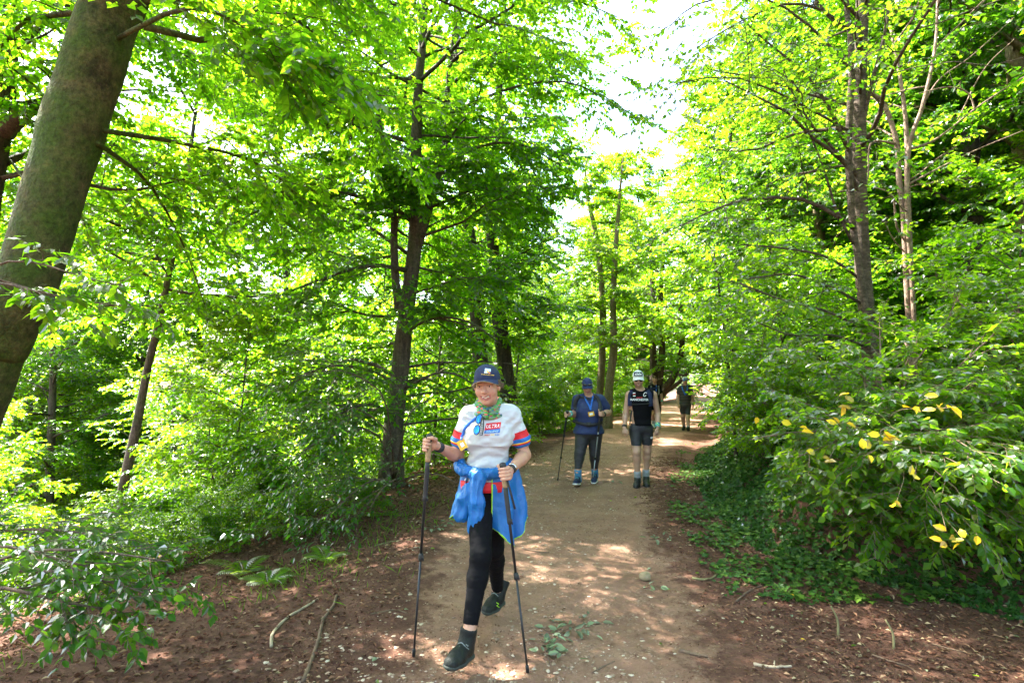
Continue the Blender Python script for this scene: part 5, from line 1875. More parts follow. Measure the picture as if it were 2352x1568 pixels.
    print_poly(cs, [X2(1122, 862), X2(1126, 862), X2(1126, 858.5), X2(1122, 858.5)], y0, M['orange_print'], cp, base, .003, name='emblem', n=3)
    print_text(cs, 'Cradle Coast NRM', X2(1120, 864.2), .076, y0, M['yellow_print'], cp, base, -0.10, 0, .01)
    # leggings
    lgv, lgq, nn_ = [], [], 0
    for hip_, kn_, an_, up_ in ((hipA, knA, anA, .030), (hipB, knB, anB, .018)):
        ax_ = nrm(an_ - kn_)
        V, q_ = sdf_mesh([ell_(pel, V3(.162, .122, .125), None, .05)] + leg_prims(hip_, kn_, an_, (.080, .054, .052, .034), .005) + [plane_(an_ - ax_ * up_, ax_)], .006)
        V = folds(V, q_, .0022, (22, 22, 44), 1.2)
        lgv.append(V)
        lgq.append(q_ + nn_)
        nn_ += len(V)
    link('leggings', mesh_np('leggings', np.concatenate(lgv) - base, lgq, True, {'rnd': np.full(nn_, .5)}, [M['black_cloth']]), root)
    # red belt under the jacket
    V, f = band(Q(1120, 1126, 3.6), Q(1120, 1103, 3.6), 1, 1, 4, 36)
    ctr = Q(1120, 1116, 3.6)
    dv = V - ctr
    V = np.stack([ctr[0] + dv[:, 0] * .172, ctr[1] + dv[:, 1] * .140, V[:, 2]], -1)
    link('waist_belt', Geo().add(V, f).mesh('waist_belt', [M['red']], base), root)
    # jacket tied round the waist
    n, m_ = 70, 30
    th = np.linspace(-0.42, 4.9, n)                        # from front right round the back to the front left
    hh = np.linspace(0, 1, m_)
    TH, HH = np.meshgrid(th, hh, indexing='ij')
    k = (TH + .42) / 5.32
    low = .34 + .10 * np.exp(-((TH - .15) / .55) ** 2) - .10 * sstep((k - .8) / .2) + .03 * np.sin(TH * 5)
    pleat = (.010 + .022 * HH) * (np.sin(TH * 9 + 1.5 * HH) + .6 * np.sin(TH * 17 + 1.0 - 2 * HH)) * (.35 + HH * .65)
    rx = .152 + .055 * np.sqrt(HH) + pleat
    ry = .120 + .050 * np.sqrt(HH) + pleat
    xx = waist[0] + .006 + rx * np.sin(TH + .55) * np.where(np.sin(TH + .55) > 0, 1.05, .95)
    yy = waist[1] + .01 - ry * np.cos(TH + .55)
    zz = waist[2] + .012 + .012 * np.sin(TH * 2) - HH * low
    V = np.stack([xx, yy, zz], -1).reshape(-1, 3)
    q = grid_faces(n, m_)
    nn = vnormals(V, q)
    V = V + nn * (.010 * (.5 - np.abs(vnoise(V * np.array([26, 26, 9])))) + .004 * vnoise(V * 45))[:, None]
    V2 = V - nn * .004
    jk = link('jacket', mesh_np('jacket', np.concatenate([V, V2]) - base, [q, q[:, ::-1] + len(V)], True, {'rnd': np.full(2 * len(V), .5)}, [M['blue_jacket']]), root)
    Vg = V.reshape(n, m_, 3)
    tubes_ = Geo().add(*tube1(Vg[0], .0055, 6)).add(*tube1(Vg[:, -1], .005, 6))
    fr = Vg[14:30:1, 2] - V3(0, .006, -.0)
    link('piping', tubes_.add(*tube1(fr, .0055, 6)).mesh('piping', [M['lime']], base), jk)
    slv = []
    kn = Q(1103, 1095, 3.44)
    pr = [ell_(kn, V3(.040, .028, .034), None, .02), ell_(kn + V3(-.035, .01, .004), V3(.028, .024, .024), None, .02),
          cap_(kn + V3(-.01, 0, -.01), kn + V3(-.075, .02, -.13), .032, .052, .02, ((0, 1, 0), .62)), cap_(kn + V3(-.075, .02, -.13), kn + V3(-.112, .02, -.235), .052, .046, .02, ((0, 1, 0), .62)),
          cap_(kn + V3(.0, -.012, -.01), kn + V3(-.022, -.016, -.16), .028, .044, .012, ((0, 1, 0), .6)), cap_(kn + V3(-.022, -.016, -.16), kn + V3(-.030, -.012, -.315), .044, .040, .012, ((0, 1, 0), .6))]
    # the sleeves pulled round the waist towards the knot
    for a0, a1 in ((-.1, 1.75), (-.1, -1.7)):
        ang = np.linspace(a0, a1, 9)
        pts = np.stack([waist[0] - .02 + .158 * np.sin(ang), waist[1] + .01 - .135 * np.cos(ang), waist[2] - .030 + .045 * (np.abs(ang) / 1.7) ** 1.4], -1)
        for i in range(8):
            pr.append(cap_(pts[i], pts[i + 1], .030, .031, .012, ((0, 0, 1), 1.0)))
    sdf_part('jacket_sleeve', pr, .005, M['blue_jacket'], jk, base, .013, (32, 32, 9), 4.0)
    # lanyard with its amber card tucked under the arm
    lan = link('lanyard', Geo().add(*cast_ribbon(surf, [X(1111, 950), X(1100, 958), X(1080, 975), X(1070, 984), X(1064, 996), X(1061, 1006)], .017, y0, .006)).mesh('lanyard', [M['blue_strap']], base), root)
    V, f = ribbon([Q(1061, 1003, 3.50), Q(1060, 1009, 3.47), Q(1059, 1014, 3.46)], .014, (1, 0, 0), .001, 6)
    link('clip', Geo().add(V, f).mesh('clip', [M['blue_strap']], base), lan)
    cc = [Q(1048, 1020, 3.45), Q(1064, 1010, 3.47), Q(1075, 1030, 3.47), Q(1059, 1040, 3.45)]
    def card(cn, t, m, nm, par):
        a = np.array(cn)
        nv = nrm(np.cross(a[1] - a[0], a[3] - a[0]))
        nv = nv if nv[1] < 0 else -nv
        V = np.concatenate([a, a - nv * t])
        F4 = np.array([[0, 1, 2, 3], [7, 6, 5, 4], [0, 4, 5, 1], [1, 5, 6, 2], [2, 6, 7, 3], [3, 7, 4, 0]])
        return link(nm, mesh_np(nm, V - base, [F4], False, {'rnd': np.full(8, .5)}, [m]), par), nv
    co, nv = card(cc, .003, M['badge'], 'card', lan)
    a = np.array(cc)
    ce = a.mean(0)
    card([ce + (p - ce) * .42 + nv * .002 for p in a], .001, M['white_print'], 'card_label', lan)
    # sunglasses hooked into the scarf
    sg = empty('sunglasses', Q(1108, 965, 3.46), 'blue mirrored sunglasses hanging from the front walker\'s collar', 'sunglasses')
    sb = np.array(sg.location)
    ax = nrm(Q(1098, 1000, 3.43) - Q(1106, 962, 3.45))
    side = V3(-1, 0, 0) - ax * (-ax[0])
    side = nrm(side)
    fwd = np.cross(ax, side)
    fwd = fwd if fwd[1] < 0 else -fwd
    for k, cen in enumerate((Q(1101, 966, 3.445), Q(1096, 991, 3.425))):
        th = np.linspace(0, 2 * np.pi, 22, endpoint=False)
        ring = np.array([cen + ax * (.029 * math.cos(t)) + side * (.020 * math.sin(t) * (1.0 if math.sin(t) > 0 else .75)) - fwd * (.006 * math.sin(t) ** 2) for t in th])
        V = np.concatenate([[cen + fwd * .006], ring])
        f = np.array([[0, 1 + i, 1 + (i + 1) % 22] for i in range(22)])
        link('lens', mesh_np('lens', V - sb, [f], True, {'rnd': np.full(23, .5)}, [M['lens_blue']]), sg)
        rp = np.concatenate([ring, ring[:1]])
        link('frame', Geo().add(*tube1(rp, .0028, 6)).mesh('frame', [M['black_rubber']], sb), sg)
    arm = [Q(1106, 957, 3.43), Q(1110.5, 972, 3.415), Q(1110, 990, 3.41), Q(1107, 1004, 3.41)]
    link('temple', Geo().add(*tube1(arm, [.005, .004, .004, .003], 6, 14)).mesh('temple', [M['black_rubber']], sb), sg)
    link('bridge', Geo().add(*tube1([Q(1106, 962, 3.43), Q(1104, 979, 3.42), Q(1103, 982, 3.42)], .004, 6)).mesh('bridge', [M['black_rubber']], sb), sg)
    # wrist straps and ring
    for (w0, e0, nm, mm, r0, r1, t0, t1) in ((wrA, elA, 'wrist_strap', 'black_rubber', .030, .031, -.022, .012), (wrB, elB, 'wrist_strap', 'black_rubber', .0295, .0305, -.018, .004)):
        d = nrm(e0 - w0)
        V, f = band(w0 + d * t0, w0 + d * t1, r0, r1, 4, 18)
        link(nm, Geo().add(V, f).mesh(nm, [M[mm]], base), root)
    d = nrm(elB - wrB)
    V, f = band(wrB + d * .010, wrB + d * .018, .031, .031, 3, 16)
    link('bracelet', Geo().add(V, f).mesh('bracelet', [M['metal']], base), root)
    # boots with socks
    b1 = shoe(root, base, Q(1077, 1512, 3.28), Q(1026, 1546, 3.07), Q(1072, 1478, 3.235), .0055, M['boot'], M['sole'], .085, lace_mat=M['grey_print'])
    b2 = shoe(root, base, Q(1150, 1388, 4.06), Q(1113, 1417, 3.86), Q(1147, 1366, 4.02), .0055, M['boot'], M['sole'], .09, lace_mat=M['grey_print'])
    for b, (u, v, d) in ((b1, (1073, 1492, 3.17)), (b2, (1143, 1395, 3.86))):
        zs = [Q(u - 3, v - 8, d), Q(u + 3, v - 5, d), Q(u - 2, v - 1, d), Q(u + 4, v + 3, d)]
        link('boot_logo', Geo().add(*tube1(zs, .0028, 4)).mesh('boot_logo', [M['grey_print' if b is b1 else 'lime']], base), b)
    # poles
    tipA = P(950, 1497, 3.45)
    tipA[2] = wz(tipA[0], tipA[1]) + .004
    tipB = P(1212, 1527, 3.29)
    tipB[2] = wz(tipB[0], tipB[1]) + .004
    gA2, gB2 = nrm(hA - tipA), nrm(hB - tipB)
    pole('trekking_pole', 'black cork-handled pole in the front walker\'s raised hand, standing on the stony dirt', None, hA + gA2 * .052, tipA, M['pole_black'], M['cork'])
    pole('trekking_pole', 'black cork-handled pole held before the front walker\'s blue jacket', None, hB + gB2 * .052, tipB, M['pole_black'], M['cork'])
    strap = ribbon([hB + V3(.02, -.02, -.03), hB + V3(.045, -.02, -.12), hB + V3(.065, -.01, -.2)], .012, (1, 0, .2), .001, 8)
    link('pole_strap', Geo().add(*strap).mesh('pole_strap', [M['black_rubber']], base), root)


# ------------------------------------------------------------------ the walkers behind her
def walker(u0, d0, label, spec):
    """spec holds the places of the joints as seen (u, v, extra depth), the build and the clothes."""
    x0 = P(u0, 1000, d0)[0]
    base = V3(x0, d0, wz(x0, d0))
    lift = V3(0, 0, base[2])
    J = {k: P(a[0], a[1], d0 + (a[2] if len(a) > 2 else 0)) + lift for k, a in spec['J'].items()}
    for k in ('heA', 'toA', 'heB', 'toB'):
        J[k][2] = wz(J[k][0], J[k][1]) + spec.get('lift', {}).get(k, 0.0)
    h = spec['h']
    s = spec['s']
    B = spec.get('bulk', 1.0)
    root = empty('person', base, label, 'person')
    c, R = J['head'], spec['R']
    hs = spec.get('hs', 1.0)
    up = V3(0, 0, 1)
    tw = spec['torso']                                     # chest, waist, pelvis radii
    torso = lambda o: [ell_(J['chest'], V3(*tw[0]) + o, None, .05), ell_(J['waist'], V3(*tw[1]) + o, None, .07), ell_(J['pel'], V3(*tw[2]) + o, None, .06),
                       cap_(J['shA'] + V3(.03, 0, -.01), J['shB'] + V3(-.03, 0, -.01), .055 + o, None, .05), cap_(J['neck'], J['shA'] + V3(.03, 0, .01), .05 + o, .048 + o, .05),
                       cap_(J['neck'], J['shB'] + V3(-.03, 0, .01), .05 + o, .048 + o, .05)] + [ell_(J['chest'] + V3(*b[0]), V3(*b[1]) + o, None, .06) for b in spec.get('bust', [])]
    ar, lr = spec['arm'], spec['leg']
    body = torso(0) + [cap_(c + R.T @ V3(0, -.025, -.07), J['neck'] + V3(0, .01, -.02), .055, .064, .03)] + arm_prims(J['shA'], J['elA'], J['wrA'], ar) + arm_prims(J['shB'], J['elB'], J['wrB'], ar)
    body += leg_prims(J['hipA'], J['knA'], J['anA'], lr) + leg_prims(J['hipB'], J['knB'], J['anB'], lr)
    body += [cap_(J['anA'], J['heA'] + up * .04, lr[3] * .9, .03, .02), cap_(J['anB'], J['heB'] + up * .04, lr[3] * .9, .03, .02)]
    for sd in 'AB':
        hk = spec['hand' + sd]
        if hk[0] == 'grip':
            body += grip_hand(J['ha' + sd], hk[1], J['wr' + sd], 1 if sd == 'A' else -1, 1.05)
        else:
            dd = J['ha' + sd] - J['wr' + sd]
            body += open_hand(J['wr' + sd], dd, hk[1], V3(0, -1, 0), 1.02, hk[2])
    body += head_prims(c, R, hs, spec.get('smile', True))
    skin = spec.get('skin', SKIN_A)
    sdf_part('body', body, h, M['skin'], root, base, colour=lambda V: head_colour(V, c, R, hs, skin, brow=spec.get('brow', (.06, .04, .03)), stubble=spec.get('stubble', 0)))
    face_details(root, base, c, R, hs, eyes=not spec.get('shades'), teeth=spec.get('smile', True))
    T = lambda x, y, z: c + hs * (R.T @ V3(x, y, z))
    hair = [ell_(T(0, -.030, .025), hs * V3(.079, .086, .085), R, .01), cut_ell(T(0, .075, -.02), hs * V3(.085, .085, .12), R, .01), plane_(T(0, 0, -.05), -R[2])] + [cap_(T(*a), T(*b), ra, rb, .01) for a, b, ra, rb in spec.get('hair', [])]
    sdf_part('hair', hair, h, M[spec.get('hairm', 'hair_dark')], root, base, .002, (60, 60, 30), 3.0)
    out = {'root': root, 'base': base, 'J': J, 'T': T, 'c': c, 'R': R}
    # shirt
    o = spec.get('ease', .012)
    sh = torso(o)
    if spec['sleeve'] > 0:
        for sd in 'AB':
            e = J['sh' + sd] + (J['el' + sd] - J['sh' + sd]) * spec['sleeve']
            sh += [cap_(J['sh' + sd], e, ar[0] + .012, (ar[0] + ar[1]) / 2 + .020, .03)]
    sh += [ell_(J['hem'] + up * .02, V3(*spec['hem']), None, .06)] if 'hem' in spec else []
    sh += [plane_(J['hem'], -up), cut_ell(J['neck'] + V3(0, -.05, .035), V3(.072, .085, .05), None, .01)]
    if spec['sleeve'] <= 0:
        for sd, sg in (('A', -1), ('B', 1)):
            sh.append(plane_(J['sh' + sd] + V3(-sg * .018, 0, 0), (sg * 1.0, 0, -.12)))
    so, SV, SQ = sdf_part('shirt', sh, h, M[spec['shirt']], root, base, .0055 * s, (8, 8, 13), spec.get('seed', 1.0))
    out['shirt'] = so
    out['surf'] = Surf((SV, SQ))
    # legwear
    lg = [ell_(J['pel'], V3(*tw[2]) + .008, None, .05)] + leg_prims(J['hipA'], J['knA'], J['anA'], lr, .007) + leg_prims(J['hipB'], J['knB'], J['anB'], lr, .007)
    V, Qf = sdf_mesh(lg, h)
    V = folds(V, Qf, .003, (16, 16, 30), 1.7)
    cutz = {}
    for sd in 'AB':
        k0, a0 = J['kn' + sd], J['an' + sd]
        cutz[sd] = k0 + (a0 - k0) * spec['legcut'] if spec['legcut'] > 0 else k0 + (k0 - J['hip' + sd]) * spec['legcut']
    mid = (J['knA'][0] + J['knB'][0]) / 2
    isA = V[:, 0] < mid
    zc = np.where(isA, cutz['A'][2], cutz['B'][2])
    zc = np.where(np.abs(J['anA'][1] - J['anB'][1]) > 9, zc, zc)
    keep = V[:, 2] > zc
    Qf = Qf[keep[Qf].all(1)]
    nm = 'leggings' if spec['legcut'] > 0 else 'shorts'
    out['legs'] = link(nm, mesh_np(nm, V - base, [Qf], True, {'rnd': np.full(len(V), .5)}, [M[spec['legwear']]]), root)
    out['legsurf'] = Surf((V, Qf)) if len(Qf) else None
    # socks and shoes
    for sd in 'AB':
        if 'sock' in spec:
            a, b = J['an' + sd] + (J['kn' + sd] - J['an' + sd]) * spec.get('sockh', .12), J['he' + sd] + up * .05
            Vb, f = band(a, b, lr[3] + .014, lr[3] + .016, 5, 14)
            link('sock', Geo().add(Vb, f).mesh('sock', [M[spec['sock']]], base), root)
        shoe(root, base, J['he' + sd], J['to' + sd], J['an' + sd], h, M[spec['shoe']], M[spec['solem']], spec.get('shaft', .02), 'shoe', lace_mat=M[spec['lace']] if spec.get('lace') else None)
    return out


SKIN_B = (0.50, 0.28, 0.19)
# --- woman in navy with two poles
hA_, hB_ = (1302, 955, -.30), (1379, 952, -.32)
wo = walker(1352, 8.95, 'smiling woman in navy T-shirt and cap with poles and amber badge', dict(
    h=.0085, s=1.0, R=head_frame(-0.10, 0.42, -0.05), hs=.98, skin=SKIN_B,
    J=dict(head=(1349, 889, -.10), neck=(1352, 913, -.02), shA=(1326, 921), shB=(1379, 921), elA=(1322, 953, .05), wrA=(1308, 953, -.22), haA=hA_, elB=(1396, 949, .06), wrB=(1385, 955, -.24), haB=hB_,
           chest=(1353, 938, 0), waist=(1353, 966, -.02), pel=(1352, 992, 0), hem=(1352, 998, 0), hipA=(1339, 1000), hipB=(1366, 1000, .02), knA=(1332, 1042, -.06), knB=(1366, 1044, .05), anA=(1327, 1086, -.10),
           anB=(1366, 1084, .22), heA=(1328, 1101, -.06), toA=(1320, 1107, -.34), heB=(1367, 1093, .26), toB=(1363, 1101, .04)),
    torso=[(.185, .145, .17), (.200, .160, .16), (.207, .165, .13)], bust=[((-.08, -.10, -.05), (.105, .10, .105)), ((.08, -.10, -.05), (.105, .10, .105))], arm=(.070, .058, .052, .032), leg=(.118, .074, .066, .040),
    handA=('grip', V3(-.12, -.05, 1)), handB=('grip', V3(.12, -.05, 1)), sleeve=.62, shirt='navy_shirt', hem=(.228, .178, .06), ease=.016, legcut=.86, legwear='grey_cloth', lift=dict(toA=.06, heB=.03), sock='sock_blue', shoe='navy', solem='white_sole', lace='teal', hairm='hair_brown', seed=3.0))
b, J, surf = wo['base'], wo['J'], wo['surf']
cap_ob = cap_hat(wo['root'], b, wo['c'], wo['R'], .98, M['navy_shirt'], M['navy_shirt'], .007, .066)
zz = lambda u, v: tuple(P(u, v, 8.72)[[0, 2]] + np.array([0, b[2]]))
# sunglasses pushed up on the cap
g = Geo()
for sx in (-1, 1):
    Vb, f = uv_ball(wo['T'](sx * .034, .088, .060), .03, wo['R'], 14, 8, (1.05, .45, .62))
    g.add(Vb, f)
g.add(*tube1([wo['T'](-.085, -.02, .055), wo['T'](-.075, .06, .062), wo['T'](0, .10, .066), wo['T'](.075, .06, .062), wo['T'](.085, -.02, .055)], .006, 6, 20))
link('cap_sunglasses', g.mesh('cap_sunglasses', [M['lens_dark']], b), cap_ob)
_pp = [ell_(J['chest'] + V3(0, .27, -.02), V3(.15, .10, .22), None, .02), cap_(J['chest'] + V3(-.08, .22, -.15), J['chest'] + V3(.08, .22, -.15), .10, None, .03)]
pk, _, _ = sdf_part('rucksack', _pp, .012, M['black_rubber'], wo['root'], b)
for rows, w in (([(1335, 911), (1327, 920), (1324, 932), (1326, 944)], .062), ([(1368, 911), (1376, 919), (1379, 932), (1378, 946)], .055), ([(1337, 915), (1352, 919), (1370, 920)], .030), ([(1318, 970), (1336, 976), (1353, 979), (1372, 977), (1388, 973)], .048)):
    link('strap', Geo().add(*cast_ribbon(surf, [zz(*q) for q in rows], w, 8.0, .012, 20, .004)).mesh('strap', [M['black_rubber']], b), pk)
link('buckle', Geo().add(*cast_ribbon(surf, [zz(1348, 978), zz(1358, 978)], .07, 8.0, .02, 6, .006)).mesh('buckle', [M['black_rubber']], b), pk)
ln = link('lanyard', Geo().add(*cast_ribbon(surf, [zz(1346, 914), zz(1349, 924), zz(1355, 937), zz(1356.5, 944)], .024, 8.0, .014)).add(*cast_ribbon(surf, [zz(1366, 908), zz(1363, 920), zz(1358, 937), zz(1356.5, 944)], .024, 8.0, .015)).mesh('lanyard', [M['blue_strap']], b), wo['root'])
print_poly(surf, [zz(1353, 960), zz(1366, 957), zz(1363.5, 947), zz(1350, 949.5)], 8.0, M['badge'], ln, b, .022, 'card', 3)
print_poly(surf, [zz(1354, 957), zz(1362, 955), zz(1361, 950), zz(1353.3, 951.5)], 8.0, M['white_print'], ln, b, .025, 'card_label', 3)
for w0, e0, mm, nm in ((J['wrA'], J['elA'], 'band_teal', 'wrist_scarf'), (J['wrB'], J['elB'], 'black_rubber', 'watch')):
    d = nrm(e0 - w0)
    Vb, f = band(w0 - d * .01, w0 + d * .04, .045, .046, 5, 16)
    link(nm, Geo().add(Vb, f).mesh(nm, [M[mm]], b), wo['root'])
for (tu, tv, hnd, mm, lb) in ((1281, 1103, 'haA', 'pole_black', 'black pole planted out to the side of the woman in navy, nearer the trees'), (1361, 1107, 'haB', 'pole_grey', 'grey pole before the legs of the woman in navy')):
    tp = P(tu, tv, 8.95)
    dd = 1307 * 1.65 / (tv - 870.0)
    tp = P(tu, tv, dd)
    tp[2] = wz(tp[0], tp[1]) + .004
    gd = nrm(J[hnd] - tp)
    pole('trekking_pole', lb, None, J[hnd] + gd * .055, tp, M[mm], M['black_rubber'], 1.15, levers=(.34, .66))

# --- man in black singlet
ma = walker(1474, 8.8, 'man in black sleeveless running top, shorts and white cap walking in sunglasses', dict(
    h=.0085, s=.7, R=head_frame(-0.16, 0.22, -0.03), hs=1.02, skin=(.48, .29, .20), stubble=.45, brow=(.05, .035, .025), shades=True,
    J=dict(head=(1466, 873, -.08), neck=(1470, 899, 0), shA=(1444, 909), shB=(1502, 909), elA=(1437, 953, .03), wrA=(1434, 984, -.10), haA=(1434, 1000, -.14), elB=(1511, 953, .03), wrB=(1511, 984, -.10), haB=(1511, 1000, -.14),
           chest=(1472, 928, 0), waist=(1472, 958, 0), pel=(1473, 984, 0), hem=(1473, 979, 0), hipA=(1460, 992), hipB=(1486, 992), knA=(1463, 1040, -.08), knB=(1487, 1038, .02), anA=(1464, 1088, -.02), anB=(1484, 1085, .08),
           heA=(1465, 1107, .06), toA=(1460, 1118, -.20), heB=(1484, 1104, .12), toB=(1486, 1117, -.12)),
    torso=[(.182, .120, .18), (.150, .108, .15), (.165, .118, .12)], arm=(.050, .042, .044, .029), leg=(.094, .058, .058, .038),
    handA=('open', V3(.7, .5, 0), .7), handB=('open', V3(-.7, .5, 0), .7), sleeve=0, shirt='black_cloth', hem=(.176, .128, .05), ease=.010, legcut=-.28, legwear='grey_cloth', sock='sock_grey', sockh=.10, shoe='black_rubber', solem='black_rubber', shaft=.05, seed=5.0))
b, J, surf = ma['base'], ma['J'], ma['surf']
ca = cap_hat(ma['root'], b, ma['c'], ma['R'], 1.02, M['white_cap'], M['white_cap'], .007, .068)
zz = lambda u, v: tuple(P(u, v, 8.66)[[0, 2]] + np.array([0, b[2]]))
T = ma['T']
cs = Surf(sdf_mesh([ell_(T(0, -0.013, .040), 1.02 * V3(.083, .103, .090), ma['R'], .01), ell_(T(0, .030, .070), 1.02 * V3(.055, .055, .052), ma['R'], .03)], .008))
print_poly(cs, [zz(1456, 866.5), zz(1475, 866.5), zz(1475, 857), zz(1456.5, 857)], 8.0, M['navy'], ca, b, .010, 'front_panel', 8)
print_text(cs, 'ciele', zz(1465, 861.5), .098, 8.0, M['white_print'], ca, b, 0, 0, .02, .014)
g = Geo()
for sx in (-1, 1):
    Vb, f = uv_ball(T(sx * .033, .088, -.001), .03, ma['R'], 14, 8, (1.0, .35, .72))
    g.add(Vb, f)
g.add(*tube1([T(-.078, -.005, .006), T(-.068, .06, .010), T(0, .100, .010), T(.068, .06, .010), T(.078, -.005, .006)], .004, 6, 20))
link('sunglasses', g.mesh('sunglasses', [M['lens_dark']], b), ma['root'])
pk = link('running_vest', Geo().add(*cast_ribbon(surf, [zz(1455, 901), zz(1450, 908), zz(1449, 920), zz(1449, 936)], .062, 8.0, .010, 20, .006)).add(*cast_ribbon(surf, [zz(1489, 900), zz(1494, 908), zz(1496, 920), zz(1496, 936)], .062, 8.0, .010, 20, .006)).mesh('running_vest', [M['navy']], b), ma['root'])
for rows, w in (([(1448, 932), (1472, 931), (1498, 929)], .012), ([(1446, 944), (1443, 960), (1441, 976)], .02)):
    link('strap', Geo().add(*cast_ribbon(surf, [zz(*q) for q in rows], w, 8.0, .014, 16, .002)).mesh('strap', [M['black_rubber']], b), pk)
print_text(surf, 'MANCHESTER', zz(1470, 920.5), .268, 8.0, M['white_print'], ma['shirt'], b, 0.0, 0, .02, .013, height=.034)
th = np.linspace(0, 1.7 * np.pi, 22)
cxz = np.array(zz(1483, 909))
rows = [tuple(cxz + np.array([.026 * math.cos(t + .6) * (1 - .25 * i / 21) + .012 * math.sin(t + .6), .032 * math.sin(t + .6) * (1 - .25 * i / 21)])) for i, t in enumerate(th)]
link('shirt_logo', Geo().add(*cast_ribbon(surf, rows, .010, 8.0, .012, 40, .001)).mesh('shirt_logo', [M['white_print']], b), ma['shirt'])
for k, (mm, v) in enumerate((('white_print', 905.5), ('red', 908.5), ('white_print', 912))):
    print_poly(surf, [zz(1455, v + 1.2), zz(1461, v + 1.0), zz(1461, v - 1.0), zz(1455.5, v - .8)], 8.0, M[mm], ma['shirt'], b, .016, 'chest_badge', 3)
print_poly(surf, [zz(1462, 917), zz(1476, 916.5), zz(1476, 915), zz(1464, 915.6)], 8.0, M['red'], ma['shirt'], b, .013, 'chest_badge', 4)
if ma['legsurf']:
    sw = [zz(1501, 1006.5), zz(1500, 1010.5), zz(1497.5, 1010), zz(1497, 1008)]
    link('shorts_logo', Geo().add(*cast_ribbon(ma['legsurf'], sw, .012, 8.0, .006, 14, .001)).mesh('shorts_logo', [M['white_print']], b), ma['legs'])
for w0, e0, mm, nm, r0 in ((J['wrA'], J['elA'], 'black_rubber', 'watch', .036), (J['wrB'], J['elB'], 'band_teal', 'wrist_scarf', .048)):
    d = nrm(e0 - w0)
    Vb, f = band(w0 + d * .0, w0 + d * (.035 if nm == 'watch' else .065), r0, r0, 5, 16)
    link(nm, Geo().add(Vb, f).mesh(nm, [M[mm]], b), ma['root'])

# --- man far behind
M['stripe_shirt'], _n, _l, _b = mat('thin_striped_jersey')
_tc = N(_n, 'ShaderNodeTexCoord')
_w = N(_n, 'ShaderNodeTexWave', bands_direction='Z')
_w.inputs['Scale'].default_value = 6.5
_l.new(_tc.outputs['Object'], _w.inputs['Vector'])
_r = ramp(_n, [(0.80, (.016, .016, .018)), (0.9, (.11, .085, .07))])
_l.new(_w.outputs['Fac'], _r.inputs['Fac'])
_l.new(_r.outputs['Color'], _b.inputs['Base Color'])
_b.inputs['Roughness'].default_value = .75
fm = walker(1575, 18.0, 'distant man in dark striped T-shirt and shorts with blue lanyard', dict(
    h=.011, s=.8, R=head_frame(0.0, 0.1), hs=1.02, skin=(.47, .28, .19), smile=False,
    J=dict(head=(1573.5, 876, -.05), neck=(1574, 887), shA=(1561.5, 893), shB=(1586, 893), elA=(1556.5, 914, .03), wrA=(1557.5, 929, -.12), haA=(1559, 936, -.16), elB=(1590.5, 914, .03), wrB=(1592.5, 932, -.08), haB=(1592, 941, -.1),
           chest=(1574, 903), waist=(1574, 917), pel=(1574, 932), hem=(1574, 934), hipA=(1568, 934), hipB=(1580, 934), knA=(1569, 958, .05), knB=(1580, 960, -.10), anA=(1571, 980, .25), anB=(1581, 981, -.14),
           heA=(1572, 986, .30), toA=(1568.5, 989.5, .04), heB=(1581, 989, -.1), toB=(1580, 994.5, -.36)),
    torso=[(.190, .130, .18), (.178, .130, .15), (.178, .128, .12)], arm=(.055, .045, .046, .03), leg=(.098, .060, .060, .040),
    handA=('open', V3(.8, .3, 0), .4), handB=('open', V3(-.8, .3, 0), .4), sleeve=.5, shirt='stripe_shirt', ease=.012, legcut=-.22, legwear='grey_cloth', lift=dict(toB=.08, heA=.02), sock='sock_grey', sockh=.10, shoe='boot', solem='black_rubber', seed=7.0))
b, surf = fm['base'], fm['surf']
cap_hat(fm['root'], b, fm['c'], fm['R'], 1.02, M['white_cap'], M['blue_print'], .01, .065)
g = Geo()
for sx in (-1, 1):
    Vb, f = uv_ball(fm['T'](sx * .036, .088, .072), .032, fm['R'], 12, 8, (1.0, .4, .7))
    g.add(Vb, f)
link('cap_sunglasses', g.mesh('cap_sunglasses', [M['lens_blue']], b), fm['root'])
zz = lambda u, v: tuple(P(u, v, 17.85)[[0, 2]] + np.array([0, b[2]]))
link('lanyard', Geo().add(*cast_ribbon(surf, [zz(1568, 888), zz(1569, 897), zz(1574, 909)], .035, 17.0, .014)).add(*cast_ribbon(surf, [zz(1580.5, 888), zz(1579, 897), zz(1574.5, 909)], .035, 17.0, .015)).mesh('lanyard', [M['blue_strap']], b), fm['root'])
Vb, f = band(fm['J']['neck'] + V3(0, .01, -.02), fm['J']['neck'] + V3(0, .0, .05), .085, .068, 5, 18)
link('neck_scarf', Geo().add(Vb, f).mesh('neck_scarf', [M['band_teal']], b), fm['root'])
for sd in 'B':
    d = nrm(fm['J']['el' + sd] - fm['J']['wr' + sd])
    Vb, f = band(fm['J']['wr' + sd], fm['J']['wr' + sd] + d * .035, .037, .037, 4, 14)
    link('watch', Geo().add(Vb, f).mesh('watch', [M['black_rubber']], b), fm['root'])

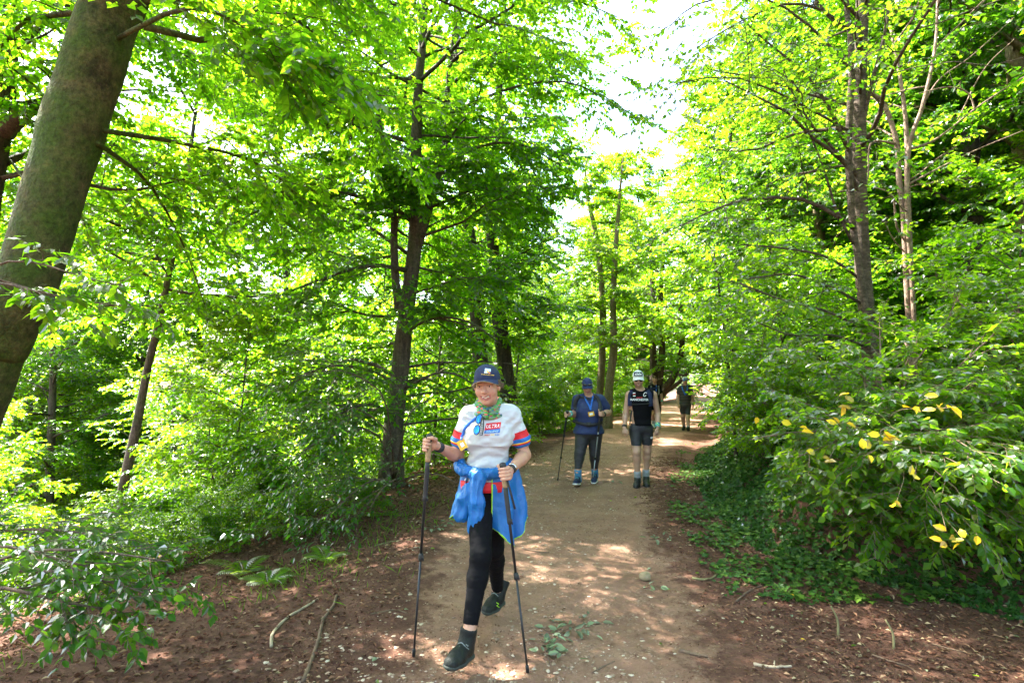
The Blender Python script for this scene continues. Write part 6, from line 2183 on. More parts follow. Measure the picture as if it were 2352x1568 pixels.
# --- dark-haired woman half hidden behind the man in black
fw = walker(1506, 19.0, 'dark-haired woman in black T-shirt half hidden behind the man in sunglasses', dict(
    h=.011, s=.8, R=head_frame(-0.2, 0.25), hs=1.0, skin=(.48, .28, .19), smile=True,
    J=dict(head=(1503.5, 873.5, -.05), neck=(1504, 884.5), shA=(1492.5, 890), shB=(1514.5, 890), elA=(1489, 911, .03), wrA=(1488, 926, -.1), haA=(1488, 932, -.12), elB=(1519.5, 909, .03), wrB=(1520.5, 924, -.1), haB=(1521, 931, -.13),
           chest=(1504, 899), waist=(1504, 911), pel=(1504, 924), hem=(1504, 930), hipA=(1499, 927), hipB=(1509, 927), knA=(1499, 950, .05), knB=(1508, 951, -.10), anA=(1500, 969, .2), anB=(1507, 971, -.1),
           heA=(1501, 976.5, .25), toA=(1499, 979, 0), heB=(1507, 978.5, -.05), toB=(1506, 983.5, -.3)),
    torso=[(.165, .115, .16), (.140, .108, .14), (.165, .12, .12)], bust=[((-.06, -.07, -.03), (.07, .065, .07)), ((.06, -.07, -.03), (.07, .065, .07))], arm=(.048, .040, .04, .027), leg=(.085, .055, .055, .037),
    hair=[((.06, -.02, .02), (.085, -.01, -.10), .022, .014), ((-.05, -.03, .03), (-.06, -.03, -.06), .03, .02), ((-.03, .03, .09), (.04, .05, .085), .03, .03)],
    handA=('open', V3(.8, .3, 0), .4), handB=('open', V3(-.8, .3, 0), .4), sleeve=.6, shirt='black_cloth', ease=.012, legcut=-.3, legwear='black_cloth', sock='sock_grey', sockh=.10, shoe='white_sole', solem='black_rubber', seed=9.0))
b, surf = fw['base'], fw['surf']
zz = lambda u, v: tuple(P(u, v, 18.9)[[0, 2]] + np.array([0, b[2]]))
pk = link('running_vest', Geo().add(*cast_ribbon(surf, [zz(1496, 887), zz(1496, 897), zz(1497, 908)], .05, 18.0, .012, 16, .006)).add(*cast_ribbon(surf, [zz(1513, 887), zz(1513, 897), zz(1512, 908)], .05, 18.0, .012, 16, .006)).mesh('running_vest', [M['grey_print']], b), fw['root'])
link('strap', Geo().add(*cast_ribbon(surf, [zz(1493, 894), zz(1504, 893), zz(1512, 892)], .06, 18.0, .02, 12, .01)).mesh('strap', [M['navy']], b), pk)
link('lanyard', Geo().add(*cast_ribbon(surf, [zz(1508, 885), zz(1507, 893), zz(1506, 900)], .03, 18.0, .02)).mesh('lanyard', [M['blue_strap']], b), fw['root'])
d = nrm(fw['J']['elB'] - fw['J']['wrB'])
Vb, f = band(fw['J']['wrB'], fw['J']['wrB'] + d * .05, .036, .036, 4, 14)
link('wrist_scarf', Geo().add(Vb, f).mesh('wrist_scarf', [M['band_teal']], b), fw['root'])

lead_walker()

# ------------------------------------------------------------------ undergrowth, litter, sticks and stones
def on_ground(u, v, up=0.0):
    """Where the line of sight through (u, v) meets the ground."""
    a = P(u, v, 1.0) - np.array([0, 0, CAM_Z])
    t = np.linspace(1.2, 60, 6000)
    pts = np.array([0, 0, CAM_Z]) + a[None] * t[:, None]
    z = walk_z(pts[:, 0], pts[:, 1])
    k = int(np.argmax(pts[:, 2] < z))
    p = pts[k]
    return np.array([p[0], p[1], walk_z(p[:1], p[1:2])[0] + up])


r = np.random.default_rng(500)

# ivy over the bank
n = 34000
y = 3.0 + 9.5 * r.random(n) ** 1.25
s_ = r.uniform(-0.40, 3.4, n)
x = cx(y) + bank_s(y) + s_
k = x < 0.98 * y + 1.2
x, y, s_ = x[k], y[k], s_[k]
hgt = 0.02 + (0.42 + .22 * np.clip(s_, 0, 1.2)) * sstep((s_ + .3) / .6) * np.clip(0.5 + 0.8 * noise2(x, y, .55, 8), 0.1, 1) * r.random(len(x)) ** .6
z = ground_z(x, y) + hgt
pos = np.stack([x, y, z], -1)
nr = nrm(np.array([-.35, -.5, .75]) + r.normal(0, .6, pos.shape))
ax = nrm(np.stack([r.normal(0, 1, len(x)) - .3, r.normal(0, 1, len(x)) - .3, r.normal(-.5, .35, len(x))], -1))
L = r.uniform(.035, .068, len(x))
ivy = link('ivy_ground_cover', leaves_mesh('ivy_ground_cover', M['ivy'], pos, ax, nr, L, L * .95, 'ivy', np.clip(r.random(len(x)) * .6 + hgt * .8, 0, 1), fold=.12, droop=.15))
tag(ivy, 'dark glossy ivy covering the bank right of the path', kind='stuff')

# sparse ivy and low leaves creeping from the bank on to the path's edge
n = 15000
y = 4.3 + 10 * r.random(n) ** 1.2
x = cx(y) + 1.25 + (bank_s(y) - 1.0) * r.random(n) ** .65 + .04 * (y - 5)
k = noise2(x, y, .42, 12) + .35 * noise2(x, y, .13, 2) > .10 - .35 * (x - cx(y) - 1.3) * r.random(n)
x, y = x[k], y[k]
pos = np.stack([x, y, walk_z(x, y) + .008 + .045 * r.random(len(x))], -1)
L = r.uniform(.03, .06, len(x))
pat = link('creeping_ivy', leaves_mesh('creeping_ivy', M['ivy'], pos, nrm(r.normal(0, 1, pos.shape) * np.array([1, 1, .15])), nrm(np.array([0, -.15, 1]) + r.normal(0, .3, pos.shape)), L, L * .9, 'ivy', r.uniform(.35, 1, len(x))))
tag(pat, 'thin patches of ivy creeping over the litter at the right path edge', kind='stuff')

# low plants on the left slope and under the trees
n = 9000
y = 7.5 + 22 * r.random(n)
x = cx(y) - 2.5 - 9 * r.random(n) ** 1.3
k = (noise2(x, y, .9, 21) > -.15) & ~((y < 9.3) & (x > -2.7))
x, y = x[k], y[k]
pos = np.stack([x, y, ground_z(x, y) + .03 + .30 * r.random(len(x)) * np.clip(-(x - cx(y)) - 2.4, 0, 1.2)], -1)
L = r.uniform(.06, .10, len(x))
lowp = link('low_leaves', leaves_mesh('low_leaves', M['young'], pos, nrm(r.normal(0, 1, pos.shape) * np.array([1, 1, .25])), nrm(np.array([0, -.1, 1]) + r.normal(0, .35, pos.shape)), L, L * .62, 'kite'))
tag(lowp, 'low green seedlings and bramble leaves on the wooded slope', kind='stuff')


# litter: dead leaves and chips on the soil
def litter(name, label, n, yr, sfun, Lr, key, seed, dens=None, tilt=.35, rn=(0, 1), lift=.004):
    q = np.random.default_rng(seed)
    y = yr[0] + (yr[1] - yr[0]) * q.random(n) ** 1.7
    x = cx(y) + sfun(q, y)
    k = np.abs(x) < 1.0 * y + 1.0
    if dens is not None:
        k &= q.random(n) < dens(x, y)
    x, y = x[k], y[k]
    L = q.uniform(*Lr, len(x)) * (1 + .03 * np.clip(y - 5, 0, 20))
    pos = np.stack([x, y, walk_z(x, y) + lift + .010 * q.random(len(x))], -1)
    ax = nrm(q.normal(0, 1, pos.shape) * np.array([1, 1, .22]))
    nr = nrm(np.array([0, 0, 1]) + q.normal(0, tilt, pos.shape))
    o = link(name, leaves_mesh(name, M[key], pos, ax, nr, L, L * q.uniform(.35, .7, len(x)), 'kite', q.uniform(*rn, len(x)), fold=.25, droop=.1))
    return tag(o, label, kind='stuff')


litter('leaf_litter', 'brown dead leaves strewn over the soil right of the path', 44000, (1.9, 12), lambda q, y: 1.0 + 4.2 * q.random(len(y)), (.016, .045), 'litter', 61, rn=(.05, 1.1), dens=lambda x, y: np.clip((x - cx(y) - .9) / .8, .15, 1))
litter('leaf_litter', 'brown dead leaves on the falling ground left of the path', 30000, (2.0, 13), lambda q, y: -1.1 - 5.0 * q.random(len(y)), (.018, .05), 'litter', 62, rn=(.05, 1.1), dens=lambda x, y: np.clip((cx(y) - x - .9) / .8, .2, 1))
litter('wood_chips', 'small bark and leaf fragments on the trodden path', 34000, (1.9, 16), lambda q, y: q.uniform(-1.7, 1.8, len(y)), (.006, .022), 'litter', 63, lambda x, y: np.clip(.25 + 1.1 * noise2(x, y, .5, 5) + .5 * np.abs(x - cx(y)) - .1, .03, 1), rn=(.3, 1.0), lift=.001, tilt=.2)


# pebbles
def pebble_mesh(i, key='pebble_stone'):
    q = np.random.default_rng(900 + i)
    V = np.array([[1, 0, 0], [-1, 0, 0], [0, 1, 0], [0, -1, 0], [0, 0, 1], [0, 0, -1.0], [.7, .7, .35], [-.7, .6, .4], [-.6, -.7, .35], [.7, -.65, .4]])
    V = V * (1 + q.normal(0, .20, V.shape)) * np.array([.5, .38, .20])
    F = [(4, 6, 7), (4, 7, 8), (4, 8, 9), (4, 9, 6), (0, 2, 6), (2, 1, 7), (1, 3, 8), (3, 0, 9), (6, 2, 7), (7, 1, 8), (8, 3, 9), (9, 0, 6), (5, 2, 0), (5, 1, 2), (5, 3, 1), (5, 0, 3)]
    return V, np.array(F)


def stone_mat(name, stops):
    m, n_, l, b = mat(name)
    at = N(n_, 'ShaderNodeAttribute', attribute_name='rnd')
    oi = N(n_, 'ShaderNodeObjectInfo')
    mm = N(n_, 'ShaderNodeMath', operation='ADD')
    l.new(at.outputs['Fac'], mm.inputs[0])
    l.new(oi.outputs['Random'], mm.inputs[1])
    fr = N(n_, 'ShaderNodeMath', operation='FRACT')
    l.new(mm.outputs[0], fr.inputs[0])
    rp = ramp(n_, stops)
    l.new(fr.outputs[0], rp.inputs['Fac'])
    l.new(rp.outputs['Color'], b.inputs['Base Color'])
    b.inputs['Roughness'].default_value = .85
    b.inputs['Specular IOR Level'].default_value = .25
    return m


M['pebble'] = stone_mat('chalky_pebble', [(0, (.17, .11, .075)), (.4, (.27, .185, .125)), (.75, (.40, .30, .21)), (1, (.46, .38, .29))])
n = 17000
q = np.random.default_rng(77)
y = 2.0 + 14 * q.random(n) ** 1.5
x = cx(y) + q.normal(-.35, .80, n)
dn = .45 + .9 * noise2(x, y, .8, 15) + .35 * np.exp(-((x - cx(y) + .6) / .5) ** 2)
k = (q.random(n) < dn) & (np.abs(x - cx(y)) < 1.9)
x, y = x[k], y[k]
sz = .005 + .022 * q.random(len(x)) ** 3.0
order = np.argsort(-sz / y)
V0 = [pebble_mesh(i) for i in range(5)]
near = order[:220]
rest = order[220:]
peb = [mesh_np('pebble', v, [f], False, {'rnd': np.full(len(v), .1)}, [M['pebble']]) for v, f in V0]
for j, i in enumerate(near):
    o = link('pebble', peb[j % 5], None, (x[i], y[i], wz(x[i], y[i]) + sz[i] * .12))
    o.rotation_euler = (q.normal(0, .25), q.normal(0, .25), q.uniform(0, 6.28))
    sc_ = sz[i] * 1.5
    o.scale = (sc_, sc_, sc_)
    tag(o, 'pale pebble pressed into the trodden dirt of the path', 'pebble', 'pebbles on the path')
Vs, Fs, rn_ = [], [], []
zt = walk_z(x, y)
for j, i in enumerate(rest):
    v, f = V0[j % 5]
    a = q.uniform(0, 6.28)
    w = v @ rotz(a).T * (sz[i] * 1.4)
    Vs.append(w + np.array([x[i], y[i], zt[i] + sz[i] * .1]))
    Fs.append(f + 10 * j)
    rn_.append(np.full(10, q.random()))
tag(link('path_gravel', mesh_np('path_gravel', np.concatenate(Vs), [np.concatenate(Fs)], False, {'rnd': np.concatenate(rn_)}, [M['pebble']])), 'fine gravel trodden into the path', kind='stuff')

# fallen leaves one can pick out
_leaf_kinds = [('wilt', 'grey-green fallen leaf lying on the path', .042), ('litter', 'curled brown fallen leaf lying at the path edge', .045), ('young', 'fresh green fallen leaf lying on the brown soil', .045), ('yellow', 'yellow fallen leaf lying on the brown soil', .035)]
lp = {}
for i in range(150):
    ki = int(q.choice(4, p=[.3, .36, .24, .10]))
    key, lab, L0 = _leaf_kinds[ki]
    yy = 2.3 + 6.5 * q.random() ** 1.5
    xx = float(cx(yy)) + (q.uniform(-2.6, 3.2) if q.random() < .45 else q.uniform(.9, 3.0))
    if key not in lp:
        lp[key] = leaves_mesh('fallen_leaf', M[key], np.zeros((1, 3)), np.array([[0, 1.0, 0]]), np.array([[0, 0, 1.0]]), 1.0, .6, 'oval', np.array([.7]), fold=.22, droop=.08)
    o = link('fallen_leaf', lp[key], None, (xx, yy, wz(xx, yy) + .010))
    o.rotation_euler = (q.normal(0, .25), q.normal(0, .25), q.uniform(0, 6.28))
    k = L0 * q.uniform(.7, 1.25)
    o.scale = (k, k, k)
    tag(o, lab, 'leaf', 'fallen leaves on the ground')

# the pale stone at the right of the path
c = on_ground(1482, 1333)
pr = [ell_(c + V3(0, 0, .030), V3(.050, .040, .034), rotz(.3), .01), ell_(c + V3(.012, .005, .040), V3(.034, .030, .028), None, .01), plane_(c + V3(.02, -.02, .055), (.45, -.35, .8)), plane_(c + V3(-.035, -.02, .03), (-.8, -.4, .3)), plane_(c + V3(.04, -.01, .03), (.9, -.3, .1))]
Vq, Qq = sdf_mesh(pr, .005)
Vq = Vq + vnormals(Vq, Qq) * (.003 * vnoise(Vq * 55))[:, None]
o = link('stone', mesh_np('stone', Vq - c, [Qq], True, {'rnd': np.full(len(Vq), .5)}, [plain('pale_stone', (.24, .185, .105), .9, .8, 90, .35)]), None, c)
tag(o, 'fist-sized pale stone lying alone right of the trodden track', 'stone')

# sticks and roots
M['pale_wood'] = plain('barked_pale_wood', (.34, .26, .17), .8, .5, 120, .25)
M['brown_wood'] = plain('dead_brown_wood', (.12, .075, .045), .85, .6, 120, .35)
M['mossy_wood'] = plain('mossy_dead_wood', (.16, .14, .06), .9, .6, 120, .35)
for name, lab, rows, wpx, mk in [
        ('stick', 'bent pale bare stick on the ground left of the front walker', [(622, 1487), (627, 1455), (655, 1425), (690, 1401), (730, 1377)], 7.5, 'pale_wood'),
        ('root', 'surface root running towards the viewer left of the raised pole', [(695, 1566), (720, 1505), (735, 1455), (742, 1425), (766, 1392), (772, 1368)], 9, 'brown_wood'),
        ('stick', 'short thick brown stick on the soil at the bottom right', [(1560, 1497), (1590, 1503), (1626, 1511)], 9, 'brown_wood'),
        ('stick', 'pale forked stick near the bottom edge right of the short brown one', [(1731, 1528), (1760, 1533), (1790, 1534), (1818, 1531)], 8, 'pale_wood'),
        ('root', 'curved root just below the ivy patch right of the pale stone', [(1590, 1329), (1615, 1333), (1638, 1328), (1652, 1312)], 6, 'mossy_wood'),
        ('stick', 'long thin stick leaning from the soil towards the ivy bank', [(1692, 1382), (1715, 1362), (1740, 1350), (1770, 1338)], 5, 'brown_wood'),
        ('stick', 'long thin dark twig lying across the lower right soil', [(2003, 1505), (2050, 1522), (2085, 1532), (2117, 1553)], 5, 'brown_wood'),
        ('stick', 'thin straight twig at the far right below the ivy', [(2140, 1480), (2200, 1495), (2290, 1515)], 4, 'brown_wood'),
        ('stick', 'short twig beside the wilted leafy sprig', [(1360, 1545), (1385, 1532), (1412, 1520)], 4, 'brown_wood'),
        ('stick', 'thin twig lying across the track behind the front walker', [(1205, 1262), (1240, 1268), (1262, 1270)], 4, 'brown_wood'),
        ('stick', 'thin pale twig beside the left trodden edge', [(860, 1255), (900, 1245), (945, 1240)], 4, 'mossy_wood'),
        ('stick', 'crooked twig in the litter at the lower left', [(850, 1412), (905, 1402), (935, 1408)], 4, 'brown_wood'),
        ('stick', 'thin forked twig on the track near the yellow leaf', [(1240, 1440), (1262, 1452), (1290, 1446)], 3, 'brown_wood')]:
    pts = np.array([on_ground(u, v) for u, v in rows])
    rad = np.array([wpx / 2 * p[1] / F_PX for p in pts]) * np.linspace(1.0, .6, len(pts))
    pts[:, 2] += rad * .7
    b0 = pts[0].copy()
    p_, r_ = resample(pts, rad, 16)
    p_ = p_ + r.normal(0, .15, p_.shape) * rad.mean()
    g = Geo().add(*tubes(p_[None], r_[None], 7))
    if 'forked' in lab:
        m_ = p_[8]
        g.add(*tube1([m_, m_ + (p_[12] - m_) * .8 + V3(-.02, .05, .01)], [r_[8] * .8, r_[8] * .4], 6, 5))
    tag(link(name, g.mesh(name, [M[mk]], b0), None, b0), lab, name)
for (u, v0, v1, lab) in [(1925, 1462, 1392, 'mossy upright twig stub standing before the ivy'), (2053, 1492, 1425, 'thin upright stub right of the mossy one before the ivy')]:
    b0 = on_ground(u, v0)
    hh = (v0 - v1) / F_PX * b0[1]
    p_ = [b0 + V3(0, 0, -.02), b0 + V3(.012, 0.02, hh * .45), b0 + V3(-.012, .05, hh * .85)]
    tag(link('stick', Geo().add(*tube1(p_, [.008, .007, .005], 7, 10)).mesh('stick', [M['mossy_wood']], b0), None, b0), lab, 'stick')

# broken sprigs with wilted leaves
for (lab, rows, nleaf, seed, wid_) in [('broken sprig of wilted grey-green leaves on the path before the front walker', [(1262, 1528), (1258, 1500), (1268, 1475), (1300, 1450), (1330, 1440)], 64, 11, .15),
                                       ('small wilted leafy sprig lying by the left verge behind the front walker', [(985, 1215), (1010, 1208), (1035, 1200), (1060, 1196)], 26, 12, .16),
                                       ('tiny wilted sprig on the path between the two middle walkers', [(1385, 1110), (1400, 1107), (1412, 1110)], 9, 13, .08),
                                       ('green leafy sprig lying right of the track below the pale stone', [(1478, 1355), (1495, 1352), (1510, 1350)], 9, 14, .06),
                                       ('small green sprig on the soil right of the track at mid distance', [(1490, 1242), (1510, 1240), (1530, 1232)], 12, 15, .10)]:
    q = np.random.default_rng(seed)
    pts = np.array([on_ground(u, v, .012) for u, v in rows])
    root = empty('leafy_sprig', pts[0], lab, 'sprig', None)
    p_, r_ = resample(pts, np.linspace(.0035, .0015, len(pts)), 14)
    g = Geo().add(*tubes(p_[None], r_[None], 5))
    i = q.integers(1, 14, nleaf)
    off = q.normal(0, 1, (nleaf, 3)) * np.array([1, 1, 0]) * wid_ * .55
    lp_ = p_[i] + off
    lp_[:, 2] = walk_z(lp_[:, 0], lp_[:, 1]) + q.uniform(.008, .03, nleaf)
    for a in range(min(6, nleaf // 3)):
        g.add(*tube1([p_[i[a]], lp_[a]], [.002, .0012], 4))
    link('twig', g.mesh('twig', [M['brown_wood']], pts[0]), root)
    leaf_parts(root, 'wilt', lp_, nrm(off + q.normal(0, .06, off.shape) * np.array([1, 1, .5])), nrm(np.array([0, 0, 1]) + q.normal(0, .5, off.shape)), q.uniform(.05, .085, nleaf), .45, 'oval', pts[0])

# ------------------------------------------------------------------ leafy plants near the viewer
def px_limb(rows, r0, r1):
    pts = np.array([P(u, v, d) for u, v, d in rows])
    return pts, np.linspace(r0, r1, len(pts))


# low spray of dark beech leaves at the bottom left
b0 = on_ground(-160, 1430)
lim = [px_limb(rows, .012, .004) for rows in [
    [(-150, 1390, 3.4), (-20, 1290, 3.3), (120, 1262, 3.2), (260, 1270, 3.1), (390, 1290, 3.1)], [(-150, 1390, 3.4), (-30, 1320, 3.0), (100, 1310, 2.9), (230, 1330, 2.9), (330, 1360, 2.9)],
    [(-150, 1390, 3.4), (-40, 1240, 3.6), (60, 1215, 3.6), (180, 1222, 3.6), (290, 1240, 3.6)], [(-150, 1390, 3.4), (-40, 1350, 2.8), (60, 1360, 2.7), (160, 1385, 2.7), (260, 1400, 2.8)],
    [(-150, 1390, 3.4), (-60, 1270, 2.9), (20, 1255, 2.8), (120, 1280, 2.8), (200, 1300, 2.8)]]]
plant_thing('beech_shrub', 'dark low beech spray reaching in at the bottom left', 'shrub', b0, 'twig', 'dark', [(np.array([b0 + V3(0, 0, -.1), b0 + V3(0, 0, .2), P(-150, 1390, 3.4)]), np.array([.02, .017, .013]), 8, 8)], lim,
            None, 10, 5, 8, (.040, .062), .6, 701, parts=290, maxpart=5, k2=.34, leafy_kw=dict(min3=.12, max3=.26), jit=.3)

# spray hanging in front of the mossy trunk
b0 = P(20, 690, 3.7)
lim = [px_limb(rows, .008, .003) for rows in [[(-80, 640, 3.7), (20, 600, 3.5), (110, 610, 3.4), (200, 640, 3.35), (310, 660, 3.3)], [(-80, 650, 3.6), (0, 650, 3.3), (70, 665, 3.2), (130, 690, 3.2)],
                                              [(-80, 620, 3.7), (60, 660, 3.8), (180, 690, 3.8), (300, 705, 3.8), (380, 730, 3.8)]]]
b0 = on_ground(-330, 1500)
plant_thing('beech_shrub', 'slim beech shoot whose leaves hang before the mossy trunk', 'shrub', b0, 'twig', 'beech', [(np.array([b0 + V3(0, 0, -.1), b0 + V3(-.1, .3, .8), P(-200, 760, 3.7), P(-80, 640, 3.7)]), np.array([.02, .017, .013, .009]), 14, 8)], lim,
            None, 7, 3, 6, (.060, .09), .6, 702, parts=150, maxpart=5, k2=.3, leafy_kw=dict(min3=.1, max3=.26), jit=.35)

# bush overhanging the left verge beside the forked beech
b0 = on_ground(905, 1120)
lim = [px_limb(rows, .014, .004) for rows in [
    [(905, 1110, b0[1]), (900, 1020, 7.6), (860, 960, 7.2), (790, 930, 6.8), (710, 940, 6.5)], [(905, 1110, b0[1]), (930, 1060, 7.4), (975, 1040, 7.1), (1030, 1050, 7.0)],
    [(905, 1110, b0[1]), (880, 1100, 7.0), (840, 1110, 6.6), (790, 1150, 6.3), (740, 1200, 6.2)], [(905, 1110, b0[1]), (910, 1100, 7.0), (880, 1120, 6.5), (850, 1165, 6.3)],
    [(905, 1110, b0[1]), (870, 1000, 7.2), (800, 990, 6.7), (720, 1020, 6.4), (660, 1060, 6.3)], [(905, 1110, b0[1]), (930, 980, 7.5), (960, 930, 7.4), (1010, 910, 7.3)],
    [(905, 1110, b0[1]), (890, 940, 7.5), (850, 880, 7.2), (780, 850, 7.0), (700, 860, 6.8)], [(905, 1110, b0[1]), (960, 1090, 7.2), (1010, 1090, 7.1), (1050, 1110, 7.0)]]]
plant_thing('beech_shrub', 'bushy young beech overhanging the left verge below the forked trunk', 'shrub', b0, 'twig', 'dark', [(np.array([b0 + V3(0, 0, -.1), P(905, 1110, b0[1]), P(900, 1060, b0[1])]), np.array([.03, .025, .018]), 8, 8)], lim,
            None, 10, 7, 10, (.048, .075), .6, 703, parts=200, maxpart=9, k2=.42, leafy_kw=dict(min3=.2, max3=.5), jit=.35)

# the big broad-leaved shrub with yellowing leaves on the right bank
def shrub_limbs(b0, tips, r0, seed):
    q = np.random.default_rng(seed)
    out = []
    for (u, v, d) in tips:
        t = P(u, v, d)
        m1 = b0 + (t - b0) * .35 + V3(q.normal(0, .08), q.normal(0, .08), .14 * np.linalg.norm(t - b0))
        m2 = b0 + (t - b0) * .7 + V3(q.normal(0, .08), q.normal(0, .08), .10 * np.linalg.norm(t - b0))
        out.append((np.array([b0, m1, m2, t]), np.linspace(r0, r0 * .25, 4)))
    return out


q = np.random.default_rng(15)
b0 = np.array([3.55, 5.3, gz(3.55, 5.3)])
tips = [(1720, 1010, 5.0), (1760, 900, 5.2), (1830, 1050, 4.5), (1880, 980, 4.5), (1930, 830, 5.0), (2000, 1040, 4.2), (2060, 900, 4.5), (2110, 780, 5.0), (2160, 1000, 4.1), (2230, 880, 4.4), (2290, 760, 4.8), (2330, 960, 4.2),
        (2120, 1060, 3.9), (2230, 1030, 3.9), (2060, 1150, 4.1), (2190, 1170, 3.95), (2290, 1120, 4.1), (1900, 1110, 4.4), (1840, 1130, 4.7), (2000, 1200, 4.3), (2120, 1230, 4.15), (2250, 1230, 4.2), (1780, 1080, 5.0), (2340, 1200, 4.2), (1800, 800, 5.6), (2370, 840, 4.6), (2020, 720, 5.6), (2200, 680, 5.4)]
lim = shrub_limbs(b0, tips, .013, 3)
hz_ = plant_thing('hazel_shrub', 'broad-leaved shrub with scattered yellow leaves on the ivy bank', 'shrub', b0, 'stem_red', 'hazel', [(np.array([b0 + V3(0, 0, -.1), b0 + V3(0, 0, .1), b0 + V3(.02, 0, .3)]), np.array([.03, .026, .02]), 6, 8)], lim,
                  None, 11, 6, 8, (.045, .078), .74, 704, parts=290, maxpart=7, k2=.36, leafy_kw=dict(min3=.15, max3=.45, tlo=.25), jit=.45, twig_r=.002)
yl = [(1938, 930, 4.3), (1950, 940, 4.3), (1942, 915, 4.3), (2075, 935, 4.1), (2095, 938, 4.1), (2112, 934, 4.1), (1928, 972, 4.4), (1945, 972, 4.4), (2022, 1000, 4.2), (2030, 990, 4.2), (2028, 1012, 4.2), (1795, 968, 4.8), (1806, 962, 4.8), (1995, 1045, 4.2),
      (1990, 1030, 4.2), (2160, 928, 4.1), (2185, 936, 4.1), (2150, 940, 4.1), (2165, 1242, 3.9), (2192, 1232, 3.9), (2215, 1240, 3.9), (2245, 1230, 3.9), (2205, 1248, 3.9), (1872, 1040, 4.5), (1905, 1052, 4.4), (1855, 985, 4.6), (2090, 1090, 4.0), (1740, 958, 5), (2060, 1150, 4.0)]
yl = yl + [(u + q.normal(0, 11), v + q.normal(0, 8), d) for u, v, d in yl if q.random() < .75]
yp = np.array([P(u, v, d - .40 - .08 * q.random()) for u, v, d in yl])
leaf_parts(hz_, 'yellow', yp, nrm(q.normal(0, 1, yp.shape) * np.array([1, .6, .5])), nrm(np.array([0, -.7, .6]) + q.normal(0, .4, yp.shape)), q.uniform(.055, .085, len(yp)), .7, 'oval', b0, name='yellow_leaf')
g = Geo()
for t in yp[::4]:
    e_ = t - b0
    g.add(*tube1([b0 + V3(0, 0, .25), b0 + e_ * .4 + V3(q.normal(0, .05), q.normal(0, .05), .22), b0 + e_ * .75 + V3(q.normal(0, .06), q.normal(0, .06), .12), t], [.005, .004, .0025, .001], 5, 10))
link('twig', g.mesh('twig', [M['stem_red']], b0), hz_)

b1 = np.array([2.95, 8.3, gz(2.95, 8.3)])
b1[0] = float(cx(8.3)) + float(bank_s(8.3)) + .5
b1[2] = gz(b1[0], b1[1])
lim = shrub_limbs(b1, [(1700, 820, 7.8), (1760, 740, 8.2), (1690, 930, 7.6), (1800, 860, 7.4), (1850, 760, 7.8), (1890, 900, 7.2), (1740, 1000, 7.4), (1660, 760, 8.4), (1830, 680, 8.6), (1930, 700, 8.2)], .012, 4)
plant_thing('hazel_shrub', 'green broad-leaved shrub at the path edge left of the banded trunk', 'shrub', b1, 'stem_red', 'young', [(np.array([b1 + V3(0, 0, -.1), b1 + V3(0, 0, .1), b1 + V3(.02, 0, .3)]), np.array([.03, .026, .02]), 6, 8)], lim,
            None, 10, 6, 9, (.045, .075), .7, 705, parts=150, maxpart=9, k2=.38, leafy_kw=dict(min3=.15, max3=.45, tlo=.2), jit=.45)
b2 = np.array([5.3, 5.6, gz(5.3, 5.6)])
lim = shrub_limbs(b2, [(2300, 640, 5.6), (2380, 700, 5.2), (2240, 740, 5.4), (2330, 880, 4.9), (2250, 960, 4.8), (2360, 1060, 4.6), (2400, 560, 5.6), (2150, 640, 6.0), (2280, 1080, 4.4), (2360, 1100, 4.3)], .013, 5)
plant_thing('hazel_shrub', 'tall broad-leaved shrub at the right picture edge beside the yellowing one', 'shrub', b2, 'stem_red', 'hazel', [(np.array([b2 + V3(0, 0, -.1), b2 + V3(0, 0, .1), b2 + V3(.02, 0, .3)]), np.array([.03, .026, .02]), 6, 8)], lim,
            None, 11, 6, 9, (.045, .075), .74, 706, parts=200, maxpart=9, k2=.38, leafy_kw=dict(min3=.15, max3=.45, tlo=.2), jit=.45)

# ferns and grass on the left verge
for (u, v, lab, sd) in [(615, 1342, 'small light green fern on the left verge', 1), (748, 1288, 'taller fern on the left verge near the overhanging bush', 2), (560, 1318, 'fern at the litter edge, leftmost of the three', 3)]:
    q = np.random.default_rng(sd + 40)
    b0 = on_ground(u, v)
    root = empty('fern', b0, lab, 'fern')
    for k in range(6):
        a = k * 1.05 + q.uniform(-.3, .3)
        Lf = q.uniform(.13, .30) * (.8 + .25 * sd % 1.0)
        t = np.linspace(0, 1, 16)
        d = V3(math.cos(a), math.sin(a), 0)
        pts = b0 + np.outer(t * Lf * .9, d) + np.outer(Lf * (.75 * t - .55 * t * t), V3(0, 0, 1))
        T_ = nrm(np.gradient(pts, axis=0))
        S_ = nrm(np.cross(T_, V3(0, 0, 1)))
        pp = np.concatenate([pts[2:], pts[2:]])
        axs = np.concatenate([S_[2:] + .35 * T_[2:], -S_[2:] + .35 * T_[2:]])
        Lp = np.concatenate([.085 * np.sin(np.pi * (t[2:] * .85 + .15)) + .008] * 2)
        Vv, ff, kk = leaf_geo(pp, axs, nrm(np.cross(axs, np.concatenate([T_[2:], -T_[2:]]))) * np.array([1, 1, 1]), Lp, Lp * .30, 'kite')
        g = Geo().add(Vv, ff, 0, q.uniform(.4, 1))
        g.add(*tube1(pts, np.linspace(.0025, .001, 16), 4), 0)
        link('frond', g.mesh('frond', [M['young']], b0, False), root)
n = 620
q = np.random.default_rng(46)
cl = np.array([on_ground(u, v) for u, v in [(600, 1345), (660, 1340), (700, 1320), (740, 1325), (880, 1215), (910, 1200), (940, 1185), (860, 1235), (985, 1160), (1180, 1060), (120, 1490), (480, 1385)]])
ci = q.integers(0, len(cl), n)
x = cl[ci, 0] + q.normal(0, .26, n)
y = cl[ci, 1] + q.normal(0, .30, n)
pos = np.stack([x, y, walk_z(x, y)], -1)
ax = nrm(np.stack([q.normal(0, .45, n), q.normal(0, .45, n), np.full(n, .6)], -1))
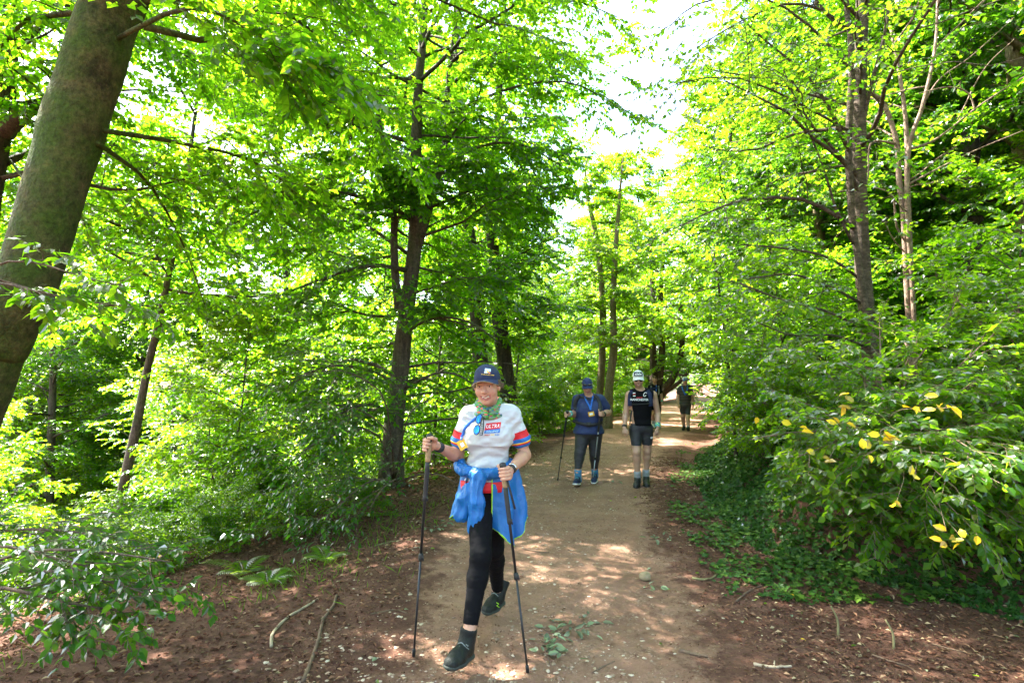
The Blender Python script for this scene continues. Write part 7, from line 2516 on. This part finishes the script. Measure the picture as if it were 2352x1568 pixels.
L = q.uniform(.04, .14, n)
tag(link('grass', leaves_mesh('grass', M['grass'], pos, ax, nrm(q.normal(0, 1, pos.shape)), L, .006, 'kite', droop=.25)), 'thin grass blades on the left verge', kind='stuff')


# ------------------------------------------------------------------ which one is which, for the trees of the wood
_marks = [(-900, 'mossy leaning beech'), (60, 'mossy leaning beech'), (310, 'bare leaning pole'), (930, 'forked beech'), (1125, 'paired dark trunks'), (1390, 'pale trunks'), (1530, 'many-stemmed tree'), (1680, 'thin edge sapling'),
          (1985, 'banded trunk'), (2090, 'sunlit stems'), (2340, 'pale edge trunk')]
_ord = ['nearest', 'second nearest', 'third nearest', 'fourth nearest', 'fifth nearest', 'sixth nearest', 'seventh nearest', 'eighth nearest', 'ninth nearest', 'tenth nearest', 'eleventh nearest', 'twelfth nearest',
        'thirteenth nearest', 'fourteenth nearest', 'fifteenth nearest', 'sixteenth nearest', 'seventeenth nearest', 'eighteenth nearest', 'nineteenth nearest', 'twentieth nearest']
_short = {'beeches in the wood left of the path': 'beech', 'beeches on the slope right of the path': 'beech', 'beeches at the far end of the path': 'far beech', 'slim beeches close beside the path': 'slim pathside beech',
          'saplings on the slope below the path': 'sapling', 'saplings on the bank right of the path': 'sapling', 'shrubs along the left edge of the path': 'shrub', 'shrubs on the bank right of the path': 'shrub'}
_sect = {}
for o in _labelled:
    if o.get('group') not in _short:
        continue
    u = 1176 + o.location.x / max(o.location.y, .5) * F_PX
    i = max([k for k in range(len(_marks)) if _marks[k][0] <= u] or [0])
    w = str(o['label']).split()
    look = {'tall': 'tall leafy', 'slender': 'slender light green', 'dark-stemmed': 'dark-stemmed', 'leafy': 'leafy', 'light': 'light green', 'bright': 'bright green', 'taller': 'taller', 'small': 'small bushy', 'low': 'low', 'slim': 'slender'}.get(w[0], 'leafy')
    if w[1] == 'broad-leaved':
        look = 'low broad-leaved'
    _sect.setdefault((o['group'], look, i), []).append(o)
for (g_, look, i), os_ in _sect.items():
    os_.sort(key=lambda o: o.location.y)
    for k, o in enumerate(os_):
        if i + 1 < len(_marks) and _marks[i][1] != _marks[i + 1][1]:
            where = 'between %s and %s' % (_marks[i][1], _marks[i + 1][1])
        else:
            where = ('left of the ' if i == 0 else 'behind the ' if i == 1 else 'right of the ') + _marks[i][1]
        o['label'] = ('%s %s %s, %s' % (_ord[min(k, 19)] if len(os_) > 1 else 'lone', look, _short[g_], where))
